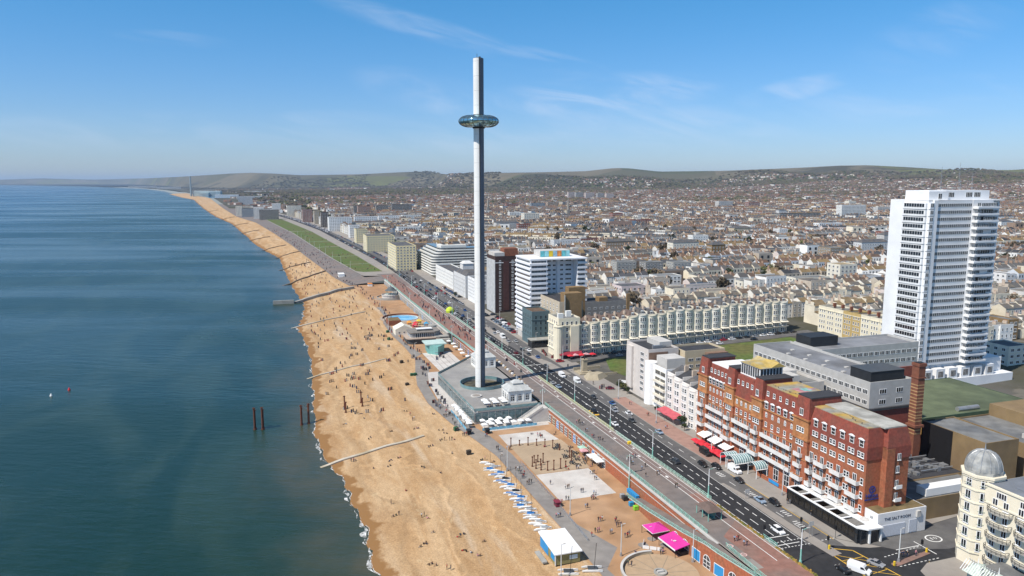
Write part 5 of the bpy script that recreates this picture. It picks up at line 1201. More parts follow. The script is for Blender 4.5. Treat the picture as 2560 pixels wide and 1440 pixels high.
block('apartment_block', 'white round cornered block with dark balcony openings beside the bow houses', 'apartment block', 274, 290, 160, 172, 18, WHITE, FELT, 0,
      wins=[('-x', 2, 5, 4.2, 2.0, 'strip4', 2.6, 3.1, (.5, 9.5), CREAM2)], extra=lambda r, dx, dy, h: (part('round_corner', MB().cyl(.6, dy - 2, -1, h + 1.2, 3, 3, 20), WHITE, r), part('roof_house', MB().box(2, 11, 3, 12, h, h + 4.6), CONCL, r), part('balcony', MB().box(-1, 0, .4, 9.6, 2.2, 3.2).box(-1, 0, .4, 9.6, 5.3, 6.3).box(-1, 0, .4, 9.6, 8.4, 9.4).box(-1, 0, .4, 9.6, 11.5, 12.5), CREAM2, r)))
block('rear_house', 'cream rear house with grey metal mansard behind the hotel left end', 'house', 252, 268, 182, 200, 14, CREAM2, SLATE, 1, parapet=0, wins=[('-y', 3, 3, 1.3, 1.6, 'sash', 3, 3.6, 1)], extra=lambda r, dx, dy, h: part('mansard', MB().hip(0, dx, 0, dy, h, h + 4, 2.4), mat('blue_slate', (.13, .145, .17), .6, .2, .5), r))
block('rear_house', 'grey and white rear house with flat roof between the hotel and the square', 'house', 262, 276, 202, 220, 13, STUCCO, SLATE, 2, wins=[('-y', 4, 3, 1.2, 1.6, 'sash', 2.5, 3.4, 1)])
block('rear_house', 'dark roofed rear house beyond the hotel wing near the square', 'house', 266, 280, 224, 246, 14, CREAM2, SLATE, 3, wins=[('-y', 5, 3, 1.2, 1.6, 'sash', 2.5, 3.6, 1)])
# green square
ground('square_lawn', [[(322, 172), (322, 300), (368, 300), (368, 176), (345, 168)]], 0, LAWN)
bpy.data.objects['square_lawn'].data.transform(__import__('mathutils').Matrix.Identity(4))
for v in bpy.data.objects['square_lawn'].data.vertices: 
    s_ = v.co.x * ES[0] + v.co.y * ES[1]; t_ = v.co.x * ET[0] + v.co.y * ET[1]; v.co.z = land_z(s_, t_) + .08
struct('square_street', strip(lambda s: 160, lambda s: 320, 313, 321.5, 4, lambda s: 0.1, lambda s: land_z(s, 320) + .1), ASPHG)
struct('square_street', strip(lambda s: 156, lambda s: 322, 369, 379.5, 4, lambda s: 0.1, lambda s: land_z(s, 322) + .1), ASPHG)
zone(312, 382, 150, 330)
def memorial():
    root = thing('war_memorial', 'stone memorial pillar with dark figure on a stepped base facing the sea', 'memorial', 346, 153.5, 0)
    part('base', MB().box(-4, 4, -4, 4, 0, .6).box(-2.8, 2.8, -2.8, 2.8, .6, 1.2).prism([(-1.3, -1.3), (1.3, -1.3), (1.3, 1.3), (-1.3, 1.3)], 1.2, 7, scale_top=.82).box(-1.4, 1.4, -1.4, 1.4, 7, 7.5), mat('sandstone', (.40, .34, .24), .9, .12, .5), root)
    b = MB().cyl(0, 0, 7.5, 9.2, .42, .3, 8).cyl(0, 0, 9.2, 9.9, .26, .18, 8).cyl(.0, 0, 9.85, 10.2, .17, .17, 8); b.tube([(.2, 0, 9.1), (.9, -.2, 10.6)], .1, 6); part('figure', b, mat('dark_bronze', (.03, .03, .028), .5, .1, 1), root)
    part('ramp_wall', MB().box(-3.5, 12, 6, 6.5, 0, 1.6).box(3, 15, -8, -7.6, 0, 1.3).prism([(-5, -14), (1, -16), (9, -10), (6, -6), (-3, -6)], 0, 2.4, scale_top=.6), MATS['sandstone'], root)
memorial()
b = MB().box(0, 28, 0, .35, 0, 1.4); solo('garden_wall', b, WHITE, 'white topped garden wall sloping round the car park ramp of the square', 'wall', 322, 163, 0.2, -.75)
# cream corner hotel and the long regency terrace facing the camera
block('corner_hotel', 'cream regency corner hotel with rounded bays facing the pale tower', 'hotel', 380, 396, 152.5, 165.6, 22, CREAM, FELT, 0,
      wins=[('-y', 4, 5, 1.3, 2.3, 'sash', 4.6, 3.5, 1), ('-x', 4, 5, 1.3, 2.3, 'sash', 4.6, 3.5, 1)], bands=[(4, .5, .5, CREAM), (11.2, .35, .3, CREAM), (18.3, .6, .6, CREAM)],
      extra=lambda r, dx, dy, h: (part('bay', MB().cyl(0, 0, -1, 18.3, 2.6, 2.6, 14).cyl(0, 0, 18.3, 18.9, 3.0, 3.0, 14), CREAM, r), part('bay', MB().box(7, 12, -1.2, 0, -1, 18.3), CREAM, r), part('chimney', MB().box(1, 4, 3, 5, h, h + 3).box(8, 11, 8, 10, h, h + 3.4), STUCCO, r), part('shopfront', MB().box(-.7, dx, -.7, -.3, 0, 3.6), BLACK, r), part('shop_awning', MB().add([(-.5, -2.6, 2.6), (dx, -2.6, 2.6), (dx, -.6, 3.9), (-.5, -.6, 3.9)], [(0, 1, 2, 3)]) or MB(), REDC, r) if False else None))
def shopawn():
    c = MB(); c.add([(0, 0, 2.6), (14, 0, 2.6), (14, 2, 3.8), (0, 2, 3.8), (0, 0, 2.2), (14, 0, 2.2)], [(0, 1, 2, 3), (4, 5, 1, 0)]); solo('awning', c, mat('maroon_canvas', (.28, .03, .05), .85, .1, .5), 'dark red awning along the foot of the cream corner hotel', 'awning', 376.6, 152, 0)
shopawn()
for i in range(5): umbrella(375.5 + (i % 2), 158 + i * 3.4, .2, 'red and pink parasol outside the cream corner hotel', 'parasols at the cream corner hotel', [REDC, mat('pale_pink_canvas', (.62, .34, .36), .8, .1, .5)][i % 2], 3.2, 2.6)
ROW = 'regency terrace houses along the far side of the green square'
for i in range(24):
    t = 166.0 + i * 6.2; hh = [17.2, 17.2, 18.2, 18.2, 18.2, 18.2, 19.4, 20, 19.2, 19.2, 20.4, 20.4, 20.4, 19.2, 19, 19, 20, 20.6, 20.2, 19, 19, 19.6, 19.6, 19][i]
    m = [mat('warm_cream_stucco', (.78, .71, .57), .85, .1, .3), mat('grey_cream_stucco', (.68, .63, .52), .85, .1, .3), MATS['warm_cream_stucco'], mat('cream_white_stucco', (.78, .74, .65), .85, .08, .3)][i % 4 if i > 5 else 0]
    bow_house('terrace_house', 382 + .02 * i, t + 6.2, land_z(382, t), 6.2, 12.5, hh, 5, -pi / 2 + .0, m, [mat('brown_slate', (.15, .105, .085), .85, .2, .6), SLATE, SLATE][0 if i < 6 else i % 3], 'TERRACE', ROW, dorm=True, canopy_=True) if False else bow_house('terrace_house', 382 + .02 * i, t, land_z(382, t), 6.2, 12.5, hh, 5, pi / 2, m, [mat('brown_slate', (.15, .105, .085), .85, .2, .6), SLATE, SLATE][0 if i < 6 else i % 3], '%s bow fronted terrace house with %s roof and iron balcony in the square' % ({0: 'cream', 1: 'grey cream', 2: 'pale cream', 3: 'white'}[i % 4 if i > 5 else 0], ['brown', 'dark slate', 'slate'][0 if i < 6 else i % 3]), ROW, canopy_=True)
zone(378, 398, 150, 330)
# yellow and cream terrace closing the far end of the square
for i in range(9):
    s0 = 312 + i * 7; m = [CREAM, CREAM, CREAM, CREAM, mat('ochre_brick', (.50, .36, .15), .9, .1, .4), MATS['ochre_brick'], CREAM, CREAM, CREAM][i]
    block('terrace_house', ['cream terrace house at the inland end of the square', 'ochre brick terrace house with cream trim at the inland end of the square'][i in (4, 5)], 'house', s0, s0 + 6.9, 326, 338, 15.5, m, SLATE, land_z(s0, 326), wins=[('-x', 3, 4, 1.1, 1.9, 'sash', 2.5, 3.4, .6), ('-y', 3, 4, 1.1, 1.9, 'sash', 2.5, 3.4, 1.2)], bands=[(14.2, .4, .3, CREAM)], group='terrace houses at the inland end of the square', extra=lambda r, dx, dy, h: part('chimney', MB().box(5, 7, -.4, .5, h, h + 3), BRICK2, r))
zone(310, 378, 320, 345)

# ---- the blocks past the square
block('office_building', 'small dark teal office building with a glass ground floor beside the road', 'office', 416, 434, 149.5, 161, 20, mat('dark_teal_render', (.10, .15, .165), .7, .1, .4), mat('brown_roof_felt', (.12, .08, .055), .9, .3, .4), 0, wins=[('-x', 4, 4, 1.2, 2, 'sash', 6, 3.4, 1, MATS['dark_teal_render']), ('-y', 3, 4, 1.2, 2, 'sash', 6, 3.4, 1, MATS['dark_teal_render'])], bands=[(5, .5, .3, MATS['dark_teal_render']), (15.6, .4, .3, MATS['dark_teal_render'])],
      extra=lambda r, dx, dy, h: (part('glass_front', MB().box(-2.5, dx + 1, -7, 0, 0, 4.4), DARKGLASS, r), part('front_roof', MB().box(-3, dx + 1.4, -7.5, -.05, 4.4, 4.9), CONC, r)))
block('apartment_block', 'brown brick slab block with tall stair towers behind the cream corner hotel', 'apartment block', 405, 440, 163, 178, 27, mat('stone_cladding', (.50, .43, .33), .85, .1, .3), FELTD, 0, wins=[('-x', 6, 8, 1.4, 1.6, 'pair', 3, 3, 1)], extra=lambda r, dx, dy, h: (part('stair_tower', MB().box(3, dx - 1, -1, 6, -1, h + 6), BRICKY, r), part('stair_tower', MB().box(dx - 4, dx + 7, 12, 18, -1, h + 7.5), BRICKY, r), part('vent', MB().box(2.5, 3.1, -2, -1.2, 0, h + 5), CONC, r)))
block('apartment_block', 'grey brick wing with white window rows behind the regency terrace', 'apartment block', 430, 446, 182, 222, 21, mat('grey_brick', (.24, .23, .22), .9, .12, .5), FELTD, 0.5, wins=[('-y', 9, 5, 1.9, 1.5, 'strip3', 4, 3.2, 1)], extra=lambda r, dx, dy, h: part('stack', MB().box(dx - 2, dx, -.8, .8, 0, h + 5).box(20, 26, 3, 9, h, h + 3), BRICKY, r))
zone(400, 452, 140, 226)
def make_bedford():
    root = thing('tower_block', 'white tower block with long wraparound balconies and painted panels on its roof', 'tower block', 437, 156.5, 0)
    H, NF = 49.5, 15; DZ = (H - 3.5) / NF; WT = mat('cool_white_paint', (.77, .78, .81), .7, .05, .2)
    b = MB().box(0, 15, 1.2, 30, 0, H).box(15, 44, 9.5, 26, 0, H).box(44, 52, 3, 26, 0, H).box(28.5, 30.5, 8.9, 9.5, 0, H + 1); b.box(-.4, 52.4, .8, 30.4, H, H + .9); part('wall', b, WT, root)
    part('roof_house', MB().box(14, 42, 12, 24, H + .9, H + 5), CONCL, root)
    rr = random.Random(6)
    for i in range(7): part('painted_panel', MB().box(14.2 + i * 4, 17.9 + i * 4, 11.75, 11.98, H + 1.1, H + 4.8), [mat('turquoise_mural', (.12, .45, .48), .8, .25, .4), mat('pale_turquoise_mural', (.25, .55, .58), .8, .25, .4), mat('yellow_mural', (.70, .50, .03), .8, .2, .4), mat('blue_grey_mural', (.30, .45, .55), .8, .3, .4), mat('orange_mural', (.70, .25, .06), .8, .25, .4), MATS['turquoise_mural'], MATS['pale_turquoise_mural']][i], root)
    wn = Windows(root, 60, 'window_band'); A = winmesh(13.4, 1.6, 'strip10', WHITE, GREYGLASS); B = winmesh(5.6, 1.4, 'strip4', WHITE, DARKGLASS); C = winmesh(2.8, 1.4, 'strip2', WHITE, DARKGLASS); D = winmesh(26, 1.5, 'strip16', WHITE, GREYGLASS); E = winmesh(7, 1.6, 'strip5', WHITE, GREYGLASS)
    bm = MB().box(-1.2, 15.2, 0, 1.2, 0, 1.25).box(-1.2, 0, 1.2, 30, 0, 1.25).mesh('balcony', WT); b2 = MB().box(44, 53, 1.6, 3, 0, 1.25).mesh('balcony', WT)
    for k in range(NF):
        z = 3.5 + k * DZ; link('balcony', bm, root, (0, 0, z)); link('balcony', b2, root, (0, 0, z))
        wn.put(A, 7.5, 1.2, z + 1.3, 0); wn.put(D, 0, 15.6, z + 1.3, FACE['-x']); wn.put(B, 20, 9.5, z + 1, 0); wn.put(C, 26, 9.5, z + 1, 0); wn.put(C, 33, 9.5, z + 1, 0); wn.put(B, 39.4, 9.5, z + 1, 0); wn.put(E, 48, 3, z + 1.3, 0)
    wn.done(); part('podium', MB().box(-6, 1, -7, 14, 0, 4.2), CONCL, root)
make_bedford(); bpy.data.objects['tower_block.001'].scale = (.74, 1, 1)
zone(430, 500, 140, 225)
block('tower_block', 'dark brown brick tower block with a rust coloured stair strip and glazed side', 'tower block', 530, 552, 161, 182, 42.5, BRICKD, FELT, 0, wins=[('-y', 1, 14, 1.5, 1.5, 'pair', 3, 2.75, (2.6, 5)), ('-y', 1, 14, 1.5, 1.5, 'pair', 3, 2.75, (12.5, 15)), ('-y', 1, 14, 1.5, 1.5, 'pair', 3, 2.75, (17, 20)), ('-x', 6, 14, 2, 1.6, 'pair', 3, 2.75, 1)], bands=[(38.2, .5, .12, WHITE)],
      extra=lambda r, dx, dy, h: (part('stair_strip', MB().box(6.5, 11, -.3, 0, 2, h - 3), mat('rust_panel', (.085, .035, .03), .85, .2, .4), r), part('side_wall', MB().box(-.35, -.05, 0, dy, -1, h - 2), mat('pale_grey_panel', (.46, .47, .47), .7, .15, .4), r), part('plant_room', MB().box(9, 20, 6, 16, h, h + 6), BRICK2, r), part('roof_box', MB().box(0, 8, 2, 18, h, h + 3.4), CONCL, r)))
zone(500, 560, 140, 190)
block('hotel_building', 'white seafront hotel with a glazed ground floor next to the pale tower mast', 'hotel', 572, 600, 158, 176, 19.5, WHITE, FELT, 0, wins=[('-x', 8, 6, 1.1, 1.7, 'sash', 3.6, 2.7, 1), ('-y', 4, 6, 1.1, 1.7, 'sash', 3.6, 2.7, 1)])
block('hotel_building', 'grey white seafront hotel with pointed tower roof beyond the car park', 'hotel', 608, 650, 158, 178, 18, mat('grey_white_stucco', (.62, .62, .61), .85, .08, .3), SLATE, 0, wins=[('-x', 11, 4, 1.1, 1.9, 'sash', 4, 3.4, 1), ('-y', 5, 4, 1.1, 1.9, 'sash', 4, 3.4, 1)], extra=lambda r, dx, dy, h: (part('mansard', MB().hip(0, dx, 0, dy, h, h + 4, 4), SLATE, r), part('turret', MB().box(4, 14, 24, 34, h, h + 9).hip(3.5, 14.5, 23.5, 34.5, h + 9, h + 11, 3), MATS['grey_white_stucco'], r)))
block('hotel_building', 'white seafront house row with iron verandas beyond the grey white hotel', 'hotel', 660, 735, 160, 176, 15, STUCCO, SLATE, 0, wins=[('-x', 20, 4, 1.1, 1.8, 'sash', 2.5, 3.1, 1), ('-y', 4, 4, 1.1, 1.8, 'sash', 2.5, 3.1, 1)])
zone(560, 760, 140, 182)
def make_embassy():
    root = thing('apartment_block', 'large white curved streamlined apartment block with continuous balcony bands', 'apartment block', 768, 163, .3)
    W1 = mat('off_white_paint', (.74, .72, .66), .75, .06, .2); b = MB(); g = MB(); n = 10
    for k in range(10):
        ins = 0 if k < 7 else (k - 6) * 2.6; z = k * 2.85; dx, dy = 64 - ins * 1.2, 84 - ins * 2
        pts = [(ins + 6 - 6 * cos(a), 6 - 6 * sin(a)) for a in np.linspace(0, pi / 2, 6)] + [(dx, 0), (dx, 16), (18 + ins, 18), (16, dy), (ins, dy)]
        b.prism(pts, z, z + 1.45); cx, cy = 20, 20; g.prism([(x + (.5 if x < 30 else -.5), y + .5 if y < 30 else y - .5) for x, y in pts], z + 1.45, z + 2.85)
    b.prism([(12, 8), (40, 8), (40, 15), (16, 15), (16, 30), (12, 30)], 28.5, 31); part('balcony_bands', b, W1, root); part('glazing', g, GREYGLASS, root)
make_embassy(); zone(760, 860, 150, 235)

def pxblock(L, R, B, T, depth, m, roof, label, cat='apartment block', name=None, group=None, fl=None, nx=None, st='pair', rot=0, gp=None, sd=None):
    z = 0; yb = B
    for _ in range(25):
        s, t = ST_(lerp(L, R, .4), yb, z); z = land_z(s, t)
    x, y = W(s, t); sc = (y * cos(PITCH) + (CAM_H - z) * sin(PITCH)) / FPX
    ang = math.atan2(t, max(1, s)) ; wid = (R - L) * sc
    dep = depth; w = max(4, (wid - dep * abs(sin(ang))) / max(.35, cos(ang))) if t > 0 else wid
    a = 720 - T; dy = FPX * cos(PITCH) + a * sin(PITCH); h = CAM_H + (-FPX * sin(PITCH) + a * cos(PITCH)) / dy * y - z
    h = max(4, h); fl = fl or max(2, int(h / 3)); big = 1 if w / max(1, sc) > 0 else 1
    k = max(1, h / fl / 3); nx = nx or max(2, int(w / (3.4 * k))); ny = max(2, int(dep / (3.4 * k)))
    ww = min(2.2, w / nx * .62); zone(s - 3, s + dep + 3, t - w / 2 - 3, t + w / 2 + 3)
    return block(name or 'apartment_block', label, cat, s, s + dep, t - w / 2, t + w / 2, h, m, roof, z - .2, wins=[('-y', nx, fl, ww, h / fl * .52, st, h / fl * .25, h / fl, .5), ('-x', ny, fl, min(2, dep / ny * .6), h / fl * .52, st, h / fl * .25, h / fl, .5)], parapet=.6, group=group, cap=40 if (R - L) > 30 else 0)
def ST_(px, py, z):
    a = px - 1280; b = 720 - py; dx = a; dy = FPX * cos(PITCH) + b * sin(PITCH); dz = -FPX * sin(PITCH) + b * cos(PITCH); k = (z - CAM_H) / dz
    x, y = dx * k, dy * k; return x * ES[0] + y * ES[1], x * ET[0] + y * ET[1]
PINKC = mat('pinkish_concrete', (.52, .42, .38), .9, .1, .2); BLUEG = mat('blue_grey_panel', (.18, .22, .26), .6, .15, .3); REDB = mat('dull_red_brick', (.24, .10, .075), .9, .15, .4); DKB = mat('dark_stone', (.12, .105, .09), .9, .2, .3)
for row in [
    (1421, 1439, 500, 480, 14, PINKC, FELT, 'first pale tower of the distant cluster of five'), (1440, 1462, 501, 481, 14, mat('grey_concrete', (.33, .32, .31), .9, .1, .2), FELT, 'second greyer tower of the distant cluster of five'), (1465, 1490, 501, 482, 14, PINKC, FELT, 'middle tower of the distant cluster of five'), (1494, 1514, 502, 483, 14, MATS['grey_concrete'], FELT, 'fourth tower of the distant cluster of five'), (1516, 1538, 502, 484, 14, PINKC, FELT, 'last pale tower of the distant cluster of five'),
    (1330, 1369, 527, 508, 16, BLUEG, FELT, 'blue grey office block with brick ends in the far town'), (1370, 1401, 525, 505, 16, mat('tan_panel', (.34, .24, .16), .9, .1, .3), BLUEG, 'tan and blue office block in the far town'),
    (1580, 1675, 612, 588, 26, mat('grey_ribbed_concrete', (.34, .34, .34), .85, .1, .3), FELTD, 'grey stepped office block among the white houses'), (1311, 1357, 566, 534, 20, CREAM2, FELT, 'large cream block with cornice rising above the terraces'), (1275, 1309, 553, 531, 16, STUCCO, SLATE, 'white villa block left of the large cream block'),
    (2106, 2174, 549, 513, 16, STUCCO, FELT, 'white banded apartment tower left of the tallest tower block'), (2194, 2237, 541, 518, 14, CONCL, FELT, 'grey white flats half hidden beside the tallest tower block'), (1797, 1840, 526, 503, 18, CONCL, FELT, 'pale office slab in the middle of the far town'), (1871, 1907, 526, 506, 18, REDB, CONCL, 'red brick office block with a white top storey'), (2019, 2043, 502, 491, 22, WHITE, WHITE, 'bright white box building among distant trees'), (2078, 2096, 502, 494, 22, WHITE, WHITE, 'smaller bright white box building among distant trees'),
    (2068, 2133, 657, 620, 20, mat('brown_mosaic', (.27, .215, .15), .9, .1, .4), FELT, 'brown cube shaped building with a grid of fins'), (2091, 2160, 713, 662, 16, CREAM2, mat('yellowed_roof', (.30, .23, .13), .95, .2, .3), 'cream apartment block with chimneys in front of the brown cube'), (1985, 2066, 661, 639, 22, STUCCO, FELT, 'low white hall left of the brown cube'), (2049, 2115, 583, 558, 14, WHITE, SLATE, 'white seven bay terrace block on the rise'), (1959, 2063, 556, 533, 14, DKB, FELTD, 'long dark flats on the rise behind the white town'),
    (1540, 1605, 697, 655, 14, CONC, FELT, 'first grey section of the long stepped flats behind the white tower'), (1612, 1672, 697, 656, 14, mat('dark_grey_concrete', (.22, .215, .205), .9, .1, .3), FELT, 'middle grey section of the long stepped flats'), (1680, 1742, 696, 656, 14, CONC, FELT, 'last grey section of the long stepped flats'),
    (1550, 1640, 752, 716, 18, mat('pale_pink_stucco', (.66, .56, .55), .85, .06, .3), SLATE, 'pale pink villa with hipped slate roof behind the regency terrace'), (1640, 1720, 728, 690, 14, STUCCO, FELT, 'white flat roofed house behind the pale pink villa'), (1730, 1790, 700, 670, 14, STUCCO, FELT, 'white square house on the slope behind the terraces'), (1700, 1860, 745, 715, 12, mat('faint_pink_stucco', (.68, .60, .57), .85, .08, .3), FELT, 'long pinkish white row with arched windows'), (1862, 1990, 727, 702, 12, CREAM2, FELT, 'long grey cream terrace row above the square'), (1990, 2090, 722, 694, 12, CREAM2, FELT, 'cream terrace row left of the cream apartment block'), (2160, 2225, 720, 690, 14, WHITE, FELT, 'white house block at the foot of the tallest tower block'),
    (2497, 2560, 737, 685, 18, mat('white_red_panel', (.70, .68, .66), .8, .05, .3), SLATE, 'white and red brick flats at the right edge of the town'), (2500, 2575, 850, 800, 16, BRICKY, FELT, 'brown yellow flats behind the tallest tower block'), (2505, 2600, 912, 866, 14, CREAM2, SLATE, 'cream rear house right of the tallest tower block'),
    (592, 607, 538, 516, 16, CREAM2, FELT, 'first seafront block at the far end of the lawn'), (609, 637, 541, 522, 16, BLUEG, FELT, 'glazed seafront block at the far end of the lawn'), (638, 662, 546, 519, 18, STUCCO, FELT, 'white seafront block at the far end of the lawn'), (655, 701, 549, 525, 22, DKB, SLATE, 'dark stone seafront mansion closing the end of the lawn'), (598, 613, 510, 491, 20, mat('pale_blue_grey', (.46, .48, .50), .85, .1, .2), FELT, 'left one of two distant towers near the harbour'), (615, 633, 512, 494, 20, MATS['pale_blue_grey'], FELT, 'right one of two distant towers near the harbour'),
    (683, 704, 530, 509, 30, STUCCO, SLATE, 'white seafront block beyond the lawn'), (722, 757, 541, 515, 36, CREAM2, SLATE, 'cream row of seafront mansions beside the lawn'), (759, 784, 556, 525, 40, REDB, SLATE, 'red brick mansion block beside the lawn'), (787, 802, 560, 528, 30, mat('tan_stone', (.34, .27, .18), .9, .1, .3), SLATE, 'tan stone mansion block beside the lawn'), (805, 826, 569, 531, 30, BRICKD, FELTD, 'dark brown modern block beside the white crescent'),
    (885, 897, 541, 515, 18, DKB, FELT, 'narrow dark tower behind the white crescent'), (898, 932, 542, 516, 20, mat('orange_brick', (.30, .15, .09), .9, .12, .3), FELT, 'orange brick tower behind the white crescent'), (943, 975, 536, 514, 20, DKB, FELT, 'dark flat block behind the white crescent'), (984, 1036, 535, 511, 22, DKB, FELTD, 'broad dark flat block left of the pale tower'),
    (828, 888, 578, 544, 34, WHITE, SLATE, 'white five storey end block of the crescent'), (892, 950, 566, 542, 16, WHITE, SLATE, 'white curved crescent section next to its end block'), (952, 1010, 560, 540, 16, WHITE, SLATE, 'white curved crescent middle section'), (1010, 1060, 558, 538, 16, STUCCO, SLATE, 'white curved crescent section nearest the pale tower'),
    (876, 905, 595, 564, 26, WHITE, SLATE, 'white corner house of the seafront square'), (892, 925, 608, 574, 30, YELLOW, SLATE, 'rounded primrose yellow corner house of the seafront square'), (921, 999, 630, 590, 42, YELLOW, SLATE, 'primrose yellow terrace with columns along the coast road'), (987, 1060, 676, 615, 60, YELLOW, SLATE, 'long primrose yellow terrace before the white streamlined block'), (1000, 1060, 593, 568, 20, STUCCO, SLATE, 'white bow windowed terrace behind the primrose terrace'),
]:
    pxblock(*row)
# distant power station by the harbour
def power():
    s, t = 5622, -500; root = thing('power_station', 'distant pale power station hall with a single tall slim chimney by the harbour', 'power station', s, t, -2)
    part('hall', MB().box(10, 190, 0, 240, 0, 34).box(60, 120, -120, 0, 0, 24), mat('pale_green_cladding', (.42, .50, .50), .8, .1, .05), root); part('stack', MB().cyl(0, 0, 0, 138, 6.5, 4.5, 12), mat('blue_grey_steel', (.25, .32, .36), .6, .1, .1), root)
power()
ground('harbour_water', [[(4900, -330), (4900, -160), (7400, -430), (7400, -640)]], -.5, mat('harbour_water_surface', (.02, .10, .18), .1, .1, .05, spec=.6))
for i, (L, R, B, T) in enumerate([(505, 540, 489, 483), (545, 600, 492, 487), (600, 660, 497, 491), (400, 455, 472, 467), (620, 690, 483, 478), (330, 395, 469, 465)]):
    pxblock(L, R, B, T, 60, [CONCL, WHITE, MATS['pale_blue_grey'], CONCL, WHITE, CONCL][i], CONCL, ['long pale harbour shed nearest the power station', 'white harbour shed right of the power station', 'blue grey harbour warehouse beside the basin', 'pale shed on the far spit of land', 'white warehouse beyond the harbour basin', 'low pale sheds at the sea horizon'][i], 'warehouse', 'harbour_shed')
# more flats, schools and halls between the terraces
def random_blocks():
    r = random.Random(31); n = 0; C = [(STUCCO, 'white'), (CREAM2, 'cream'), (MATS['grey_concrete'], 'grey concrete'), (MATS['tan_panel'], 'tan'), (REDB, 'red brick'), (CONCL, 'pale grey'), (BRICKY, 'brown brick'), (MATS['grey_white_stucco'], 'grey white'), (MATS['buff_render'], 'buff')]
    while n < 75:
        px, py = r.uniform(1230, 2560), 505 + 150 * r.random() ** 1.3; s, t = ST_(px, py, 10); w, d, h = r.uniform(14, 48), r.uniform(11, 18), r.uniform(10, 19); z = land_z(s, t)
        if t < 200 or any(a - 4 < s < b + 4 and c - w < t < e + 4 for a, b, c, e in ZONES): continue
        m, nm = C[r.randrange(9)]; n += 1; fl = int(h / 3.1); D = math.hypot(s, t); zone(s - 2, s + d + 2, t - 2, t + w + 2); pit = r.random() < .4; k = max(3, int(w / 3.6))
        wh = 'in the near town' if D < 900 else 'in the middle town' if D < 1600 else 'in the far suburbs'
        block('town_block', f'{"five" if fl > 4 else "four" if fl > 3 else "three"} storey {nm} block with {"slate" if pit else "flat"} roof {wh}', 'building', s, s + d, t, t + w, h, m, SLATE if pit else r.choice([FELT, FELTD, LICHEN]), z, wins=[('-y', k, fl, 1.5, 1.5, 'pair', .8, h / fl, .6), ('-x', 4, fl, 1.3, 1.5, 'pair', .8, h / fl, .8)], group='larger blocks among the terraces', cap=0, extra=(lambda r_, dx, dy, hh: part('pitched_roof', MB().hip(-.3, dx + .3, -.3, dy + .3, hh + .9, hh + 4, dy * .42), SLATE, r_)) if pit else (lambda r_, dx, dy, hh: part('roof_house', MB().box(dx * .3, dx * .5, dy * .3, dy * .7, hh, hh + 2.4), CONCL, r_)))
random_blocks()
# churches
def church(px, pyb, h, hall, label, m):
    z = 0
    for _ in range(20): s, t = ST_(px, pyb, z); z = land_z(s, t)
    root = thing('church', label, 'church', s, t, z); part('tower', MB().box(-3, 3, -3, 3, 0, h * .45), m, root); part('spire', MB().cyl(0, 0, h * .45, h, 3.6, .05, 8), m, root)
    part('nave', MB().box(3, 3 + hall, -6, 6, 0, 12), m, root); part('nave_roof', MB().gable(3, 3 + hall, -6, 6, 12, 20, 'x', .5), mat('brown_church_roof', (.14, .10, .085), .9, .2, .3), root); zone(s - 8, s + 8, t - 5, t + hall + 6)
STONE = mat('grey_flint', (.30, .27, .23), .95, .2, .4)
church(1220, 541, 55, 34, 'stone church with a tall pale spire just right of the mast', STONE); church(1420, 550, 52, 26, 'slim grey steeple in the far white town', STONE); church(1520, 582, 20, 42, 'large church with a long steep brown roof', STONE)
# ================================================================ the town: rows of houses and trees
WALLC = [(.76, .73, .67), (.75, .68, .54), (.80, .79, .76), (.60, .58, .55), (.70, .62, .48), (.54, .46, .37), (.68, .59, .55), (.58, .61, .64), (.32, .23, .17), (.47, .42, .35)]
ROOFC = [(.075, .077, .084), (.105, .10, .096), (.15, .09, .058), (.12, .08, .058), (.20, .14, .07), (.05, .052, .058), (.20, .185, .165), (.14, .13, .12)]
WALLN = ['off white', 'cream', 'bright white', 'grey white', 'buff', 'tan', 'pale pink', 'pale blue', 'brown brick', 'grey brown']
ROOFN = ['slate', 'dark grey', 'orange brown tile', 'brown tile', 'lichen stained', 'black slate', 'pale grey', 'worn grey']
def in_zone(s, t, pad=0):
    for a, b, c, d in ZONES:
        if a - pad < s < b + pad and c - pad < t < d + pad: return True
    return False
def pix(x, y, z):
    d = z - CAM_H; yy = y * cos(PITCH) - d * sin(PITCH); zz = y * sin(PITCH) + d * cos(PITCH)
    if yy < 10: return (-999, -999)
    return 1280 + FPX * x / yy, 720 - FPX * zz / yy
def visible(s, t, z=0, pad=50):
    x, y = W(s, t); px, py = pix(x, y, z); return -pad < px < 2560 + pad and py < 1480
def terrain(x, y):
    s, t = x * ES[0] + y * ES[1], x * ET[0] + y * ET[1]; z = land_z(s, t) if s < 3000 else (land_z(s, t) if t - interp(PROM, s) > 325 else -1); r = math.hypot(x, y)
    if r > 3500:
        px = 1280 + x / max(1, y) * FPX * cos(PITCH) ; z = max(z, hill_z(px, r))
    return z
HOUSES = []; r6 = random.Random(21)
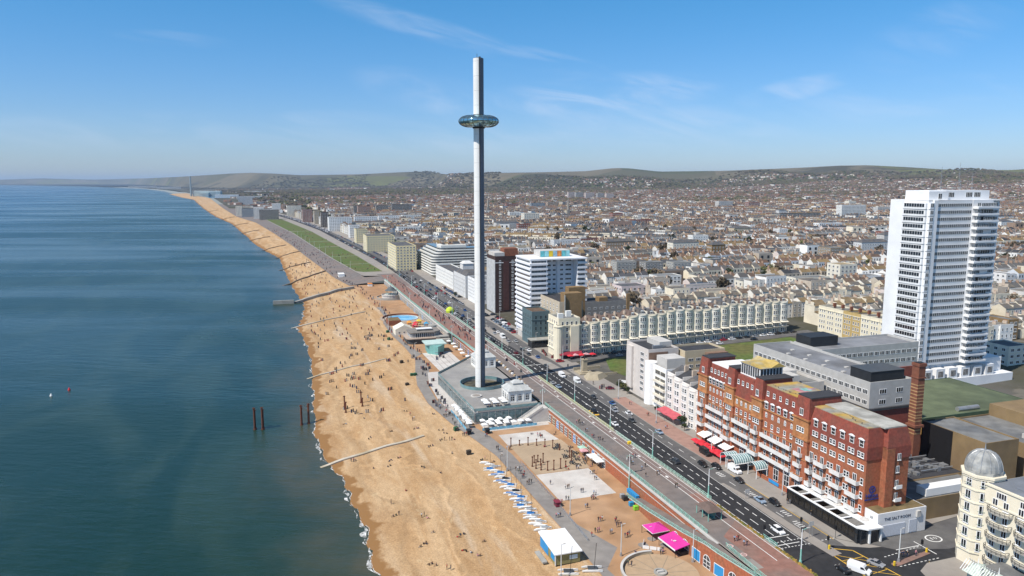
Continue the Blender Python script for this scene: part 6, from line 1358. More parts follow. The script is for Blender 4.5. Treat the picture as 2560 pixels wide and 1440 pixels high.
def add_rows():
    # inner town: strips of back-to-back rows whose streets run inland
    def patch(s0, s1, t0, t1, ang, period=38.0, wid=6.2):
        cs, ct = (s0 + s1) / 2, (t0 + t1) / 2; R = math.hypot(s1 - s0, t1 - t0) / 2; a = radians(ang); u = -R
        while u < R:
            base_h = r6.uniform(8.5, 12.5); wtone = r6.choice([0, 0, 1, 2, 2, 3, 4, 0, 1, 6])
            for off, fac in ((0, 1), (period - 25, -1)):
                v = -R; rt = r6.choice([0, 1, 2, 3, 4, 5]); gapn = r6.randint(12, 20); c = 0; flatrow = r6.random() < .28
                while v < R:
                    c += 1
                    if c > gapn: v += 12; c = 0; gapn = r6.randint(10, 20); rt = r6.choice([0, 1, 2, 3, 4, 5, 7]); wtone = r6.choice([0, 0, 1, 1, 2, 2, 2, 3, 4, 5, 7]); base_h = r6.uniform(8.5, 13); flatrow = r6.random() < .28
                    uu = u + off
                    s = cs + uu * cos(a) - v * sin(a); t = ct + uu * sin(a) + v * cos(a); w = wid * r6.choice([.9, 1, 1, 1.1, 1.5])
                    v += w
                    if not (s0 <= s <= s1 and t0 <= t <= t1): continue
                    if t < interp(FRONT, s) + 14 or in_zone(s, t, 5) or not visible(s, t): continue
                    if r6.random() < .07: continue
                    if r6.random() < .035: HOUSES.append((s, t, r6.uniform(11, 22), r6.uniform(11, 15), base_h + r6.uniform(1, 6), .3, -a, r6.choice([0, 1, 2, 3, 4, 5, 8, 9]), r6.choice([1, 5, 6, 7]))); v += 14; continue
                    h = base_h + r6.uniform(-.3, .3); fl = flatrow if r6.random() < .9 else not flatrow
                    HOUSES.append((s, t, w, r6.uniform(8.5, 11), h, .3 if fl else r6.uniform(2.4, 3.6), -a + (0 if fac > 0 else pi), wtone if r6.random() < .86 else r6.randrange(10), 6 if fl else (rt if r6.random() < .8 else r6.randrange(8))))
            u += period
    def red(s, t): return 0
    ds = 165
    for i in range(0, 22):
        for j in range(0, 20):
            s0, t0 = 300 + i * ds, 165 + j * ds
            if not (visible(s0, t0, 10, 400) or visible(s0 + ds, t0 + ds, 10, 400)): continue
            near = s0 < 900
            ang = r6.choice([0, 0, 90, 4, -5] if near else [0, 90, 15, -20, 70, 45, 0, 90]); patch(s0, s0 + ds - 6, t0, t0 + ds - 6, ang + r6.uniform(-3, 3))
add_rows()
def dist(h): x, y = W(h[0], h[1]); return math.hypot(x, y)
# front rows along the coast road beyond the named blocks
for s in np.arange(1150, 2300, 9):
    f = interp(FRONT, s) + 3
    if not in_zone(s, f + 5, 4): HOUSES.append((s, f + 6, 9, 12, r6.uniform(12, 18), 2.5, -pi / 2, r6.choice([0, 1, 2, 4]), r6.randrange(6)))
HOUSES.sort(key=dist)
FARH = [h for h in HOUSES if dist(h) > 2600]; HOUSES = [h for h in HOUSES if dist(h) <= 2600]
NEARN = 290
def wallmat(i): return mat('house_wall_' + WALLN[i].replace(' ', '_'), WALLC[i], .9, .1, .3)
def roofmat(i): return mat('house_roof_' + ROOFN[i].replace(' ', '_').replace('tile', 'tiles'), ROOFC[i], .85, .25, .6, tint2=tuple(lerp(c, q, .5) for c, q in zip(ROOFC[i], (.2, .16, .11))), scale2=.25)
def build_near():
    CH = {}
    for i, (s, t, w, d, h, rh, rz, wc, rc) in enumerate(HOUSES[:NEARN]):
        w, d, h = round(w * 2) / 2, round(d), round(h); rh = .3 if rh < 1 else (2.5 if rh < 3 else 3.3); z = land_z(s, t)
        root = thing('terraced_house', '', 'house', s, t, z, rz, 'terraced houses of the near town')
        kw = ('nh', w, d, h, rh, wc)
        if kw not in WINM:
            b = MB().box(-w / 2, w / 2, -d / 2, d / 2, -3, h); b.box(-w / 2 + w * .5, w / 2, d / 2, d / 2 + 4.2, -3, h * .62)
            if rh > 1: b.add([(-w / 2, -d / 2, h), (-w / 2, d / 2, h), (-w / 2, 0, h + rh), (w / 2, -d / 2, h), (w / 2, d / 2, h), (w / 2, 0, h + rh)], [(1, 0, 2), (3, 4, 5)]); b.box(w / 2 - .15, w / 2 + .15, -d * .42, d * .42, h, h + rh * .75)
            else: b.box(-w / 2, w / 2, -d / 2, -d / 2 + .3, h, h + .8); b.box(-w / 2, w / 2, d / 2 - .3, d / 2, h, h + .8)
            WINM[kw] = b.mesh('wall', wallmat(wc))
        kr = ('nr', w, d, h, rh, rc)
        if kr not in WINM:
            b = MB()
            if rh > 1: b.gable(-w / 2, w / 2, -d / 2, d / 2, h, h + rh, 'x', .3); b.f = b.f[:2]; b.m = b.m[:2]; b.v = b.v[:6]; b.add([(-w / 2 + w * .5, d / 2, h * .62 + 1.3), (w / 2, d / 2, h * .62 + 1.3), (w / 2, d / 2 + 4.3, h * .62), (-w / 2 + w * .5, d / 2 + 4.3, h * .62)], [(0, 1, 2, 3)]); b.f[-1] = b.f[-1][::-1]
            else: b.box(-w / 2 + .1, w / 2 - .1, -d / 2 + .3, d / 2 - .3, h, h + .15)
            WINM[kr] = b.mesh('roof', roofmat(rc))
        kc = ('nc', w, h, rh)
        if kc not in WINM:
            b = MB().box(w / 2 - .35, w / 2 + .35, -1.3, 1.0, h + rh * .3, h + rh + 1.5, 0)
            for j in range(3): b.cyl(w / 2, -1 + j * .75, h + rh + 1.5, h + rh + 2.1, .15, .13, 5, 1)
            WINM[kc] = b.mesh('chimney', [mat('chimney_render', (.52, .42, .33), .9, .2, .8), mat('clay_pot', (.40, .18, .10), .9, .1, 1)])
        link('wall', WINM[kw], root); rf = link('roof', WINM[kr], root)
        if r6.random() < .8: link('chimney', WINM[kc], rf)
        me = winmesh(1.15, 1.7, 'sash'); fl = max(2, int(h / 3.1)); dz = h / fl; n = 2 if w < 8 else int(w / 3)
        for face_y, rr in ((-d / 2, 0), (d / 2, pi)):
            a = (rz + ANG + rr) ; ny = -cos(a); nx = sin(a); x, y = W(s, t)
            if nx * -x + ny * -y < 0: continue       # the side turned away cannot be seen
            for k in range(fl):
                for j in range(n if rr == 0 else 1): link('window', me, root, (lerp(-w / 2, w / 2, (j + .5) / n), face_y, dz * k + .7), rr)
        root['_w'] = f'{WALLN[wc]}|{ROOFN[rc]}|{int(rh < 1)}'
build_near()
def batch(name, items, tmpl, kind_label, attr_cols, cat='stuff'):
    """one mesh from many copies of a template: items rows (x, y, z, w, d, h, rh, angle), per-copy face colours"""
    P = np.array(items, float); n = len(P); tv, tf, tk = tmpl
    tv = np.array(tv, float); x = tv[None, :, 0] * P[:, 3:4]; y = tv[None, :, 1] * P[:, 4:5]; z = tv[None, :, 2] * P[:, 5:6] + tv[None, :, 3] * P[:, 6:7]
    c, s = np.cos(P[:, 7:8]), np.sin(P[:, 7:8]); V = np.stack([x * c - y * s + P[:, 0:1], x * s + y * c + P[:, 1:2], z + P[:, 2:3]], -1).reshape(-1, 3)
    nv = len(tv); lt = np.array([len(f) for f in tf]); fl = np.concatenate([np.array(f) for f in tf])
    L = (fl[None, :] + (np.arange(n) * nv)[:, None]).reshape(-1); LT = np.tile(lt, n); LS = np.concatenate([[0], np.cumsum(LT)[:-1]])
    me = bpy.data.meshes.new(name); me.vertices.add(len(V)); me.vertices.foreach_set('co', V.reshape(-1)); me.loops.add(len(L)); me.loops.foreach_set('vertex_index', L.astype(np.int32))
    me.polygons.add(len(LT)); me.polygons.foreach_set('loop_start', LS.astype(np.int32)); me.polygons.foreach_set('loop_total', LT.astype(np.int32)); me.update(calc_edges=True); me.shade_flat()
    cols = np.ones((n, len(tf), 4)); cols[:, :, :3] = attr_cols(np.array(tk), n)
    a = me.attributes.new('col', 'FLOAT_COLOR', 'FACE'); a.data.foreach_set('color', cols.reshape(-1))
    return me
def house_tmpl(win, chim):
    v = [(-.5, -.5, 0, 0), (.5, -.5, 0, 0), (.5, .5, 0, 0), (-.5, .5, 0, 0), (-.5, -.5, 1, 0), (.5, -.5, 1, 0), (.5, .5, 1, 0), (-.5, .5, 1, 0), (-.5, 0, 1, 1), (.5, 0, 1, 1)]
    v[:4] = [(a, b, -.25, 0) for a, b, _, _ in v[:4]]
    f = [(0, 1, 5, 4), (1, 2, 6, 5), (2, 3, 7, 6), (3, 0, 4, 7), (7, 4, 8), (5, 6, 9), (4, 5, 9, 8), (6, 7, 8, 9)]; k = [0, 0, 0, 0, 0, 0, 1, 1]
    def box(x0, x1, y0, y1, a, b, kk):
        o = len(v); v.extend([(x0, y0, *a), (x1, y0, *a), (x1, y1, *a), (x0, y1, *a), (x0, y0, *b), (x1, y0, *b), (x1, y1, *b), (x0, y1, *b)])
        f.extend([tuple(o + i for i in q) for q in ((0, 1, 5, 4), (1, 2, 6, 5), (2, 3, 7, 6), (3, 0, 4, 7), (4, 5, 6, 7))]); k.extend([kk] * 5)
    if chim: box(.40, .52, -.14, .10, (1, .3), (1, 1.55), 2)
    if win:
        for sy in (-1, 1):
            for zz in (.12, .42, .70):
                for xx in (-.26, .22):
                    o = len(v); v.extend([(xx - .085, sy * .506, zz, 0), (xx + .085, sy * .506, zz, 0), (xx + .085, sy * .506, zz + .17, 0), (xx - .085, sy * .506, zz + .17, 0)]); f.append((o, o + 1, o + 2, o + 3) if sy < 0 else (o + 3, o + 2, o + 1, o)); k.append(3)
        box(-.02, .5, .5, .92, (-.25, 0), (.62, 0), 0)
    return v, f, k
TOWN = mat('town_fabric', (.5, .5, .5), .9, .06, .3, attr='col')
def houses_stuff(name, H, win, chim, redmix):
    items = []; wc = []; rc = []
    RW = [(.19, .115, .09), (.25, .155, .115), (.45, .40, .34), (.66, .63, .58), (.30, .20, .14), (.17, .125, .10)]; RR = [(.15, .075, .052), (.18, .09, .06), (.11, .085, .075), (.09, .085, .088), (.15, .11, .085)]
    for s, t, w, d, h, rh, rz, a, b in H:
        x, y = W(s, t); items.append((x, y, terrain(x, y), w, d, h, rh, rz + ANG)); D = math.hypot(x, y); p = smooth((D - 1500) / 1900) * redmix * .85
        wc.append(r6.choice(RW) if r6.random() < p else WALLC[a]); rc.append(r6.choice(RR) if r6.random() < p else ROOFC[b])
    wc, rc = np.array(wc), np.array(rc); n = len(items); jit = RNG.uniform(.85, 1.12, (n, 1)); wc *= jit; rc *= RNG.uniform(.8, 1.2, (n, 1))
    def cols(tk, n):
        C = np.zeros((n, len(tk), 3))
        for i, k in enumerate(tk): C[:, i] = wc if k == 0 else rc if k == 1 else (.36, .24, .17) if k == 2 else (.03, .034, .04)
        return C
    return batch(name, items, house_tmpl(win, chim), None, cols)
def join_stuff(name, meshes, m):
    obs = []
    for me in meshes: me.materials.append(m); o = bpy.data.objects.new(name, me); COL.objects.link(o); obs.append(o)
    with bpy.context.temp_override(active_object=obs[0], selected_editable_objects=obs, selected_objects=obs): bpy.ops.object.join()
    obs[0].name = name; obs[0]['kind'] = 'stuff'; return obs[0]
# far suburbs: scattered rows to the foot of the downs
def suburbs():
    H = list(FARH); n = 0
    while n < 17000:
        px = r6.uniform(430, 2600); D = sqrt(r6.uniform(2500 ** 2, (6300 if px > 1150 else 8200) ** 2)); az = math.atan((px - 1280) / FPX); x, y = D * sin(az), D * cos(az); s, t = x * ES[0] + y * ES[1], x * ET[0] + y * ET[1]
        if t < interp(PROM, s) + 40: n += 1; continue
        if 4850 < s < 7450 and t < interp(PROM, s) + 200: n += 1; continue
        k = r6.randint(3, 8); a = r6.choice([0, pi / 2, .4, -.6, 1.0]) + r6.uniform(-.1, .1); tone = r6.randrange(10); rt = r6.randrange(8)
        if sin(s * .0042 + 1.3 * sin(t * .003)) * sin(t * .0051) > .48 + .2 * (D < 3300): n += k; continue
        for i in range(k): H.append((s + i * 9.5 * -sin(a), t + i * 9.5 * cos(a), 9.5, 9, r6.uniform(6, 8.5), 3.2, -a, tone if r6.random() < .8 else r6.randrange(10), rt)); n += 1
        if r6.random() < .025: H.append((s, t, r6.uniform(25, 60), r6.uniform(15, 30), r6.uniform(6, 14), .6, a, r6.choice([0, 2, 2, 3]), 6))
    return H
mid = HOUSES[NEARN:]
FARALL = suburbs()
town = join_stuff('far_town_houses', [houses_stuff('a', mid, True, True, .9), houses_stuff('b', FARALL, False, False, .95)], TOWN)
# ---- trees
def crown_mesh(name, seed, n, R, H, z0, size):
    r = np.random.default_rng(seed); b = MB(); cl = [(r.uniform(-.55, .55) * R, r.uniform(-.55, .55) * R, z0 + r.uniform(.15, .85) * H, r.uniform(.35, .6) * R) for _ in range(9)]
    for i in range(n):
        cx, cy, cz, cr = cl[i % 9]; d = r.normal(size=3); d /= np.linalg.norm(d); p = np.array((cx, cy, cz)) + d * cr * r.uniform(.5, 1.0) * np.array((1, 1, .8)); u = r.normal(size=3); u /= np.linalg.norm(u); w = np.cross(u, r.normal(size=3)); w /= np.linalg.norm(w); s = size * r.uniform(.6, 1.3)
        b.add([tuple(p - u * s - w * s * .6), tuple(p + u * s - w * s * .5), tuple(p + u * s * .8 + w * s * .6), tuple(p - u * s * .9 + w * s * .5)], [(0, 1, 2, 3)], int(i % 9 in (1, 4, 6)))
    return b
LEAF = {'brown': [mat('bare_twigs', (.125, .095, .06), .95, .3, .5, rnd=.25), mat('dark_twigs', (.085, .068, .042), .95, .3, .5, rnd=.25)], 'olive': [mat('spring_leaves', (.125, .125, .04), .95, .3, .5, rnd=.25), mat('spring_leaves_dark', (.085, .09, .03), .95, .3, .5, rnd=.2)], 'green': [mat('evergreen_leaves', (.045, .06, .022), .95, .3, .5, rnd=.25), mat('evergreen_leaves_dark', (.03, .042, .018), .95, .3, .5, rnd=.2)]}
BARK = mat('bark', (.10, .08, .06), .95, .2, 1)
TREEM = {}
for k, ms in LEAF.items():
    for v in range(2): TREEM[k, v] = crown_mesh('crown', 40 + v + len(k), 210, 4.2, 6.5, 3, .62).mesh('crown', ms)
tr = MB().cyl(0, 0, -1, 5, .38, .24, 7); [tr.tube([(0, 0, 3.2 + i * .3), (1.7 * cos(i * 1.6), 1.7 * sin(i * 1.6), 6.2 + i * .5)], .13, 5) for i in range(5)]; TRUNK = tr.mesh('trunk', BARK)
def tree(s, t, k, sc, label, group=None):
    x, y = W(s, t); r = thing('tree', label, 'tree', s, t, land_z(s, t) - .1, r6.uniform(0, 6), group); r.scale = (sc, sc, sc * r6.uniform(.9, 1.2)); link('crown', TREEM[k, r6.randrange(2)], r); link('trunk', TRUNK, r); return r
nt = 0
for i in range(6000):
    if nt >= 240: break
    D = sqrt(r6.uniform(430 ** 2, 1250 ** 2)); px = r6.uniform(1350, 2590); az = math.atan((px - 1280) / FPX); x, y = D * sin(az), D * cos(az); s, t = x * ES[0] + y * ES[1], x * ET[0] + y * ET[1]
    if t < 190 or in_zone(s, t, 3): continue
    if any(abs(h[0] - s) < 9 and abs(h[1] - t) < 8 for h in HOUSES[:900]) and r6.random() < .8: continue
    k = r6.choice(['brown', 'brown', 'olive', 'brown', 'green']); nt += 1; tree(s, t, k, r6.uniform(1.0, 1.7), {'brown': 'bare brown tree among the roofs', 'olive': 'yellow green tree just coming into leaf among the roofs', 'green': 'dark evergreen tree among the roofs'}[k], 'trees among the town houses')
for s, t, k, sc, lb in [(318, 186, 'green', .5, 'small dark shrub tree at the edge of the square lawn'), (309, 158, 'olive', .45, 'yellow green bush in the garden below the pale flats'), (304, 157, 'green', .4, 'dark bush in the garden below the pale flats'), (312, 157.5, 'green', .45, 'dark green bush at the corner of the flats garden'), (253.5, 156, 'green', .55, 'round green tree beside the red awning'), (250, 155, 'green', .35, 'low green bush near the parasols of the red hotel'), (272, 155, 'green', .38, 'green bush at the far end of the red awning'), (620, 152, 'green', .5, 'round green bush beside the hotel car park wall'), (655, 151, 'brown', .45, 'brown bush at the hotel car park')]: tree(s, t, k, sc, lb)
def lump_tmpl():
    t = (1 + 5 ** .5) / 2; V = np.array([(-1, t, 0), (1, t, 0), (-1, -t, 0), (1, -t, 0), (0, -1, t), (0, 1, t), (0, -1, -t), (0, 1, -t), (t, 0, -1), (t, 0, 1), (-t, 0, -1), (-t, 0, 1)]) / 1.9
    F = [(0, 11, 5), (0, 5, 1), (0, 1, 7), (0, 7, 10), (0, 10, 11), (1, 5, 9), (5, 11, 4), (11, 10, 2), (10, 7, 6), (7, 1, 8), (3, 9, 4), (3, 4, 2), (3, 2, 6), (3, 6, 8), (3, 8, 9), (4, 9, 5), (2, 4, 11), (6, 2, 10), (8, 6, 7), (9, 8, 1)]
    r = np.random.default_rng(5); vs = []; fs = []; ks = []
    for j in range(5):
        o = len(vs); c = r.uniform(-.55, .55, 3) * (1, 1, .5) + (0, 0, .55); q = r.uniform(.32, .55)
        vs += [(*(c[:2] + p[:2] * q * r.uniform(.75, 1.25)), c[2] + p[2] * q * .8 * r.uniform(.75, 1.25), 0) for p in V]; fs += [tuple(o + i for i in f) for f in F]; ks += [j % 2] * 20
    return vs, fs, ks
def woods():
    items = []; cc = []; n = 0
    while n < 26000:
        D = sqrt(r6.uniform(650 ** 2, 6600 ** 2)); px = r6.uniform(430, 2600); az = math.atan((px - 1280) / FPX); x, y = D * sin(az), D * cos(az); s, t = x * ES[0] + y * ES[1], x * ET[0] + y * ET[1]; n += 1
        if t < interp(PROM, s) + 190 or in_zone(s, t, 4): continue
        g = sin(s * .0042 + 1.3 * sin(t * .003)) * sin(t * .0051); dens = .2 + .8 * (g > .40) + .35 * smooth((D - 1800) / 3000)
        if D < 1500: dens *= .8
        if r6.random() > dens: continue
        for k in range(3 if g > .4 else 1):
            xx, yy = x + r6.uniform(-14, 14), y + r6.uniform(-14, 14); w = r6.uniform(5, 8.5) * (1.4 if D > 2500 else .8); items.append((xx, yy, terrain(xx, yy) + (3.5 if D > 1500 else 2), w, w, w * r6.uniform(.9, 1.3), 0, r6.uniform(0, 6))); cc.append(r6.choice([(.115, .09, .06), (.09, .072, .05), (.11, .105, .045), (.05, .06, .028), (.10, .085, .065)]))
    # wooded ridge bands on the right
    for n in range(4200):
        D = r6.uniform(3000, 5200); px = r6.uniform(1750, 2600); az = math.atan((px - 1280) / FPX); x, y = D * sin(az), D * cos(az); z = terrain(x, y)
        if sin(D * .0042 + px * .006) + .5 * sin(px * .017 + D * .002) < .55: continue
        w = r6.uniform(7, 12); items.append((x, y, z + 4, w, w, w * r6.uniform(.8, 1.1), 0, r6.uniform(0, 6))); cc.append(r6.choice([(.085, .072, .052), (.06, .062, .035), (.10, .085, .06)]))
    for n in range(5200):
        px = r6.uniform(330, 1250); D = r6.uniform(5600, 10500); az = math.atan((px - 1280) / FPX); x, y = D * sin(az), D * cos(az); s, t = x * ES[0] + y * ES[1], x * ET[0] + y * ET[1]
        if t < interp(PROM, s) + 230 or sin(D * .002 + px * .01) + sin(px * .031 - D * .0013) < -.5: continue
        w = r6.uniform(9, 16); items.append((x, y, terrain(x, y) + 2, w * 1.6, w, w * r6.uniform(.6, .9), 0, r6.uniform(0, 6))); cc.append(r6.choice([(.085, .072, .052), (.06, .058, .04), (.10, .085, .06)]))
    cc = np.array(cc); print('woods', len(items))
    me = batch('w', items, lump_tmpl(), None, lambda tk, n: np.stack([cc * (1.0 if k == 0 else .82) for k in tk], 1))
    return join_stuff('far_woodland', [me], mat('twig_foliage', (.1, .1, .1), .95, .35, .4, attr='col'))
woods()
print('houses', len(HOUSES), 'far', len(FARALL), 'trees', nt)
# ================================================================ vehicles
CARM = {}
PAINTS = {n: mat('car_paint_' + n, c, .3, .03, 1, spec=.6, metal=mt) for n, c, mt in [('white', (.78, .78, .78), 0), ('black', (.012, .012, .014), 0), ('dark_grey', (.05, .052, .057), .2), ('silver', (.42, .43, .45), .4), ('blue', (.02, .075, .24), .1), ('pale_blue', (.30, .40, .52), .3), ('red', (.35, .015, .02), 0), ('dark_red', (.14, .012, .018), .1)]}
TYRE = mat('tyre_rubber', (.02, .02, .02), .9, .1, 1); LIGHTG = mat('headlamp_glass', (.7, .7, .66), .2, 0, 1)
def car_meshes(kind):
    if kind in CARM: return CARM[kind]
    L_, W_, H_ = {'car': (4.3, 1.8, 1.48), 'estate': (4.7, 1.85, 1.65), 'van': (5.6, 2.0, 2.45), 'camper': (6.4, 2.2, 2.8)}[kind]
    b = MB(); w = W_ / 2
    def loft(prof, m=0):   # prof: (y, z_low, z_high, half width)
        o = len(b.v); n = len(prof)
        for y, z0, z1, hw in prof: b.v += [(-hw, y, z0), (hw, y, z0), (hw * 1.0, y, lerp(z0, z1, .55)), (hw * .9, y, z1), (-hw * .9, y, z1), (-hw * 1.0, y, lerp(z0, z1, .55))]
        for i in range(n - 1):
            for j in range(6): b.f.append([o + i * 6 + j, o + i * 6 + (j + 1) % 6, o + (i + 1) * 6 + (j + 1) % 6, o + (i + 1) * 6 + j]); b.m.append(m)
        b.f.append([o + j for j in range(5, -1, -1)]); b.m.append(m); b.f.append([o + (n - 1) * 6 + j for j in range(6)]); b.m.append(m)
    g = MB(); y0 = -L_ / 2
    if kind in ('car', 'estate'):
        loft([(y0, .35, .68, w * .82), (y0 + .25, .25, .82, w * .96), (y0 + 1.2, .22, .95, w), (L_ / 2 - .9, .22, .98, w), (L_ / 2 - .2, .25, .92, w * .96), (L_ / 2, .38, .8, w * .84)])
        tail = L_ / 2 - (.35 if kind == 'estate' else .8)
        v = [(-w * .86, y0 + 1.05, .94), (w * .86, y0 + 1.05, .94), (w * .88, tail, .96), (-w * .88, tail, .96), (-w * .68, y0 + 1.75, H_ - .06), (w * .68, y0 + 1.75, H_ - .06), (w * .68, tail - .55, H_ - .05), (-w * .68, tail - .55, H_ - .05)]
        g.add(v, [(0, 1, 5, 4), (1, 2, 6, 5), (2, 3, 7, 6), (3, 0, 4, 7)])
        r = [(x * 1.02, y, z + .01) for x, y, z in v[4:]]; b.add(r + [(x * .94, y * .97, H_) for x, y, z in v[4:]], [(0, 1, 5, 4), (1, 2, 6, 5), (2, 3, 7, 6), (3, 0, 4, 7), (4, 5, 6, 7)])
        for sx in (-1, 1): b.tube([(sx * w * .87, y0 + 1.05 + 1.3, .95), (sx * w * .70, y0 + 2.3, H_ - .05)], .05, 4); b.box(sx * w - .0 - (.14 if sx > 0 else -.0), sx * w + (.14 if sx < 0 else 0) + sx * .12, y0 + 1.25, y0 + 1.4, .95, 1.1)
    else:
        loft([(y0, .35, 1.0, w * .86), (y0 + .3, .28, 1.15, w * .97), (y0 + .9, .28, 1.35, w), (y0 + 1.7, .28, H_ - .1, w), (L_ / 2 - .15, .28, H_, w), (L_ / 2, .35, H_ - .1, w * .96)])
        g.add([(-w * .9, y0 + .86, 1.4), (w * .9, y0 + .86, 1.4), (w * .86, y0 + 1.62, H_ - .25), (-w * .86, y0 + 1.62, H_ - .25)], [(0, 1, 2, 3)])
        for sx in (-1, 1): g.add([(sx * (w + .012), y0 + 1.1, 1.35), (sx * (w + .012), y0 + 2.3, 1.35), (sx * (w + .012), y0 + 2.3, 1.95), (sx * (w + .012), y0 + 1.6, 1.95)], [(0, 1, 2, 3)])
        if kind == 'camper':
            for sx in (-1, 1): g.add([(sx * (w + .012), y0 + 3, 1.5), (sx * (w + .012), y0 + 4.2, 1.5), (sx * (w + .012), y0 + 4.2, 2.1), (sx * (w + .012), y0 + 3, 2.1)], [(0, 1, 2, 3)])
    wh = MB(); n = 12; wh.v = [(.11 * sx, .33 * cos(2 * pi * i / n), .33 * sin(2 * pi * i / n)) for sx in (-1, 1) for i in range(n)]; wh.f = [[i, (i + 1) % n, n + (i + 1) % n, n + i] for i in range(n)] + [list(range(n)), list(range(2 * n - 1, n - 1, -1))]; wh.m = [0] * (n + 2)
    hub = [(.118 * sx, .19 * cos(2 * pi * i / n), .19 * sin(2 * pi * i / n)) for sx in (-1, 1) for i in range(n)]; wh.add(hub, [tuple(range(n)), tuple(range(2 * n - 1, n - 1, -1))], 1)
    hl = MB().box(-.2, .2, -.05, .05, -.08, .08)
    CARM[kind] = (b.mesh('body', PAINTS['white'], False), g.mesh('windows', DARKGLASS), wh.mesh('wheel', [TYRE, STEEL]), hl.mesh('headlight', LIGHTG), L_, W_)
    return CARM[kind]
def paint(o, i, m): o.material_slots[i].link = 'OBJECT'; o.material_slots[i].material = m
def car(s, t, kind, col, label, rot=0, group=None, z=None, full=True):
    b, g, wh, hl, L_, W_ = car_meshes(kind); z = z if z is not None else land_z(s, t) + .02
    r = thing('van' if kind == 'van' else 'camper_van' if kind == 'camper' else 'parked_car' if group and 'parked' in group else 'car', label, 'van' if kind in ('van', 'camper') else 'car', s, t, z, rot, group)
    paint(link('body', b, r), 0, PAINTS[col]); link('windows', g, r)
    for sx in (-1, 1):
        for y in (-L_ / 2 + .85, L_ / 2 - .85): link('wheel', wh, r, (sx * (W_ / 2 - .1), y, .33))
        if full: link('headlight', hl, r, (sx * W_ * .33, -L_ / 2 + .06, .68))
    return r
for px, py, k, c, lb, rot in [
    (1945, 1330, 'estate', 'white', 'white car driving past the stop line at the crossing', 0), (2190, 1413, 'car', 'silver', 'silver saloon car on the yellow box junction', .35), (2108, 1428, 'car', 'black', 'black car behind the large white van at the junction', pi), (2148, 1430, 'van', 'white', 'large white van turning at the bottom edge beside the box junction', .5),
    (1900, 1254, 'car', 'pale_blue', 'pale blue car beside the black car near the black restaurant terrace', 0), (1936, 1260, 'estate', 'black', 'black estate car beside the pale blue car', 0), (1837, 1180, 'van', 'white', 'white van parked by the barrel canopies of the red hotel', .05), (1848, 1204, 'car', 'black', 'small black car just behind the white van at the hotel', 0), (1791, 1170, 'estate', 'black', 'black car ahead of the white van at the hotel', 0), (1757, 1164, 'estate', 'black', 'black car on the grey road opposite the hotel canopies', 0), (1763, 1136, 'van', 'black', 'black people carrier by the red parasols', 0),
    (1688, 1156, 'estate', 'dark_grey', 'dark grey car alone on the dark road below the red parasols', pi), (1537, 1063, 'car', 'white', 'white car on the dark road near the guard rail gap', pi), (1572, 1036, 'car', 'white', 'white saloon on the grey road before the red awning', 0), (1580, 1054, 'car', 'dark_grey', 'grey brown car behind the white saloon before the red awning', 0), (1531, 1011, 'car', 'blue', 'bright blue car on the grey road by the flats', 0), (1537, 1029, 'car', 'silver', 'silver grey car following the bright blue car', 0), (1648, 1083, 'car', 'pale_blue', 'pale silver blue car beside the shop front of the white houses', 0), (1484, 1030, 'car', 'black', 'black car on the dark road by the yellow markings', pi), (1484, 995, 'car', 'dark_grey', 'dark car on the grey road past the garden corner', 0), (1525, 973, 'car', 'dark_red', 'dark red car leaving the square', 1.2),
    (1405, 942, 'van', 'white', 'white van in the shadow of the pale tower', 0), (1443, 956, 'van', 'white', 'second white van just beyond the tower shadow', 0), (1382, 960, 'car', 'silver', 'silver car waiting beside the tower shadow', pi), (1396, 969, 'car', 'pale_blue', 'pale grey car behind the silver car at the tower shadow', pi), (1365, 917, 'car', 'dark_grey', 'dark car before the memorial crossing', 0), (1345, 895, 'car', 'blue', 'blue car near the kerb island opposite the cream corner hotel', 0), (1400, 905, 'estate', 'red', 'red car turning by the cream corner hotel', 1.5), (1322, 888, 'car', 'dark_grey', 'dark grey car ahead of the blue car', 0), (1323, 878, 'car', 'white', 'white hatchback at the cream corner hotel kerb', 0), (1305, 876, 'car', 'black', 'black car level with the teal office', 0), (1290, 884, 'car', 'dark_red', 'dark red car on the dark road beyond the tower shadow', pi), (1250, 871, 'car', 'dark_grey', 'dark car on the dark road right of the mast', pi), (1233, 854, 'car', 'black', 'black car close to the right side of the mast', pi), (1225, 848, 'car', 'silver', 'pale car just right of the mast', pi),
    (1262, 815, 'camper', 'white', 'long white camper van parked before the white tower block', .1), (1257, 845, 'camper', 'white', 'second white camper van near the teal office', 0), (1245, 832, 'car', 'white', 'white car between the two camper vans', 0), (1272, 812, 'car', 'red', 'red car behind the long camper van', 0), (1290, 855, 'car', 'silver', 'silver car by the glass front of the teal office', 0), (1281, 826, 'car', 'dark_grey', 'grey car beside the teal office', .2)]:
    s, t = ST_(px, py, 0); car(s, t, k, c, lb, rot)
CN = {'white': 'white', 'black': 'black', 'dark_grey': 'dark grey', 'silver': 'silver', 'blue': 'blue', 'pale_blue': 'pale blue', 'red': 'red', 'dark_red': 'dark red'}
r7 = random.Random(77); ncar = 0
def lot(rows, gp, where, cap):
    global ncar
    for s, t, rot in rows[:cap]:
        c = r7.choice(['white', 'black', 'black', 'dark_grey', 'dark_grey', 'silver', 'silver', 'blue', 'red', 'pale_blue']); ncar += 1
        car(s, t, r7.choice(['car', 'car', 'estate']), c, f'{CN[c]} car {where}', rot + r7.uniform(-.04, .04), gp, full=False)
lot([(385 + 0 * k, 0, 0) for k in range(0)], '', '', 0)
lot([(377.2, 164 + k * 5.6, pi / 2) for k in range(27) if r7.random() < .85], 'cars parked along the square', 'parked in the row below the regency terrace', 30)
lot([(370.8, 186 + k * 6, pi / 2) for k in range(16) if r7.random() < .5], 'cars parked along the square lawn', 'parked along the edge of the square lawn', 12)
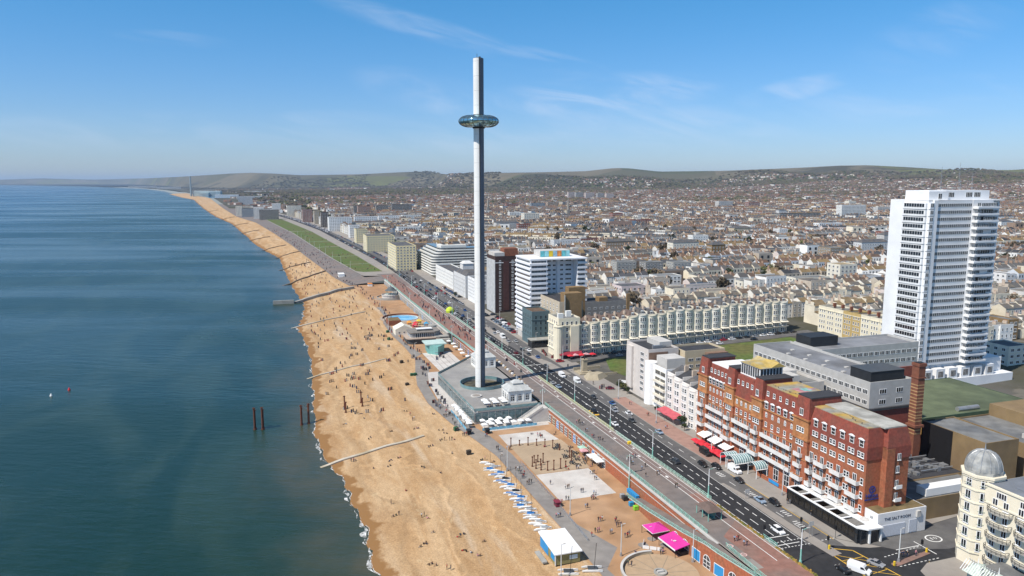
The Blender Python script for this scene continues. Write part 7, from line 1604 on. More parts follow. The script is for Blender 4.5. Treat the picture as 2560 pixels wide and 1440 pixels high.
lot([(455 + k * 2.7, 151.5 + 5.5 * (k % 2), pi / 2 + .1) for k in range(30) if r7.random() < .7], 'cars parked before the white tower block', 'parked in front of the white and brown tower blocks', 24)
lot([(570 + k * 5.6, 147.2, 0) for k in range(26) if r7.random() < .8], 'cars parked beside the hotel car park', 'parked in the kerb row beyond the mast', 24)
lot([(608 + k * 2.7, 154.5, pi / 2) for k in range(26) if r7.random() < .7], 'cars parked in the hotel car park', 'parked in the hotel car park beyond the mast', 20)
lot([(s, interp(ROADL, s) + 2.4 + 3.6 * (i % 2), pi) for i, s in enumerate(np.arange(440, 800, 9.5)) if r7.random() < .8], 'cars queueing on the dark road', 'in the queue on the dark road beyond the mast', 34)
lot([(s, interp(ROADM, s) + 3 + 3.5 * (i % 2), 0) for i, s in enumerate(np.arange(430, 800, 13)) if r7.random() < .7], 'cars driving towards the camera', 'on the grey lanes beyond the mast', 22)
lot([(s, interp(ROADR, s) - 1.5, .1) for s in np.arange(810, 1500, 7.5) if r7.random() < .75], 'cars parked along the far coast road', 'parked along the far coast road by the primrose terrace', 60)
lot([(s, interp(ROADL, s) + 2.5, .1) for s in np.arange(830, 1500, 11) if r7.random() < .6], 'cars parked on the lawn side of the coast road', 'on the lawn side of the far coast road', 30)
def far_cars():
    it = []; cc = []
    for s in np.arange(1500, 2300, 5.5):
        for o in (-1.5, 5, 9): 
            x, y = W(s, interp(ROADR, s) - o); it.append((x, y, .02, 1.8, 4.4, .9, .6, ANG + .1)); cc.append(r7.choice([(.6, .6, .6), (.03, .03, .03), (.2, .2, .22), (.05, .08, .2)]))
    cc = np.array(cc); me = batch('c', it, house_tmpl(False, False), None, lambda tk, n: np.stack([cc if k == 0 else cc * .4 for k in tk], 1)); join_stuff('distant_traffic', [me], MATS['town_fabric'])
far_cars()
# ================================================================ people
SKIN = [mat('skin_light', (.55, .34, .25), .7, 0, 1), mat('skin_tan', (.42, .24, .15), .7, 0, 1), mat('skin_dark', (.12, .065, .04), .7, 0, 1)]
TOPS = {'black': (.014, .014, .016), 'navy': (.02, .03, .08), 'white': (.7, .7, .68), 'grey': (.18, .18, .19), 'red': (.42, .03, .03), 'dark green': (.03, .08, .04), 'pale blue': (.32, .45, .6), 'pink': (.6, .25, .3), 'yellow': (.65, .45, .05), 'brown': (.13, .08, .05)}
TOPM = {k: mat('cloth_' + k.replace(' ', '_'), c, .9, .1, 3) for k, c in TOPS.items()}
HAIR = [mat('hair_dark', (.02, .015, .012), .7, .2, 8), mat('hair_brown', (.09, .05, .025), .7, .2, 8), mat('hair_fair', (.38, .26, .12), .7, .2, 8)]
def person_mesh(pose):
    """one skinned body; slots skin, top, bottoms, hair, shoes"""
    J = {'pel': (0, 0, .95, .145), 'wai': (0, 0, 1.1, .13), 'che': (0, 0, 1.32, .155), 'nek': (0, -.01, 1.5, .06), 'hea': (0, -.03, 1.64, .105), 'top': (0, -.02, 1.72, .085)}
    for n, e in (('l', -1), ('r', 1)): J.update({n + 'sh': (e * .19, 0, 1.42, .065), n + 'el': (e * .26, .02, 1.15, .045), n + 'wr': (e * .26, -.08, .91, .033), n + 'ha': (e * .26, -.10, .84, .04), n + 'hi': (e * .095, 0, .88, .095), n + 'kn': (e * .10, -.02, .49, .06), n + 'an': (e * .10, .02, .09, .042), n + 'to': (e * .11, -.13, .035, .038)})
    def mv(n, *p): J[n] = (*p, J[n][3])
    if pose == 'walk':
        mv('lkn', -.1, -.2, .5); mv('lan', -.1, -.28, .1); mv('lto', -.11, -.43, .06); mv('rkn', .1, .08, .48); mv('ran', .1, .34, .14); mv('rto', .11, .24, .04); mv('lel', -.27, .14, 1.17); mv('lwr', -.25, .1, .93); mv('lha', -.25, .08, .86); mv('rel', .27, -.1, 1.17); mv('rwr', .24, -.25, .98); mv('rha', .24, -.3, .93)
    if pose == 'sit':
        for k in list(J):
            if k[0] not in 'lr' or k[1:] in ('sh', 'el', 'wr', 'ha'): x, y, z, r = J[k]; J[k] = (x, y + .12 * (z - .95), z - .82, r)
        for n, e in (('l', -1), ('r', 1)): mv(n + 'hi', e * .1, -.05, .12); mv(n + 'kn', e * .14, -.42, .44); mv(n + 'an', e * .13, -.72, .1); mv(n + 'to', e * .14, -.88, .05); mv(n + 'el', e * .26, -.16, .42); mv(n + 'wr', e * .18, -.36, .46); mv(n + 'ha', e * .16, -.43, .46)
    if pose == 'lie':
        for k in list(J): x, y, z, r = J[k]; J[k] = (x * 1.1, -(.9 - z), .16 - .5 * min(0, 0) + .25 * (y), r)
        for n, e in (('l', -1), ('r', 1)): x, y, z, r = J[n + 'kn']; J[n + 'kn'] = (x, y, .30 if n == 'l' else .14, r); x, y, z, r = J[n + 'to']; J[n + 'to'] = (x, y, .2, r); x, y, z, r = J[n + 'an']; J[n + 'an'] = (x, y, .09, r)
    E = [('pel', 'wai'), ('wai', 'che'), ('che', 'nek'), ('nek', 'hea'), ('hea', 'top')]
    for n in 'lr': E += [('che', n + 'sh'), (n + 'sh', n + 'el'), (n + 'el', n + 'wr'), (n + 'wr', n + 'ha'), ('pel', n + 'hi'), (n + 'hi', n + 'kn'), (n + 'kn', n + 'an'), (n + 'an', n + 'to')]
    N = list(J); me = bpy.data.meshes.new('person'); me.from_pydata([J[k][:3] for k in N], [(N.index(a), N.index(b)) for a, b in E], [])
    o = bpy.data.objects.new('person', me); COL.objects.link(o); o.modifiers.new('s', 'SKIN')
    for i, k in enumerate(N): v = me.skin_vertices[0].data[i]; v.radius = (J[k][3], J[k][3] * (.75 if k in ('che', 'wai', 'pel') else 1)); v.use_root = k == 'pel'
    o.modifiers.new('d', 'SUBSURF').levels = 1
    dg = bpy.context.evaluated_depsgraph_get(); out = bpy.data.meshes.new_from_object(o.evaluated_get(dg)); bpy.data.objects.remove(o)
    P = np.array([J[k][:3] for k in N]); cls = {'nek': 0, 'hea': 0, 'top': 3, 'che': 1, 'wai': 1, 'pel': 2}
    for n in 'lr': cls.update({n + 'sh': 1, n + 'el': 1, n + 'wr': 0, n + 'ha': 0, n + 'hi': 2, n + 'kn': 2, n + 'an': 2, n + 'to': 4})
    b = MB(); b.v = [tuple(v.co) for v in out.vertices]; head = np.array(J['hea'][:3]); up = np.array(J['top'][:3]) - head; up /= np.linalg.norm(up); fwd = np.array((0, -1, 0)) if pose != 'lie' else np.array((0, 0, 1))
    for p in out.polygons:
        c = np.array(p.center); k = cls[N[int(np.argmin(((P - c) ** 2).sum(1)))]]; d = c - head
        if np.linalg.norm(d) < .2 and (d @ up > .03 or d @ fwd < -.03) and d @ up > -.08: k = 3
        b.f.append(list(p.vertices)); b.m.append(k)
    for n in 'lr':      # fingers and thumb
        h = np.array(J[n + 'ha'][:3]); d = h - np.array(J[n + 'wr'][:3]); d /= np.linalg.norm(d); sd = np.cross(d, (1, 0, 0)); sd /= np.linalg.norm(sd)
        for i, ln in enumerate((.075, .085, .08, .065)): q = h + sd * (i - 1.5) * .019 + d * .02; b.tube([tuple(q), tuple(q + d * ln * .6), tuple(q + d * ln + np.array((0, 0, 0)) + np.cross(sd, d) * .012)], .008, 5, 0)
        q = h - sd * .035 - d * .02; b.tube([tuple(q), tuple(q - sd * .025 + d * .045)], .010, 5, 0)
    nose = head + fwd * .10; b.tube([tuple(nose + up * .02), tuple(nose + fwd * .025 - up * .01)], .012, 5, 0)
    rt = np.cross(up, fwd)
    for e in (-1, 1): q = head + fwd * .098 + rt * e * .035 + up * .025; b.box(q[0] - .009, q[0] + .009, q[1] - .006, q[1] + .006, q[2] - .006, q[2] + .006, 3)
    m = b.mesh('person', [SKIN[0], TOPM['navy'], TOPM['black'], HAIR[0], TOPM['black']], True); return m
PM = {p: person_mesh(p) for p in ('stand', 'walk', 'sit', 'lie')}
PEOPLE = []
def place_person(s, t, z, where, pose, gp, rot=None):
    tc = r7.choice(['black', 'black', 'navy', 'navy', 'grey', 'white', 'red', 'dark green', 'pale blue', 'pink', 'brown', 'black']); bc = r7.choice(['black', 'navy', 'grey', 'brown', 'black', 'navy'])
    PEOPLE.append((s, t, z, where, pose, gp, tc, bc, r7.uniform(0, 2 * pi) if rot is None else rot))
def on_beach(s, t): return beach_z(s, t) + .02
for i in range(118):
    s = 185 + 330 * r7.random() ** .9; w, p = interp(WATER, s), interp(PROM, s); t = lerp(w + 5, p - 3, r7.random()); n = r7.choice([1, 1, 2, 2, 3]); pose = r7.choice(['sit', 'sit', 'sit', 'lie', 'stand'])
    if 190 < s < 255 and t > 62: continue
    for k in range(n): place_person(s + r7.uniform(-.9, .9), t + k * .9, None, 'on the shingle beach', pose if k < 2 else r7.choice(['sit', 'stand']), 'people on the beach')
def crowd(s0, s1, t0, t1, z, n, where, gp, poses=('walk', 'walk', 'stand')):
    for i in range(n):
        s, t = r7.uniform(s0, s1), r7.uniform(t0, t1); a = ANG * 0 + r7.choice([0, pi]) + r7.uniform(-.4, .4)
        for k in range(r7.choice([1, 2, 2, 3])): place_person(s + r7.uniform(-.4, .4), t + k * .7, z, where, r7.choice(poses), gp, a)
crowd(284, 345, 71, 77, -5.94, 28, 'on the promenade path seaward of the deck', 'people walking the promenade path')
crowd(345, 440, 75, 84, -5.94, 22, 'on the promenade path beyond the tower', 'people walking the promenade path')
crowd(200, 284, 80.5, 86, -5.94, 14, 'on the promenade path beside the courts', 'people walking the promenade path')
crowd(168, 216, 86, 108, -5.94, 18, 'on the tan tarmac near the circle', 'people near the circle court'); crowd(240, 284, 100, 111, -5.94, 12, 'by the rusty columns', 'people by the rusty columns', ('sit', 'stand', 'stand'))
crowd(217, 240, 89, 107, -5.94, 6, 'on the white court', 'people on the white court', ('stand', 'walk')); crowd(398, 441, 89, 103, -5.94, 7, 'on the far white court', 'people on the far court', ('walk', 'stand'))
crowd(150, 300, 116, 123, .03, 16, 'on the upper promenade', 'people on the upper promenade'); crowd(300, 520, 116, 125, .03, 20, 'on the upper promenade beyond the deck', 'people on the upper promenade'); crowd(160, 260, 148, 153, .03, 7, 'on the pavement before the red hotel', 'people on the hotel pavement'); crowd(262, 330, 148.5, 152, .03, 5, 'on the pavement by the flats', 'people on the hotel pavement'); crowd(376, 400, 147.5, 151, .03, 8, 'outside the cream corner hotel', 'people outside the corner hotel', ('stand', 'walk', 'stand'))
crowd(303, 312, 86, 98, .04, 8, 'among the deck parasols', 'people among the deck parasols', ('stand', 'sit')); crowd(142, 143.4, 152, 163, .16, 2, 'on the traffic island', 'people on the traffic island', ('stand',))
PEOPLE.sort(key=lambda p: math.hypot(*W(p[0], p[1])))
PN = {'stand': 'standing', 'walk': 'walking', 'sit': 'sitting', 'lie': 'lying'}
for s, t, z, where, pose, gp, tc, bc, rot in PEOPLE[:295]:
    z = on_beach(s, t) if z is None else z
    o = link('person', PM[pose], None, (*W(s, t), z), rot); o.scale = (1.06,) * 3
    tag(o, f'person in {tc} top, {bc} trousers, {PN[pose]} {where}' if bc != tc else f'person all in {tc}, {PN[pose]} {where}', 'person', gp)
    sk = r7.choice([0, 0, 0, 1, 2]); hr = r7.randrange(3)
    for i, m in enumerate((SKIN[sk], TOPM[tc], TOPM[bc], HAIR[hr], TOPM['black'])): paint(o, i, m)
def far_people():
    it = []; cc = []
    def add(s, t, z): x, y = W(s, t); it.append((x, y, z, .55, .4, 1.35, .35, r7.uniform(0, 6))); cc.append(r7.choice([(.02, .02, .025), (.03, .04, .09), (.1, .1, .1), (.3, .28, .26), (.25, .05, .05)]))
    for p in PEOPLE[295:]: add(p[0], p[1], on_beach(p[0], p[1]) if p[2] is None else p[2])
    for i in range(190): s = r7.uniform(500, 1000); t = lerp(interp(WATER, s) + 5, interp(PROM, s) - 3, r7.random()); add(s, t, on_beach(s, t))
    for i in range(260): s = r7.uniform(800, 1700); t = interp(PROM, s) + r7.uniform(2, 26); add(s, t, interp(PROMZ, s) + .5)
    for i in range(170): s = r7.uniform(440, 780); t = r7.choice([interp(PROM, s) + r7.uniform(1, 7), r7.uniform(113, 123)]); add(s, t, .03 if t > 112 else interp(PROMZ, s) + .05)
    for i in range(50): s = r7.uniform(830, 1600); add(s, lerp(interp(LAWNL, s), interp(LAWNR, s), r7.random()), 0)
    cc = np.array(cc); me = batch('c', it, house_tmpl(False, False), None, lambda tk, n: np.stack([cc if k == 0 else cc * .0 + (.12, .07, .05) for k in tk], 1)); join_stuff('distant_crowd', [me], MATS['town_fabric'])
far_people()
# ================================================================ beach things
def groyne(pts, w, h, m, label, group=None):
    root = thing('groyne', label, 'groyne', 0, 0, 0, -ANG, group); root.location = (*W(*pts[0]), 0); o = root.location.copy(); b = MB(); P = []
    for (s0, t0), (s1, t1) in zip(pts, pts[1:]):
        for k in range(9): s, t = lerp(s0, s1, k / 8), lerp(t0, t1, k / 8); P.append((*W(s, t), max(-12, beach_z(s, t)) + h))
    for a, c in zip(P, P[1:]):
        d = np.array(c[:2]) - np.array(a[:2]); l = np.linalg.norm(d)
        if l < 1e-4: continue
        n = np.array((-d[1], d[0])) / l * w / 2; q = [(a[0] - n[0], a[1] - n[1], a[2]), (c[0] - n[0], c[1] - n[1], c[2]), (c[0] + n[0], c[1] + n[1], c[2]), (a[0] + n[0], a[1] + n[1], a[2])]
        q = [(x - o.x, y - o.y, z) for x, y, z in q]; lo = [(x, y, z - 2.2) for x, y, z in q]; b.add(q + lo, [(0, 1, 2, 3), (0, 4, 5, 1), (2, 6, 7, 3)])
    part('groyne_wall', b, m, root)
PALEC = mat('pale_groyne_concrete', (.50, .45, .37), .9, .15, .3, tint2=(.40, .34, .24), scale2=.12)
groyne([(295, 58), (288, 36), (281, 11.8), (277, -8)], 1.5, .55, PALEC, 'pale concrete groyne running down the near beach into the sea'); groyne([(437, 64), (427, 40), (418, 18), (416, -4)], 1.3, .4, PALEC, 'pale low groyne on the beach level with the white court'); groyne([(604, 72), (585, 40), (571, 15), (566, -6)], 1.4, .6, PALEC, 'pale groyne on the beach below the pool')
groyne([(867, 60), (838, 36), (808, 6)], 1.6, 1.2, WOOD, 'dark timber groyne beyond the big sea wall')
groyne([(731, 77), (724, 60), (708, 44), (690, 20)], 2.6, 2.4, CONC, 'tall concrete groyne wall with dark side near the bandstand'); 
b = MB().box(-18, 0, -4, 3, -2, 2.4).box(-18, 0, -4, -3.2, 2.4, 3.2); solo('sea_wall', b, CONC, 'concrete groyne head standing in the sea below the bandstand', 'groyne', 692, 19, -10)
for s in (955, 1108, 1237, 1450, 1660, 1950, 2290, 2900): groyne([(s + 14, interp(WATER, s) + 32), (s, interp(WATER, s) - 12)], 1.6 if s < 1500 else 2.4, 1.0, WOOD, 'dark timber groyne in the far row along the beach', 'timber groynes along the far beach')
def pile(s, t, z, h, label, gp, r=.24):
    o = solo('iron_column', MB().cyl(0, 0, -2, h, r, r * .85, 8).cyl(0, 0, h - .35, h, r * 1.5, r * 1.5, 8).cyl(0, 0, 0, .4, r * 1.6, r * 1.6, 8), RUST, label, 'column', s, t, z, 0, gp)
for s, t, h in ((336, -9.7, 10), (337.5, -9.5, 8.6), (335, -6.4, 10.2), (336.5, -6.1, 8.8)): pile(s, t, -10, h, 'rusty iron pile standing in the open sea away from the beach', 'rusty piles in the sea', .42)
for s, t, h in ((336, 10.3, 9.4), (337.4, 10.5, 8), (337, 13.6, 9.6), (338.2, 13.5, 8.4)): pile(s, t, -10.2, h, 'rusty iron pile at the waterline of the beach', 'rusty piles at the waterline', .42)
for s, t, h in ((349, 30.7, 6.4), (343, 30.7, 5.2), (354, 39.1, 5.6), (348, 39.0, 4.2)): pile(s, t, beach_z(s, t), h, 'rusty iron pile standing on the dry shingle', 'rusty piles on the shingle', .36)
C2 = lambda x, y, z=-6: ST_(1100 + x / 3.272, 1000 + y / 3.272, z)
for x, y, h in [(580, 380, 3.6), (650, 372, 2.3), (720, 371, 3.4), (790, 373, 2.8), (858, 381, 3.2), (922, 393, 3.4), (977, 410, 2.6)]: pile(*C2(x, y), -5.98, h, 'rusty iron column in the row along the edge of the nearer pale court', 'rusty columns in a row beside the courts', .22)
for x, y, h in [(755, 545, 3.9), (785, 562, 3.6), (770, 515, 3.0), (800, 508, 2.8), (843, 514, 3.8), (823, 535, 2.6), (827, 574, 2.6), (880, 577, 3.6), (931, 574, 3.9), (986, 562, 4.0), (1028, 548, 2.4), (1060, 470, 4.0), (1075, 498, 4.2)]: pile(*C2(x, y), -5.98, h, 'rusty iron column in the ring on the sandy court', 'rusty columns in the ring on the sandy court', .22)
# boats drawn up on the shingle
def hull(b, L_, w, h, x=0, m=0):
    prof = [(-L_ / 2, .12, .7), (-L_ * .3, .8, .9), (0, 1, .95), (L_ * .3, .75, 1), (L_ / 2, .04, 1.15)]; o = len(b.v)
    for y, k, zz in prof: b.v += [(x - w / 2 * k, y, h * zz), (x - w * .3 * k, y, .02), (x + w * .3 * k, y, .02), (x + w / 2 * k, y, h * zz), (x, y, h * zz * 1.06)]
    for i in range(4):
        for j in range(5): b.f.append([o + i * 5 + j, o + i * 5 + (j + 1) % 5, o + i * 5 + 5 + (j + 1) % 5, o + i * 5 + 5 + j]); b.m.append(m)
WH = mat('white_hull', (.76, .76, .74), .4, .06, .6); BT = mat('blue_cover', (.03, .16, .42), .7, .1, .6); GT = mat('grey_cover', (.24, .27, .30), .7, .1, .6)
for i in range(36):
    k = i / 35; px = lerp(1220, 1368, k) + (i % 3 - 1) * 9; py = lerp(1158, 1336, k); s, t = ST_(px, py, -6.2); z = beach_z(s, t) + .05; rot = -pi / 2 - ANG + r7.uniform(-.18, .12)
    kind = 'cat' if i in (3, 5, 8, 11, 14, 17, 21, 25) else ('cover' if i in (6, 9, 10, 15, 16, 19) else 'hull')
    if kind == 'cat':
        root = thing('catamaran', '%s on the shingle with its tall dark mast raised' % ('blue covered beach catamaran' if i % 2 else 'white beach catamaran'), 'boat', s, t, z, rot, 'catamarans with masts on the shingle'); root.scale = (.88,) * 3; b = MB(); hull(b, 5.2, .5, .6, -1.05); hull(b, 5.2, .5, .6, 1.05); part('hulls', b, WH, root); part('trampoline', MB().box(-1, 1, -1.2, 1.4, .55, .65), BT if i % 2 else BLACK, root); m = MB(); m.tube([(0, .6, .6), (.5, .2, 8.2)], .06, 5); m.tube([(0, .5, 1.1), (.2, -2.2, 1.2)], .05, 4); part('mast', m, BLACK, root)
    else:
        root = thing('dinghy', ('blue covered dinghy' if kind == 'cover' else ['upturned white dinghy hull', 'white racing dinghy', 'pale grey covered dinghy'][i % 3]) + ' lying in the row along the promenade', 'boat', s, t, z, rot, 'dinghies in a row on the shingle'); root.scale = (.85,) * 3; b = MB(); hull(b, r7.uniform(4.2, 5.6), r7.uniform(1.1, 1.5), .75); part('hull', b, WH, root); c = MB(); c.prism([(-.45, -1.6), (.45, -1.6), (.5, .9), (0, 1.9), (-.5, .9)], .78, .95, scale_top=.6); part('cover', c, BT if kind == 'cover' else (GT if i % 3 == 2 else WH), root)
for px, py in ((1420, 1430), (1480, 1425)):
    s, t = ST_(px, py, -6.1); root = thing('catamaran', ('white catamaran with leaning mast at the bottom edge nearer the beach office', 'second white catamaran with leaning mast at the bottom edge')[px > 1450], 'boat', s, t, beach_z(s, t) + .1, -pi / 2 - ANG); b = MB(); hull(b, 5.6, .5, .6, -1.1); hull(b, 5.6, .5, .6, 1.1); part('hulls', b, WH, root); part('trampoline', MB().box(-1, 1, -1.2, 1.4, .55, .65), DGREY, root); m = MB(); m.tube([(0, .6, .6), (1.6, .9, 8.6)], .07, 5); part('mast', m, BLACK, root)
# beach hut by the boats
def hut():
    root = thing('beach_office', 'white roofed beach office with blue side panels and olive front wall', 'hut', 178.2, 71.2, -6.05)
    part('wall', MB().box(0, 7.4, 0, 12, 0, 3.1), mat('olive_boards', (.26, .23, .10), .9, .12, 1.5), root)
    part('roof', MB().add([(-.4, -.5, 3.12), (7.9, -.5, 3.12), (7.9, 12.6, 3.7), (-.4, 12.6, 3.7), (-.4, -.5, 3.42), (7.9, -.5, 3.42), (7.9, 12.6, 4.0), (-.4, 12.6, 4.0)], [(4, 5, 6, 7), (0, 1, 5, 4), (1, 2, 6, 5), (2, 3, 7, 6), (3, 0, 4, 7)]) or MB(), WHITE, root) if False else None
    r = MB(); r.add([(-.4, -.5, 3.12), (7.9, -.5, 3.12), (7.9, 12.6, 3.7), (-.4, 12.6, 3.7), (-.4, -.5, 3.42), (7.9, -.5, 3.42), (7.9, 12.6, 4.0), (-.4, 12.6, 4.0)], [(4, 5, 6, 7), (0, 1, 5, 4), (1, 2, 6, 5), (2, 3, 7, 6), (3, 0, 4, 7), (3, 2, 1, 0)]); part('roof', r, WHITE, root)
    part('blue_panel', MB().box(-.08, 0, 5.5, 11.8, .1, 3.1), BLUE, root); part('blue_panel', MB().box(-.08, 0, .5, 3.4, .9, 2.7), BLUE, root); part('sign_board', MB().box(4.2, 6.6, -.09, 0, 1.2, 2.4), mat('pale_blue_board', (.55, .66, .72), .7, .08, 1), root); part('corner_post', MB().box(-.12, .12, -.12, .12, 0, 3.1), WHITE, root)
    part('bench', MB().box(-3.0, -1.6, 2, 8.5, 0, .45), CONC, root)
hut()
# magenta café canopies
def pinks():
    s, t = ST_(1640, 1318, -3.4); root = thing('cafe_tent', 'magenta pyramid cafe tent with white edge and lettering below the ramp', 'tent', s, t, -6, .05)
    c = MB(); q = 3.0; c.add([(-q, -q, 2.5), (q, -q, 2.5), (q, q, 2.5), (-q, q, 2.5), (0, 0, 4.0)], [(0, 1, 4), (1, 2, 4), (2, 3, 4), (3, 0, 4)]); part('canopy', c, PINK, root); e = MB(); [e.box(*a, 2.32, 2.5) for a in ((-q, q, -q - .05, -q), (-q, q, q, q + .05), (-q - .05, -q, -q, q), (q, q + .05, -q, q))]; part('valance', e, WHITE, root); part('posts', MB().cyl(-3, -3, 0, 2.4, .08, .08, 6).cyl(3, -3, 0, 2.4, .08, .08, 6).cyl(-3, 3, 0, 2.4, .08, .08, 6).cyl(3, 3, 0, 2.4, .08, .08, 6), BLACK, root)
    text('ice', 1.3, WHITE, root, (-2.15, .2, 3.1), (radians(-23.5) * -1 * 0 + 0, radians(-23.5), -pi / 2 + 0), ext=.03)
    s, t = ST_(1690, 1350, -3.0); root = thing('cafe_awning', 'long magenta cafe awning with white lettering fixed to the ramp wall', 'awning', s, t, -6, .08)
    c = MB(); c.add([(-3.2, -4.2, 2.6), (2.6, -4.2, 3.5), (2.6, 4.2, 3.5), (-3.2, 4.2, 2.6), (-3.2, -4.2, 2.4), (2.6, -4.2, 3.3), (2.6, 4.2, 3.3), (-3.2, 4.2, 2.4)], [(0, 1, 2, 3), (0, 4, 5, 1), (2, 6, 7, 3), (1, 5, 6, 2), (7, 6, 5, 4)]); part('canopy', c, PINK, root); part('valance', MB().box(-3.3, -3.2, -4.2, 4.2, 2.2, 2.62), WHITE, root); part('posts', MB().cyl(-3, -4, 0, 2.4, .08, .08, 6).cyl(-3, 4, 0, 2.4, .08, .08, 6), BLACK, root); part('counter', MB().box(-1, 2.2, -3.6, 3.6, 0, 1.1), BLACK, root)
    text('ice', 2.1, WHITE, root, (-1.2, .3, 3.0), (0, radians(-8.8), -pi / 2), ext=.03)
    b = MB(); [b.box(i * 2.1, i * 2.1 + 1.9, 0, .08, .1, 1.1) for i in range(3)]; [b.box(0, .08, i * 2.1, i * 2.1 + 1.9, .1, 1.1) for i in range(2)]; s, t = ST_(1606, 1372, -6); solo('windbreak', b, WHITE, 'white canvas windbreak around cafe tables beside the circle', 'windbreak', s, t, -6, -.6)
pinks()
# promenade shelter
def shelter():
    s, t = ST_(1772, 1290, 0); root = thing('promenade_shelter', 'small brown roofed shelter with sea green posts on the upper promenade', 'shelter', s, t, .01, .0)
    r = MB().hip(-2.6, 2.6, -3.6, 3.6, 2.7, 3.9, 1.9); r.f.append([0, 3, 2, 1]); r.m.append(0); part('roof', r, mat('brown_shelter_roof', (.14, .10, .085), .9, .15, .8), root); p = MB(); [p.box(x - .1, x + .1, y - .1, y + .1, 0, 2.7) for x in (-2.2, 2.2) for y in (-3.1, 0, 3.1)]; part('posts', p, TEAL, root); part('glazed_screen', MB().box(-.05, .05, -3, 3, .4, 2.4).box(-1.2, 1.2, -.05, .05, .4, 2.4).box(-.8, .8, -2.8, 2.8, .35, .5), mat('green_screen', (.10, .22, .20), .3, .2, 1), root)
shelter()
# cafe by the columns
for i, (x, y, c) in enumerate([(1165, 430, 'pale_green_canvas'), (1205, 410, 'pale_pink_canvas'), (1240, 420, 'pale_green_canvas'), (1215, 385, 'white_paint'), (1175, 455, 'pale_pink_canvas')]): umbrella(*C2(x, y), -5.97, ['pale green parasol', 'pale pink parasol', 'pale green parasol', 'white parasol', 'pale pink parasol'][i] + ' of the cafe beside the rusty columns', 'parasols at the cafe by the columns', mat(c, {'pale_green_canvas': (.35, .55, .45), 'pale_pink_canvas': (.62, .34, .36), 'white_paint': (.8, .8, .8)}[c], .8, .05, 1), 3.0)
for i, (x, y) in enumerate([(1265, 455), (1315, 490)]): s, t = C2(x, y, -3.3); r = thing('awning', ['white rectangular canopy over the cafe by the columns', 'second white rectangular canopy over the cafe nearer the camera'][i], 'canopy', s, t, -6); part('cloth', MB().box(-2.6, 2.6, -2.2, 2.2, 2.6, 2.8), WHITE, r); part('posts', MB().cyl(-2.4, -2, 0, 2.6, .06, .06, 5).cyl(2.4, -2, 0, 2.6, .06, .06, 5).cyl(-2.4, 2, 0, 2.6, .06, .06, 5).cyl(2.4, 2, 0, 2.6, .06, .06, 5), STEEL, r)
for i in range(26):
    s, t = 243 + r7.uniform(0, 26), 104 + r7.uniform(0, 7); b = MB().cyl(0, 0, .68, .74, .5, .5, 8).cyl(0, 0, 0, .68, .05, .05, 5); [b.box(x - .22, x + .22, y - .22, y + .22, .4, .46).box(x - .22, x + .22, y + .18, y + .22, .46, .85) for x, y in ((.9, 0), (-.9, 0), (0, .9))]; solo('cafe_table', b, DGREY, 'dark cafe table with chairs beside the arches and rusty columns', 'table', s, t, -5.98, r7.uniform(0, 3), 'cafe tables beside the arches')
# bins, kiosks
for i, (px, py, z) in enumerate([(1140, 1076, -6), (1172, 1136, -6.4), (1030, 941, -6.6), (1038, 940, -6.4), (1018, 965, -6.8), (1004, 908, -6.5), (969, 832, -6.3), (972, 850, -6.3)]):
    s, t = ST_(px, py, z); solo('beach_bin', MB().box(-.9, .9, -.7, .7, 0, 1.5).hip(-1, 1, -.8, .8, 1.5, 1.8, .5), [mat('dark_green_bin', (.03, .10, .05), .7, .1, 1), mat('brown_bin', (.05, .04, .03), .8, .1, 1)][i in (1, 4, 5)], ['dark green litter bin at the edge of the shingle', 'dark brown slatted bin on the shingle'][i in (1, 4, 5)], 'bin', s, t, z + .1 if i else -6, r7.uniform(0, 1), 'litter bins along the edge of the shingle')
for i in range(6): s, t = C2(1620 + i * 14, 745 + i * 11); o = solo('wheeled_bin', MB().box(-.6, .6, -.5, .5, .15, 1.2).box(-.65, .65, -.55, .55, 1.2, 1.35), BLUE, 'blue wheeled bin in the row below the brick wall', 'bin', s, min(t, 112.9), -6, 0, 'blue wheeled bins below the wall')
for x, y, c, lb in ((1632, 895, (.25, .55, .04), 'lime green bin below the ramp railing'), (1608, 860, (.03, .25, .45), 'blue bin beside the lime green bin'), (1560, 815, (.03, .03, .03), 'black bin at the foot of the ramp'), (1538, 795, (.3, .3, .3), 'grey bin at the foot of the ramp')): s, t = C2(x, y); solo('wheeled_bin', MB().box(-.75, .75, -.6, .6, .15, 1.4).hip(-.8, .8, -.65, .65, 1.4, 1.6, .3), mat('bin_' + lb.split()[0], c, .5, .1, 1), lb, 'bin', s, min(t, 108.7), -6)
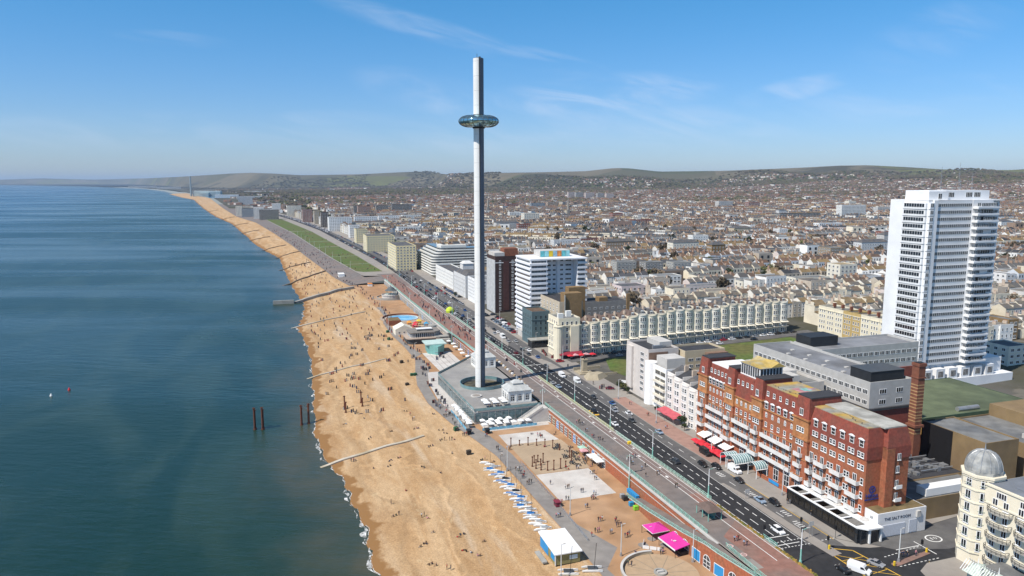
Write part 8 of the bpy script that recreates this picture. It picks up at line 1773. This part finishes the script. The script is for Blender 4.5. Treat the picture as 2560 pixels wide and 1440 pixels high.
for px, py, z, sz, m, lb, nm in [(1140, 982, -6, (2.2, 4.2, 2.6), REDC, 'red and white snack trailer beside the deck wall', 'snack_trailer'), (925, 716, -5, (4, 7, 3), mat('orange_panel', (.75, .25, .03), .7, .05, 1), 'orange and white kiosk near the bandstand', 'kiosk'), (853, 692, -3, (6, 14, 3.5), WHITE, 'long white kiosk at the end of the lawn promenade', 'kiosk'), (1172, 1085, -6, (1.6, 2.4, 1.8), BLACK, 'black hut near the edge of the shingle', 'kiosk'), (1218, 1083, -6, (1.6, 2.4, 1.8), BLACK, 'black stall on the tan tarmac before the white court', 'kiosk'), (1393, 1265, -6, (1.6, 2.2, 1.6), mat('dark_red_panel', (.22, .03, .05), .7, .1, 1), 'dark red barrow beside the promenade path', 'barrow')]:
    s, t = ST_(px, py, z); r = thing(nm, lb, 'kiosk', s, t, z); w, l, h = sz; part('body', MB().box(-w / 2, w / 2, -l / 2, l / 2, .2, h), WHITE if 'trailer' in nm or 'orange' in lb else m, r); part('roof', MB().box(-w / 2 - .2, w / 2 + .2, -l / 2 - .2, l / 2 + .2, h, h + .18), m, r); part('hatch', MB().box(-w / 2 - .04, -w / 2, -l * .3, l * .3, h * .45, h * .85), DARKGLASS, r)
# pool, bandstand, restaurant, prow building
def leisure():
    ground('pool_surround', [circle_poly(564, 95.5, 17, 40, 1.15)], -5.96, mat('pool_paving', (.40, .32, .25), .9, .1, .4))
    root = thing('paddling_pool', 'round pale blue paddling pool with painted pattern beside the beach cafe', 'pool', 564, 95.5, -5.95); part('rim', MB().lathe([(12.6, 0), (12.6, .35), (12, .35), (12, .06)], 40), CONCL, root); part('water', MB().cyl(0, 0, .02, .1, 12, 12, 40), mat('pool_water', (.13, .42, .68), .15, .15, .12, tint2=(.30, .58, .78), scale2=.12, spec=.5), root); part('wall', MB().lathe([(15, -.3), (15, 1.2), (14.6, 1.2), (14.6, -.3)], 30, 0, a0=.4, a1=3.0), BRICK2, root)
    root = thing('bandstand', 'ornate victorian bandstand with domed roof on a round stone base', 'bandstand', 668, 103.5, -5.6); part('base', MB().cyl(0, 0, -1, 2.2, 8.5, 8.2, 20).cyl(0, 0, 2.2, 3.0, 6, 6, 16).lathe([(8.6, 2.2), (8.6, 3.1), (8.3, 3.1), (8.3, 2.2)], 20), CONCL, root)
    for i in range(8): a = 2 * pi * i / 8; part('column', MB().cyl(4.3 * cos(a), 4.3 * sin(a), 3, 6.6, .16, .14, 6), TEAL, root)
    part('roof', MB().lathe([(5.6, 6.5), (5.0, 7.1), (3.6, 7.7), (3.2, 8.6), (1.8, 9.6), (.5, 10.2), (.12, 11.6)], 16).lathe([(5.6, 6.5), (4.4, 6.3), (.1, 6.3)], 16), mat('dark_copper_roof', (.10, .115, .12), .6, .15, .6), root); part('ring_walls', MB().lathe([(13, -.2), (13, 1.1), (12.6, 1.1), (12.6, -.2)], 30, 0, a0=2.2, a1=5.6).lathe([(17, -.2), (17, .6), (16.5, .6), (16.5, -.2)], 30, 0, a0=2.6, a1=5.2), CONC, root)
    root = thing('beach_restaurant', 'rounded two storey beach restaurant with a white window band and flat roofs', 'restaurant', 468, 83, -6); p = [(0 + 4 - 4 * cos(a), 4 - 4 * sin(a)) for a in np.linspace(0, pi / 2, 7)] + [(20, 0), (25, 5), (25, 22), (16, 26), (0, 16)]
    part('lower_wall', MB().prism(p, 0, 3.4), DGREY, root); part('terrace', MB().prism([(x * 1.07 - 1, y * 1.05 - 1) for x, y in p], 3.4, 4.0), mat('pale_brick_terrace', (.42, .34, .28), .9, .1, .4), root); q = [(x * .78 + 2, y * .72 + 2.4) for x, y in p]; part('upper_glazing', MB().prism(q, 4, 6.8), GREYGLASS, root); wl = MB()
    for (x0, y0), (x1, y1) in zip(q, q[1:] + q[:1]):
        n = max(1, int(math.hypot(x1 - x0, y1 - y0) / 1.3))
        for i in range(n): x, y = lerp(x0, x1, i / n), lerp(y0, y1, i / n); wl.box(x - .12, x + .12, y - .12, y + .12, 4, 6.8)
    part('mullion', wl, WHITE, root); part('roof', MB().prism([(x * 1.08 - 1, y * 1.08 - 1) for x, y in q], 6.8, 7.4).box(7, 17, 6, 10, 7.4, 8.6), mat('brown_grey_roof', (.22, .20, .18), .9, .15, .3), root); part('roof_band', MB().box(6.8, 17.2, 5.8, 10.2, 8.6, 8.9), WHITE, root); part('drum', MB().cyl(20, 19, 4, 8.6, 3, 3, 16), CONC, root); part('pergola', MB().box(18, 27, -1, 4, 3.8, 4.4).box(18, 27, -5, -1, 0, 3.2), CONC, root)
    root = thing('prow_building', 'sea green beach building shaped like a ship prow under a pale flat roof', 'building', 438, 95, -6); part('wall', MB().prism([(0, -4), (5, 2), (4.5, 11), (-4.5, 11), (-5, 2)], 0, 5.4, scale_top=1.12), mat('sea_green_boards', (.18, .40, .37), .7, .12, .8), root); part('roof', MB().box(-6.5, 6.5, 0, 13, 5.5, 6.1), mat('pale_green_roof', (.48, .60, .56), .7, .1, .3), root); part('prow_glass', MB().prism([(0, -4.4), (3.2, -.3), (0, .5), (-3.2, -.3)], 1.2, 4.6), TEALGLASS, root)
    b = block('pool_cafe', 'small white gabled cafe between the pool and the rounded restaurant', 'cafe', 500, 512, 80, 92, 4, CREAM2, SLATE, -6, parapet=0, wins=[('-y', 3, 1, 1.4, 1.6, 'pair', 1, 3, 1)], extra=lambda r, dx, dy, h: part('gable', MB().gable(0, dx, 0, dy, h, h + 3, 'y', .3), CREAM2, r))
    b = block('pool_cafe', 'low brown roofed changing block at the seaward side of the pool', 'cafe', 536, 550, 81, 90, 3.4, BRICK2, mat('brown_moss_roof', (.17, .125, .06), .95), -6, parapet=.3)
    for i, (s, t, c) in enumerate([(530, 95, (.7, .3, .04)), (526, 99, (.6, .05, .05)), (534, 103, (.65, .5, .05)), (522, 106, (.05, .3, .5)), (519, 97, (.62, .05, .08))]): r = thing('playground_frame', ['orange', 'red', 'yellow', 'blue', 'crimson'][i] + ' playground frame on the sand between pool and restaurant', 'playground', s, t, -6); part('frame', MB().box(-1.5, 1.5, -1.5, 1.5, 1.6, 1.9).box(-1.5, -1.3, -1.5, -1.3, 0, 3).box(1.3, 1.5, -1.5, -1.3, 0, 3).box(-1.5, -1.3, 1.3, 1.5, 0, 3).box(1.3, 1.5, 1.3, 1.5, 0, 3), mat(f'play_paint_{i}', c, .6, .05, 1), r); part('canopy', MB().hip(-1.8, 1.8, -1.8, 1.8, 3, 4.2, 1.6), MATS[f'play_paint_{i}'], r)
    ground('play_sand', [[(515, 90), (515, 107), (545, 108), (540, 92)]], -5.97, SANDY)
    for i in range(4): umbrella(466 + i * 6, 107.5, -6, 'pink parasol behind the rounded beach restaurant', 'pink parasols behind the beach restaurant', MATS['pale_pink_canvas'], 4)
    r = thing('round_tent', 'bright yellow green round tent beside the dark road beyond the mast', 'tent', *ST_(1125, 781, 0), 0); part('canopy', MB().lathe([(3, 0), (3.3, 1.6), (2.6, 3.2), (1.2, 4.2), (.05, 4.5)], 16), mat('lime_canvas', (.50, .62, .05), .8, .1, .4), r); part('doorway', MB().box(-.8, .8, -3.2, -3.1, 0, 2), DGREY, r)
leisure()
for s in range(462, 400, -9): umbrella(s, 108.5 + (s % 2), -5.97, 'white cafe parasol before the far arches', 'white parasols before the far arches', size=2.8)
# near circle wall and hub, buoys, signs, signals
def misc():
    s, t, r = RC; root = thing('circle_wall', 'low curved stone wall round the seaward half of the circle court', 'wall', s, t, -6); part('wall', MB().lathe([(r + .3, 0), (r + .3, .9), (r - .2, .9), (r - .2, 0)], 40, 0, a0=1.3, a1=3.9), mat('sandstone', (.40, .34, .24), .9, .12, .5), root); part('coping', MB().lathe([(r + .4, .9), (r + .4, 1.05), (r - .3, 1.05), (r - .3, .9)], 40, 0, a0=1.3, a1=3.9), CONCL, root)
    root = thing('round_fountain', 'round grey stone hub in the middle of the circle court', 'fountain', s, t, -5.97); part('rim', MB().lathe([(1.8, 0), (1.8, .5), (1.3, .5), (1.3, .1)], 24), CONC, root); part('centre_stone', MB().box(-.9, .9, -.3, .3, .05, .7).cyl(0, 0, 0, .15, 1.3, 1.3, 20), CONCL, root)
    for px, py, m, lb in ((173, 975, REDC, 'small red buoy floating on the open sea'), (128, 990, WHITE, 'small white buoy floating on the open sea')): q = ST_(px, py, -10); solo('buoy', MB().cyl(0, 0, -.4, .5, .8, .6, 10).cyl(0, 0, .5, 1.4, .5, .1, 8), m, lb, 'buoy', *q, -10)
    for i, (s, t, lb) in enumerate([(163.8, 128.4, 'traffic signal at the seaward end of the stop line'), (159, 137.2, 'traffic signal on the near median nose'), (164.5, 141.4, 'traffic signal on the median across the dark road'), (157.4, 147.2, 'traffic signal on the kerb by the black terrace'), (153, 140.8, 'traffic signal at the yellow box corner'), (143.3, 163.2, 'traffic signal on the island of the side street'), (352, 146.8, 'traffic signal at the crossing by the tower shadow'), (371, 127.8, 'traffic signal on the rail beyond the tower shadow')]):
        r = thing('traffic_light', lb, 'traffic light', s, t, .1); part('pole', MB().cyl(0, 0, 0, 3.6, .07, .07, 6), DGREY, r); part('signal_head', MB().box(-.22, .22, -.2, .2, 2.5, 3.6).box(-.3, .3, .15, .2, 2.4, 3.7), BLACK, r)
    for s, t, h, lb in [(187, 139.4, 3.2, 'white road sign on the median beside the lamp'), (268, 139.8, 3.2, 'small road sign on the median near the white car'), (160, 141, 4.6, 'grey gantry sign on the near median')]: r = thing('road_sign', lb, 'road sign', s, t, .1); part('pole', MB().cyl(-.5, 0, 0, h, .06, .06, 6).cyl(.5, 0, 0, h, .06, .06, 6), STEEL, r); part('sign_plate', MB().box(-.8, .8, -.04, .04, h - 1.3, h), CONCL, r)
    for i, (s, t) in enumerate([(152.6, 140.9), (140.2, 150.8), (345.5, 140.2), (143, 164.6)]): solo('bollard', MB().box(-.2, .2, -.2, .2, 0, 1.1).hip(-.22, .22, -.22, .22, 1.1, 1.25, .1), mat('yellow_plastic', (.75, .5, .03), .5, .05, 1), ['yellow bollard on the near median nose', 'yellow bollard on the tip of the side street island', 'yellow bollard by the memorial crossing', 'yellow bollard at the inner end of the side street island'][i], 'bollard', s, t, .12)
    s, t = ST_(1570, 1110, 0); solo('grit_bin', MB().box(-.7, .7, -.5, .5, 0, .8).hip(-.75, .75, -.55, .55, .8, 1.1, .3), MATS['yellow_plastic'], 'yellow grit bin at the end of the guard rail by the cycle lane', 'bin', s, 127.2, 0)
    for i in range(9): solo('bicycle_stand', MB().tube([(0, 0, 0), (0, 0, .75), (.7, 0, .75), (.7, 0, 0)], .05, 5), STEEL, 'bicycle stand in the row on the upper promenade', 'bicycle stand', 240 - i * 1.6, 117.2, 0, 0, 'bicycle stands on the upper promenade')
    for i, (x, y) in enumerate([(490, 590), (600, 560)]): pass
    for i, (s, t) in enumerate([(162.8, 116.6), (157.5, 117.2)]):
        b = MB().lathe([(.9, .0), (.9, .012), (.65, .012), (.65, 0)], 24); b.box(-.65, .65, -.08, .08, 0, .011); solo('road_roundel', b, mat('red_white_paint', (.70, .45, .42), .8, .1, 1), ['painted round no cycling sign on the red paving nearer the railing gap', 'second painted round sign on the red paving'][i], 'floor sign', s, t, .016)
    pts = [(343, 127.4), (396, 124)]
    for i in range(16): k = i / 15; solo('barrier_block', MB().box(-.4, .4, -.9, .9, 0, .8), [WHITE, mat('tan_block', (.45, .33, .2), .9, .1, 1)][i % 2], ['white barrier block in the row behind the deck', 'tan barrier block in the row behind the deck'][i % 2], 'barrier', lerp(322, 385, k), lerp(116, 118, k), 0, .1, 'barrier blocks behind the deck')
misc()
# ================================================================ labels that single out, then the air
def finish_labels():
    SIDE = [(230, 'before'), (1e9, '')]
    for o in list(COL.objects):
        if o.name.startswith('terraced_house') and '_w' in o.keys():
            wc, rc, fl = o['_w'].split('|'); s = o.location.x * ES[0] + o.location.y * ES[1]; t = o.location.x * ET[0] + o.location.y * ET[1]
            if t > 345 and s < 330: w = 'behind the tallest white tower block'
            elif s < 420 and t > 260: w = 'between the regency terrace and the tall tower'
            elif t < 300: w = 'behind the white tower with painted panels' if s < 620 else 'behind the seafront hotels'
            else: w = 'behind the regency terrace' if s < 480 else 'on the slope behind the long terrace'
            o['label'] = f'{wc} house with {"flat " if fl == "1" else ""}{rc} roof {w}'; del o['_w']
    groups = {}
    for o in COL.objects:
        if o.parent is None and 'label' in o.keys(): groups.setdefault(o['label'], []).append(o)
    ORD = ['first', 'second', 'third', 'fourth', 'fifth', 'sixth', 'seventh', 'eighth', 'ninth', 'tenth', 'eleventh', 'twelfth', 'thirteenth', 'fourteenth', 'fifteenth', 'sixteenth', 'seventeenth', 'eighteenth', 'nineteenth', 'twentieth']
    for lb, os in groups.items():
        if len(os) < 2: continue
        P = [(o, pix(*o.location)) for o in os]; xs = [p[0] for _, p in P]; ys = [p[1] for _, p in P]
        horiz = max(xs) - min(xs) >= (max(ys) - min(ys)) * .8; P.sort(key=lambda q: q[1][0] if horiz else -q[1][1]); n = len(P)
        for i, (o, _) in enumerate(P):
            if n <= 2: q = ('left one' if i == 0 else 'right one') if horiz else ('nearer one' if i == 0 else 'farther one')
            elif horiz: q = 'leftmost' if i == 0 else 'rightmost' if i == n - 1 else (ORD[i] + ' from left' if i < 20 else None)
            else: q = 'nearest' if i == 0 else 'farthest' if i == n - 1 else (ORD[i] + ' from camera' if i < 20 else None)
            if n > 20 and i >= 20: j = n - 1 - i; q = (ORD[j] + (' from right' if horiz else ' from far end')) if 0 < j < 20 else q
            if q:
                full = f'{lb}, {q}'
                while len(full.replace(',', '').split()) > 16: lb2 = lb.rsplit(' ', 1)[0]; full = f'{lb2}, {q}'; lb = lb2
                o['label'] = full
finish_labels()
def make_haze():
    b = MB().box(-60000, 60000, -2500, 60000, -14, 420); o = struct('haze', b, (), kind='stuff')
    m = bpy.data.materials.new('air'); m.use_nodes = True; nt = m.node_tree; nt.nodes.clear(); out = nt.nodes.new('ShaderNodeOutputMaterial'); v = nt.nodes.new('ShaderNodeVolumePrincipled')
    v.inputs['Color'].default_value = (.58, .76, 1.0, 1); v.inputs['Density'].default_value = HAZE; v.inputs['Anisotropy'].default_value = 0.0
    nt.links.new(v.outputs[0], out.inputs['Volume']); o.data.materials.clear(); o.data.materials.append(m)
HAZE = 3.0e-5
make_haze()
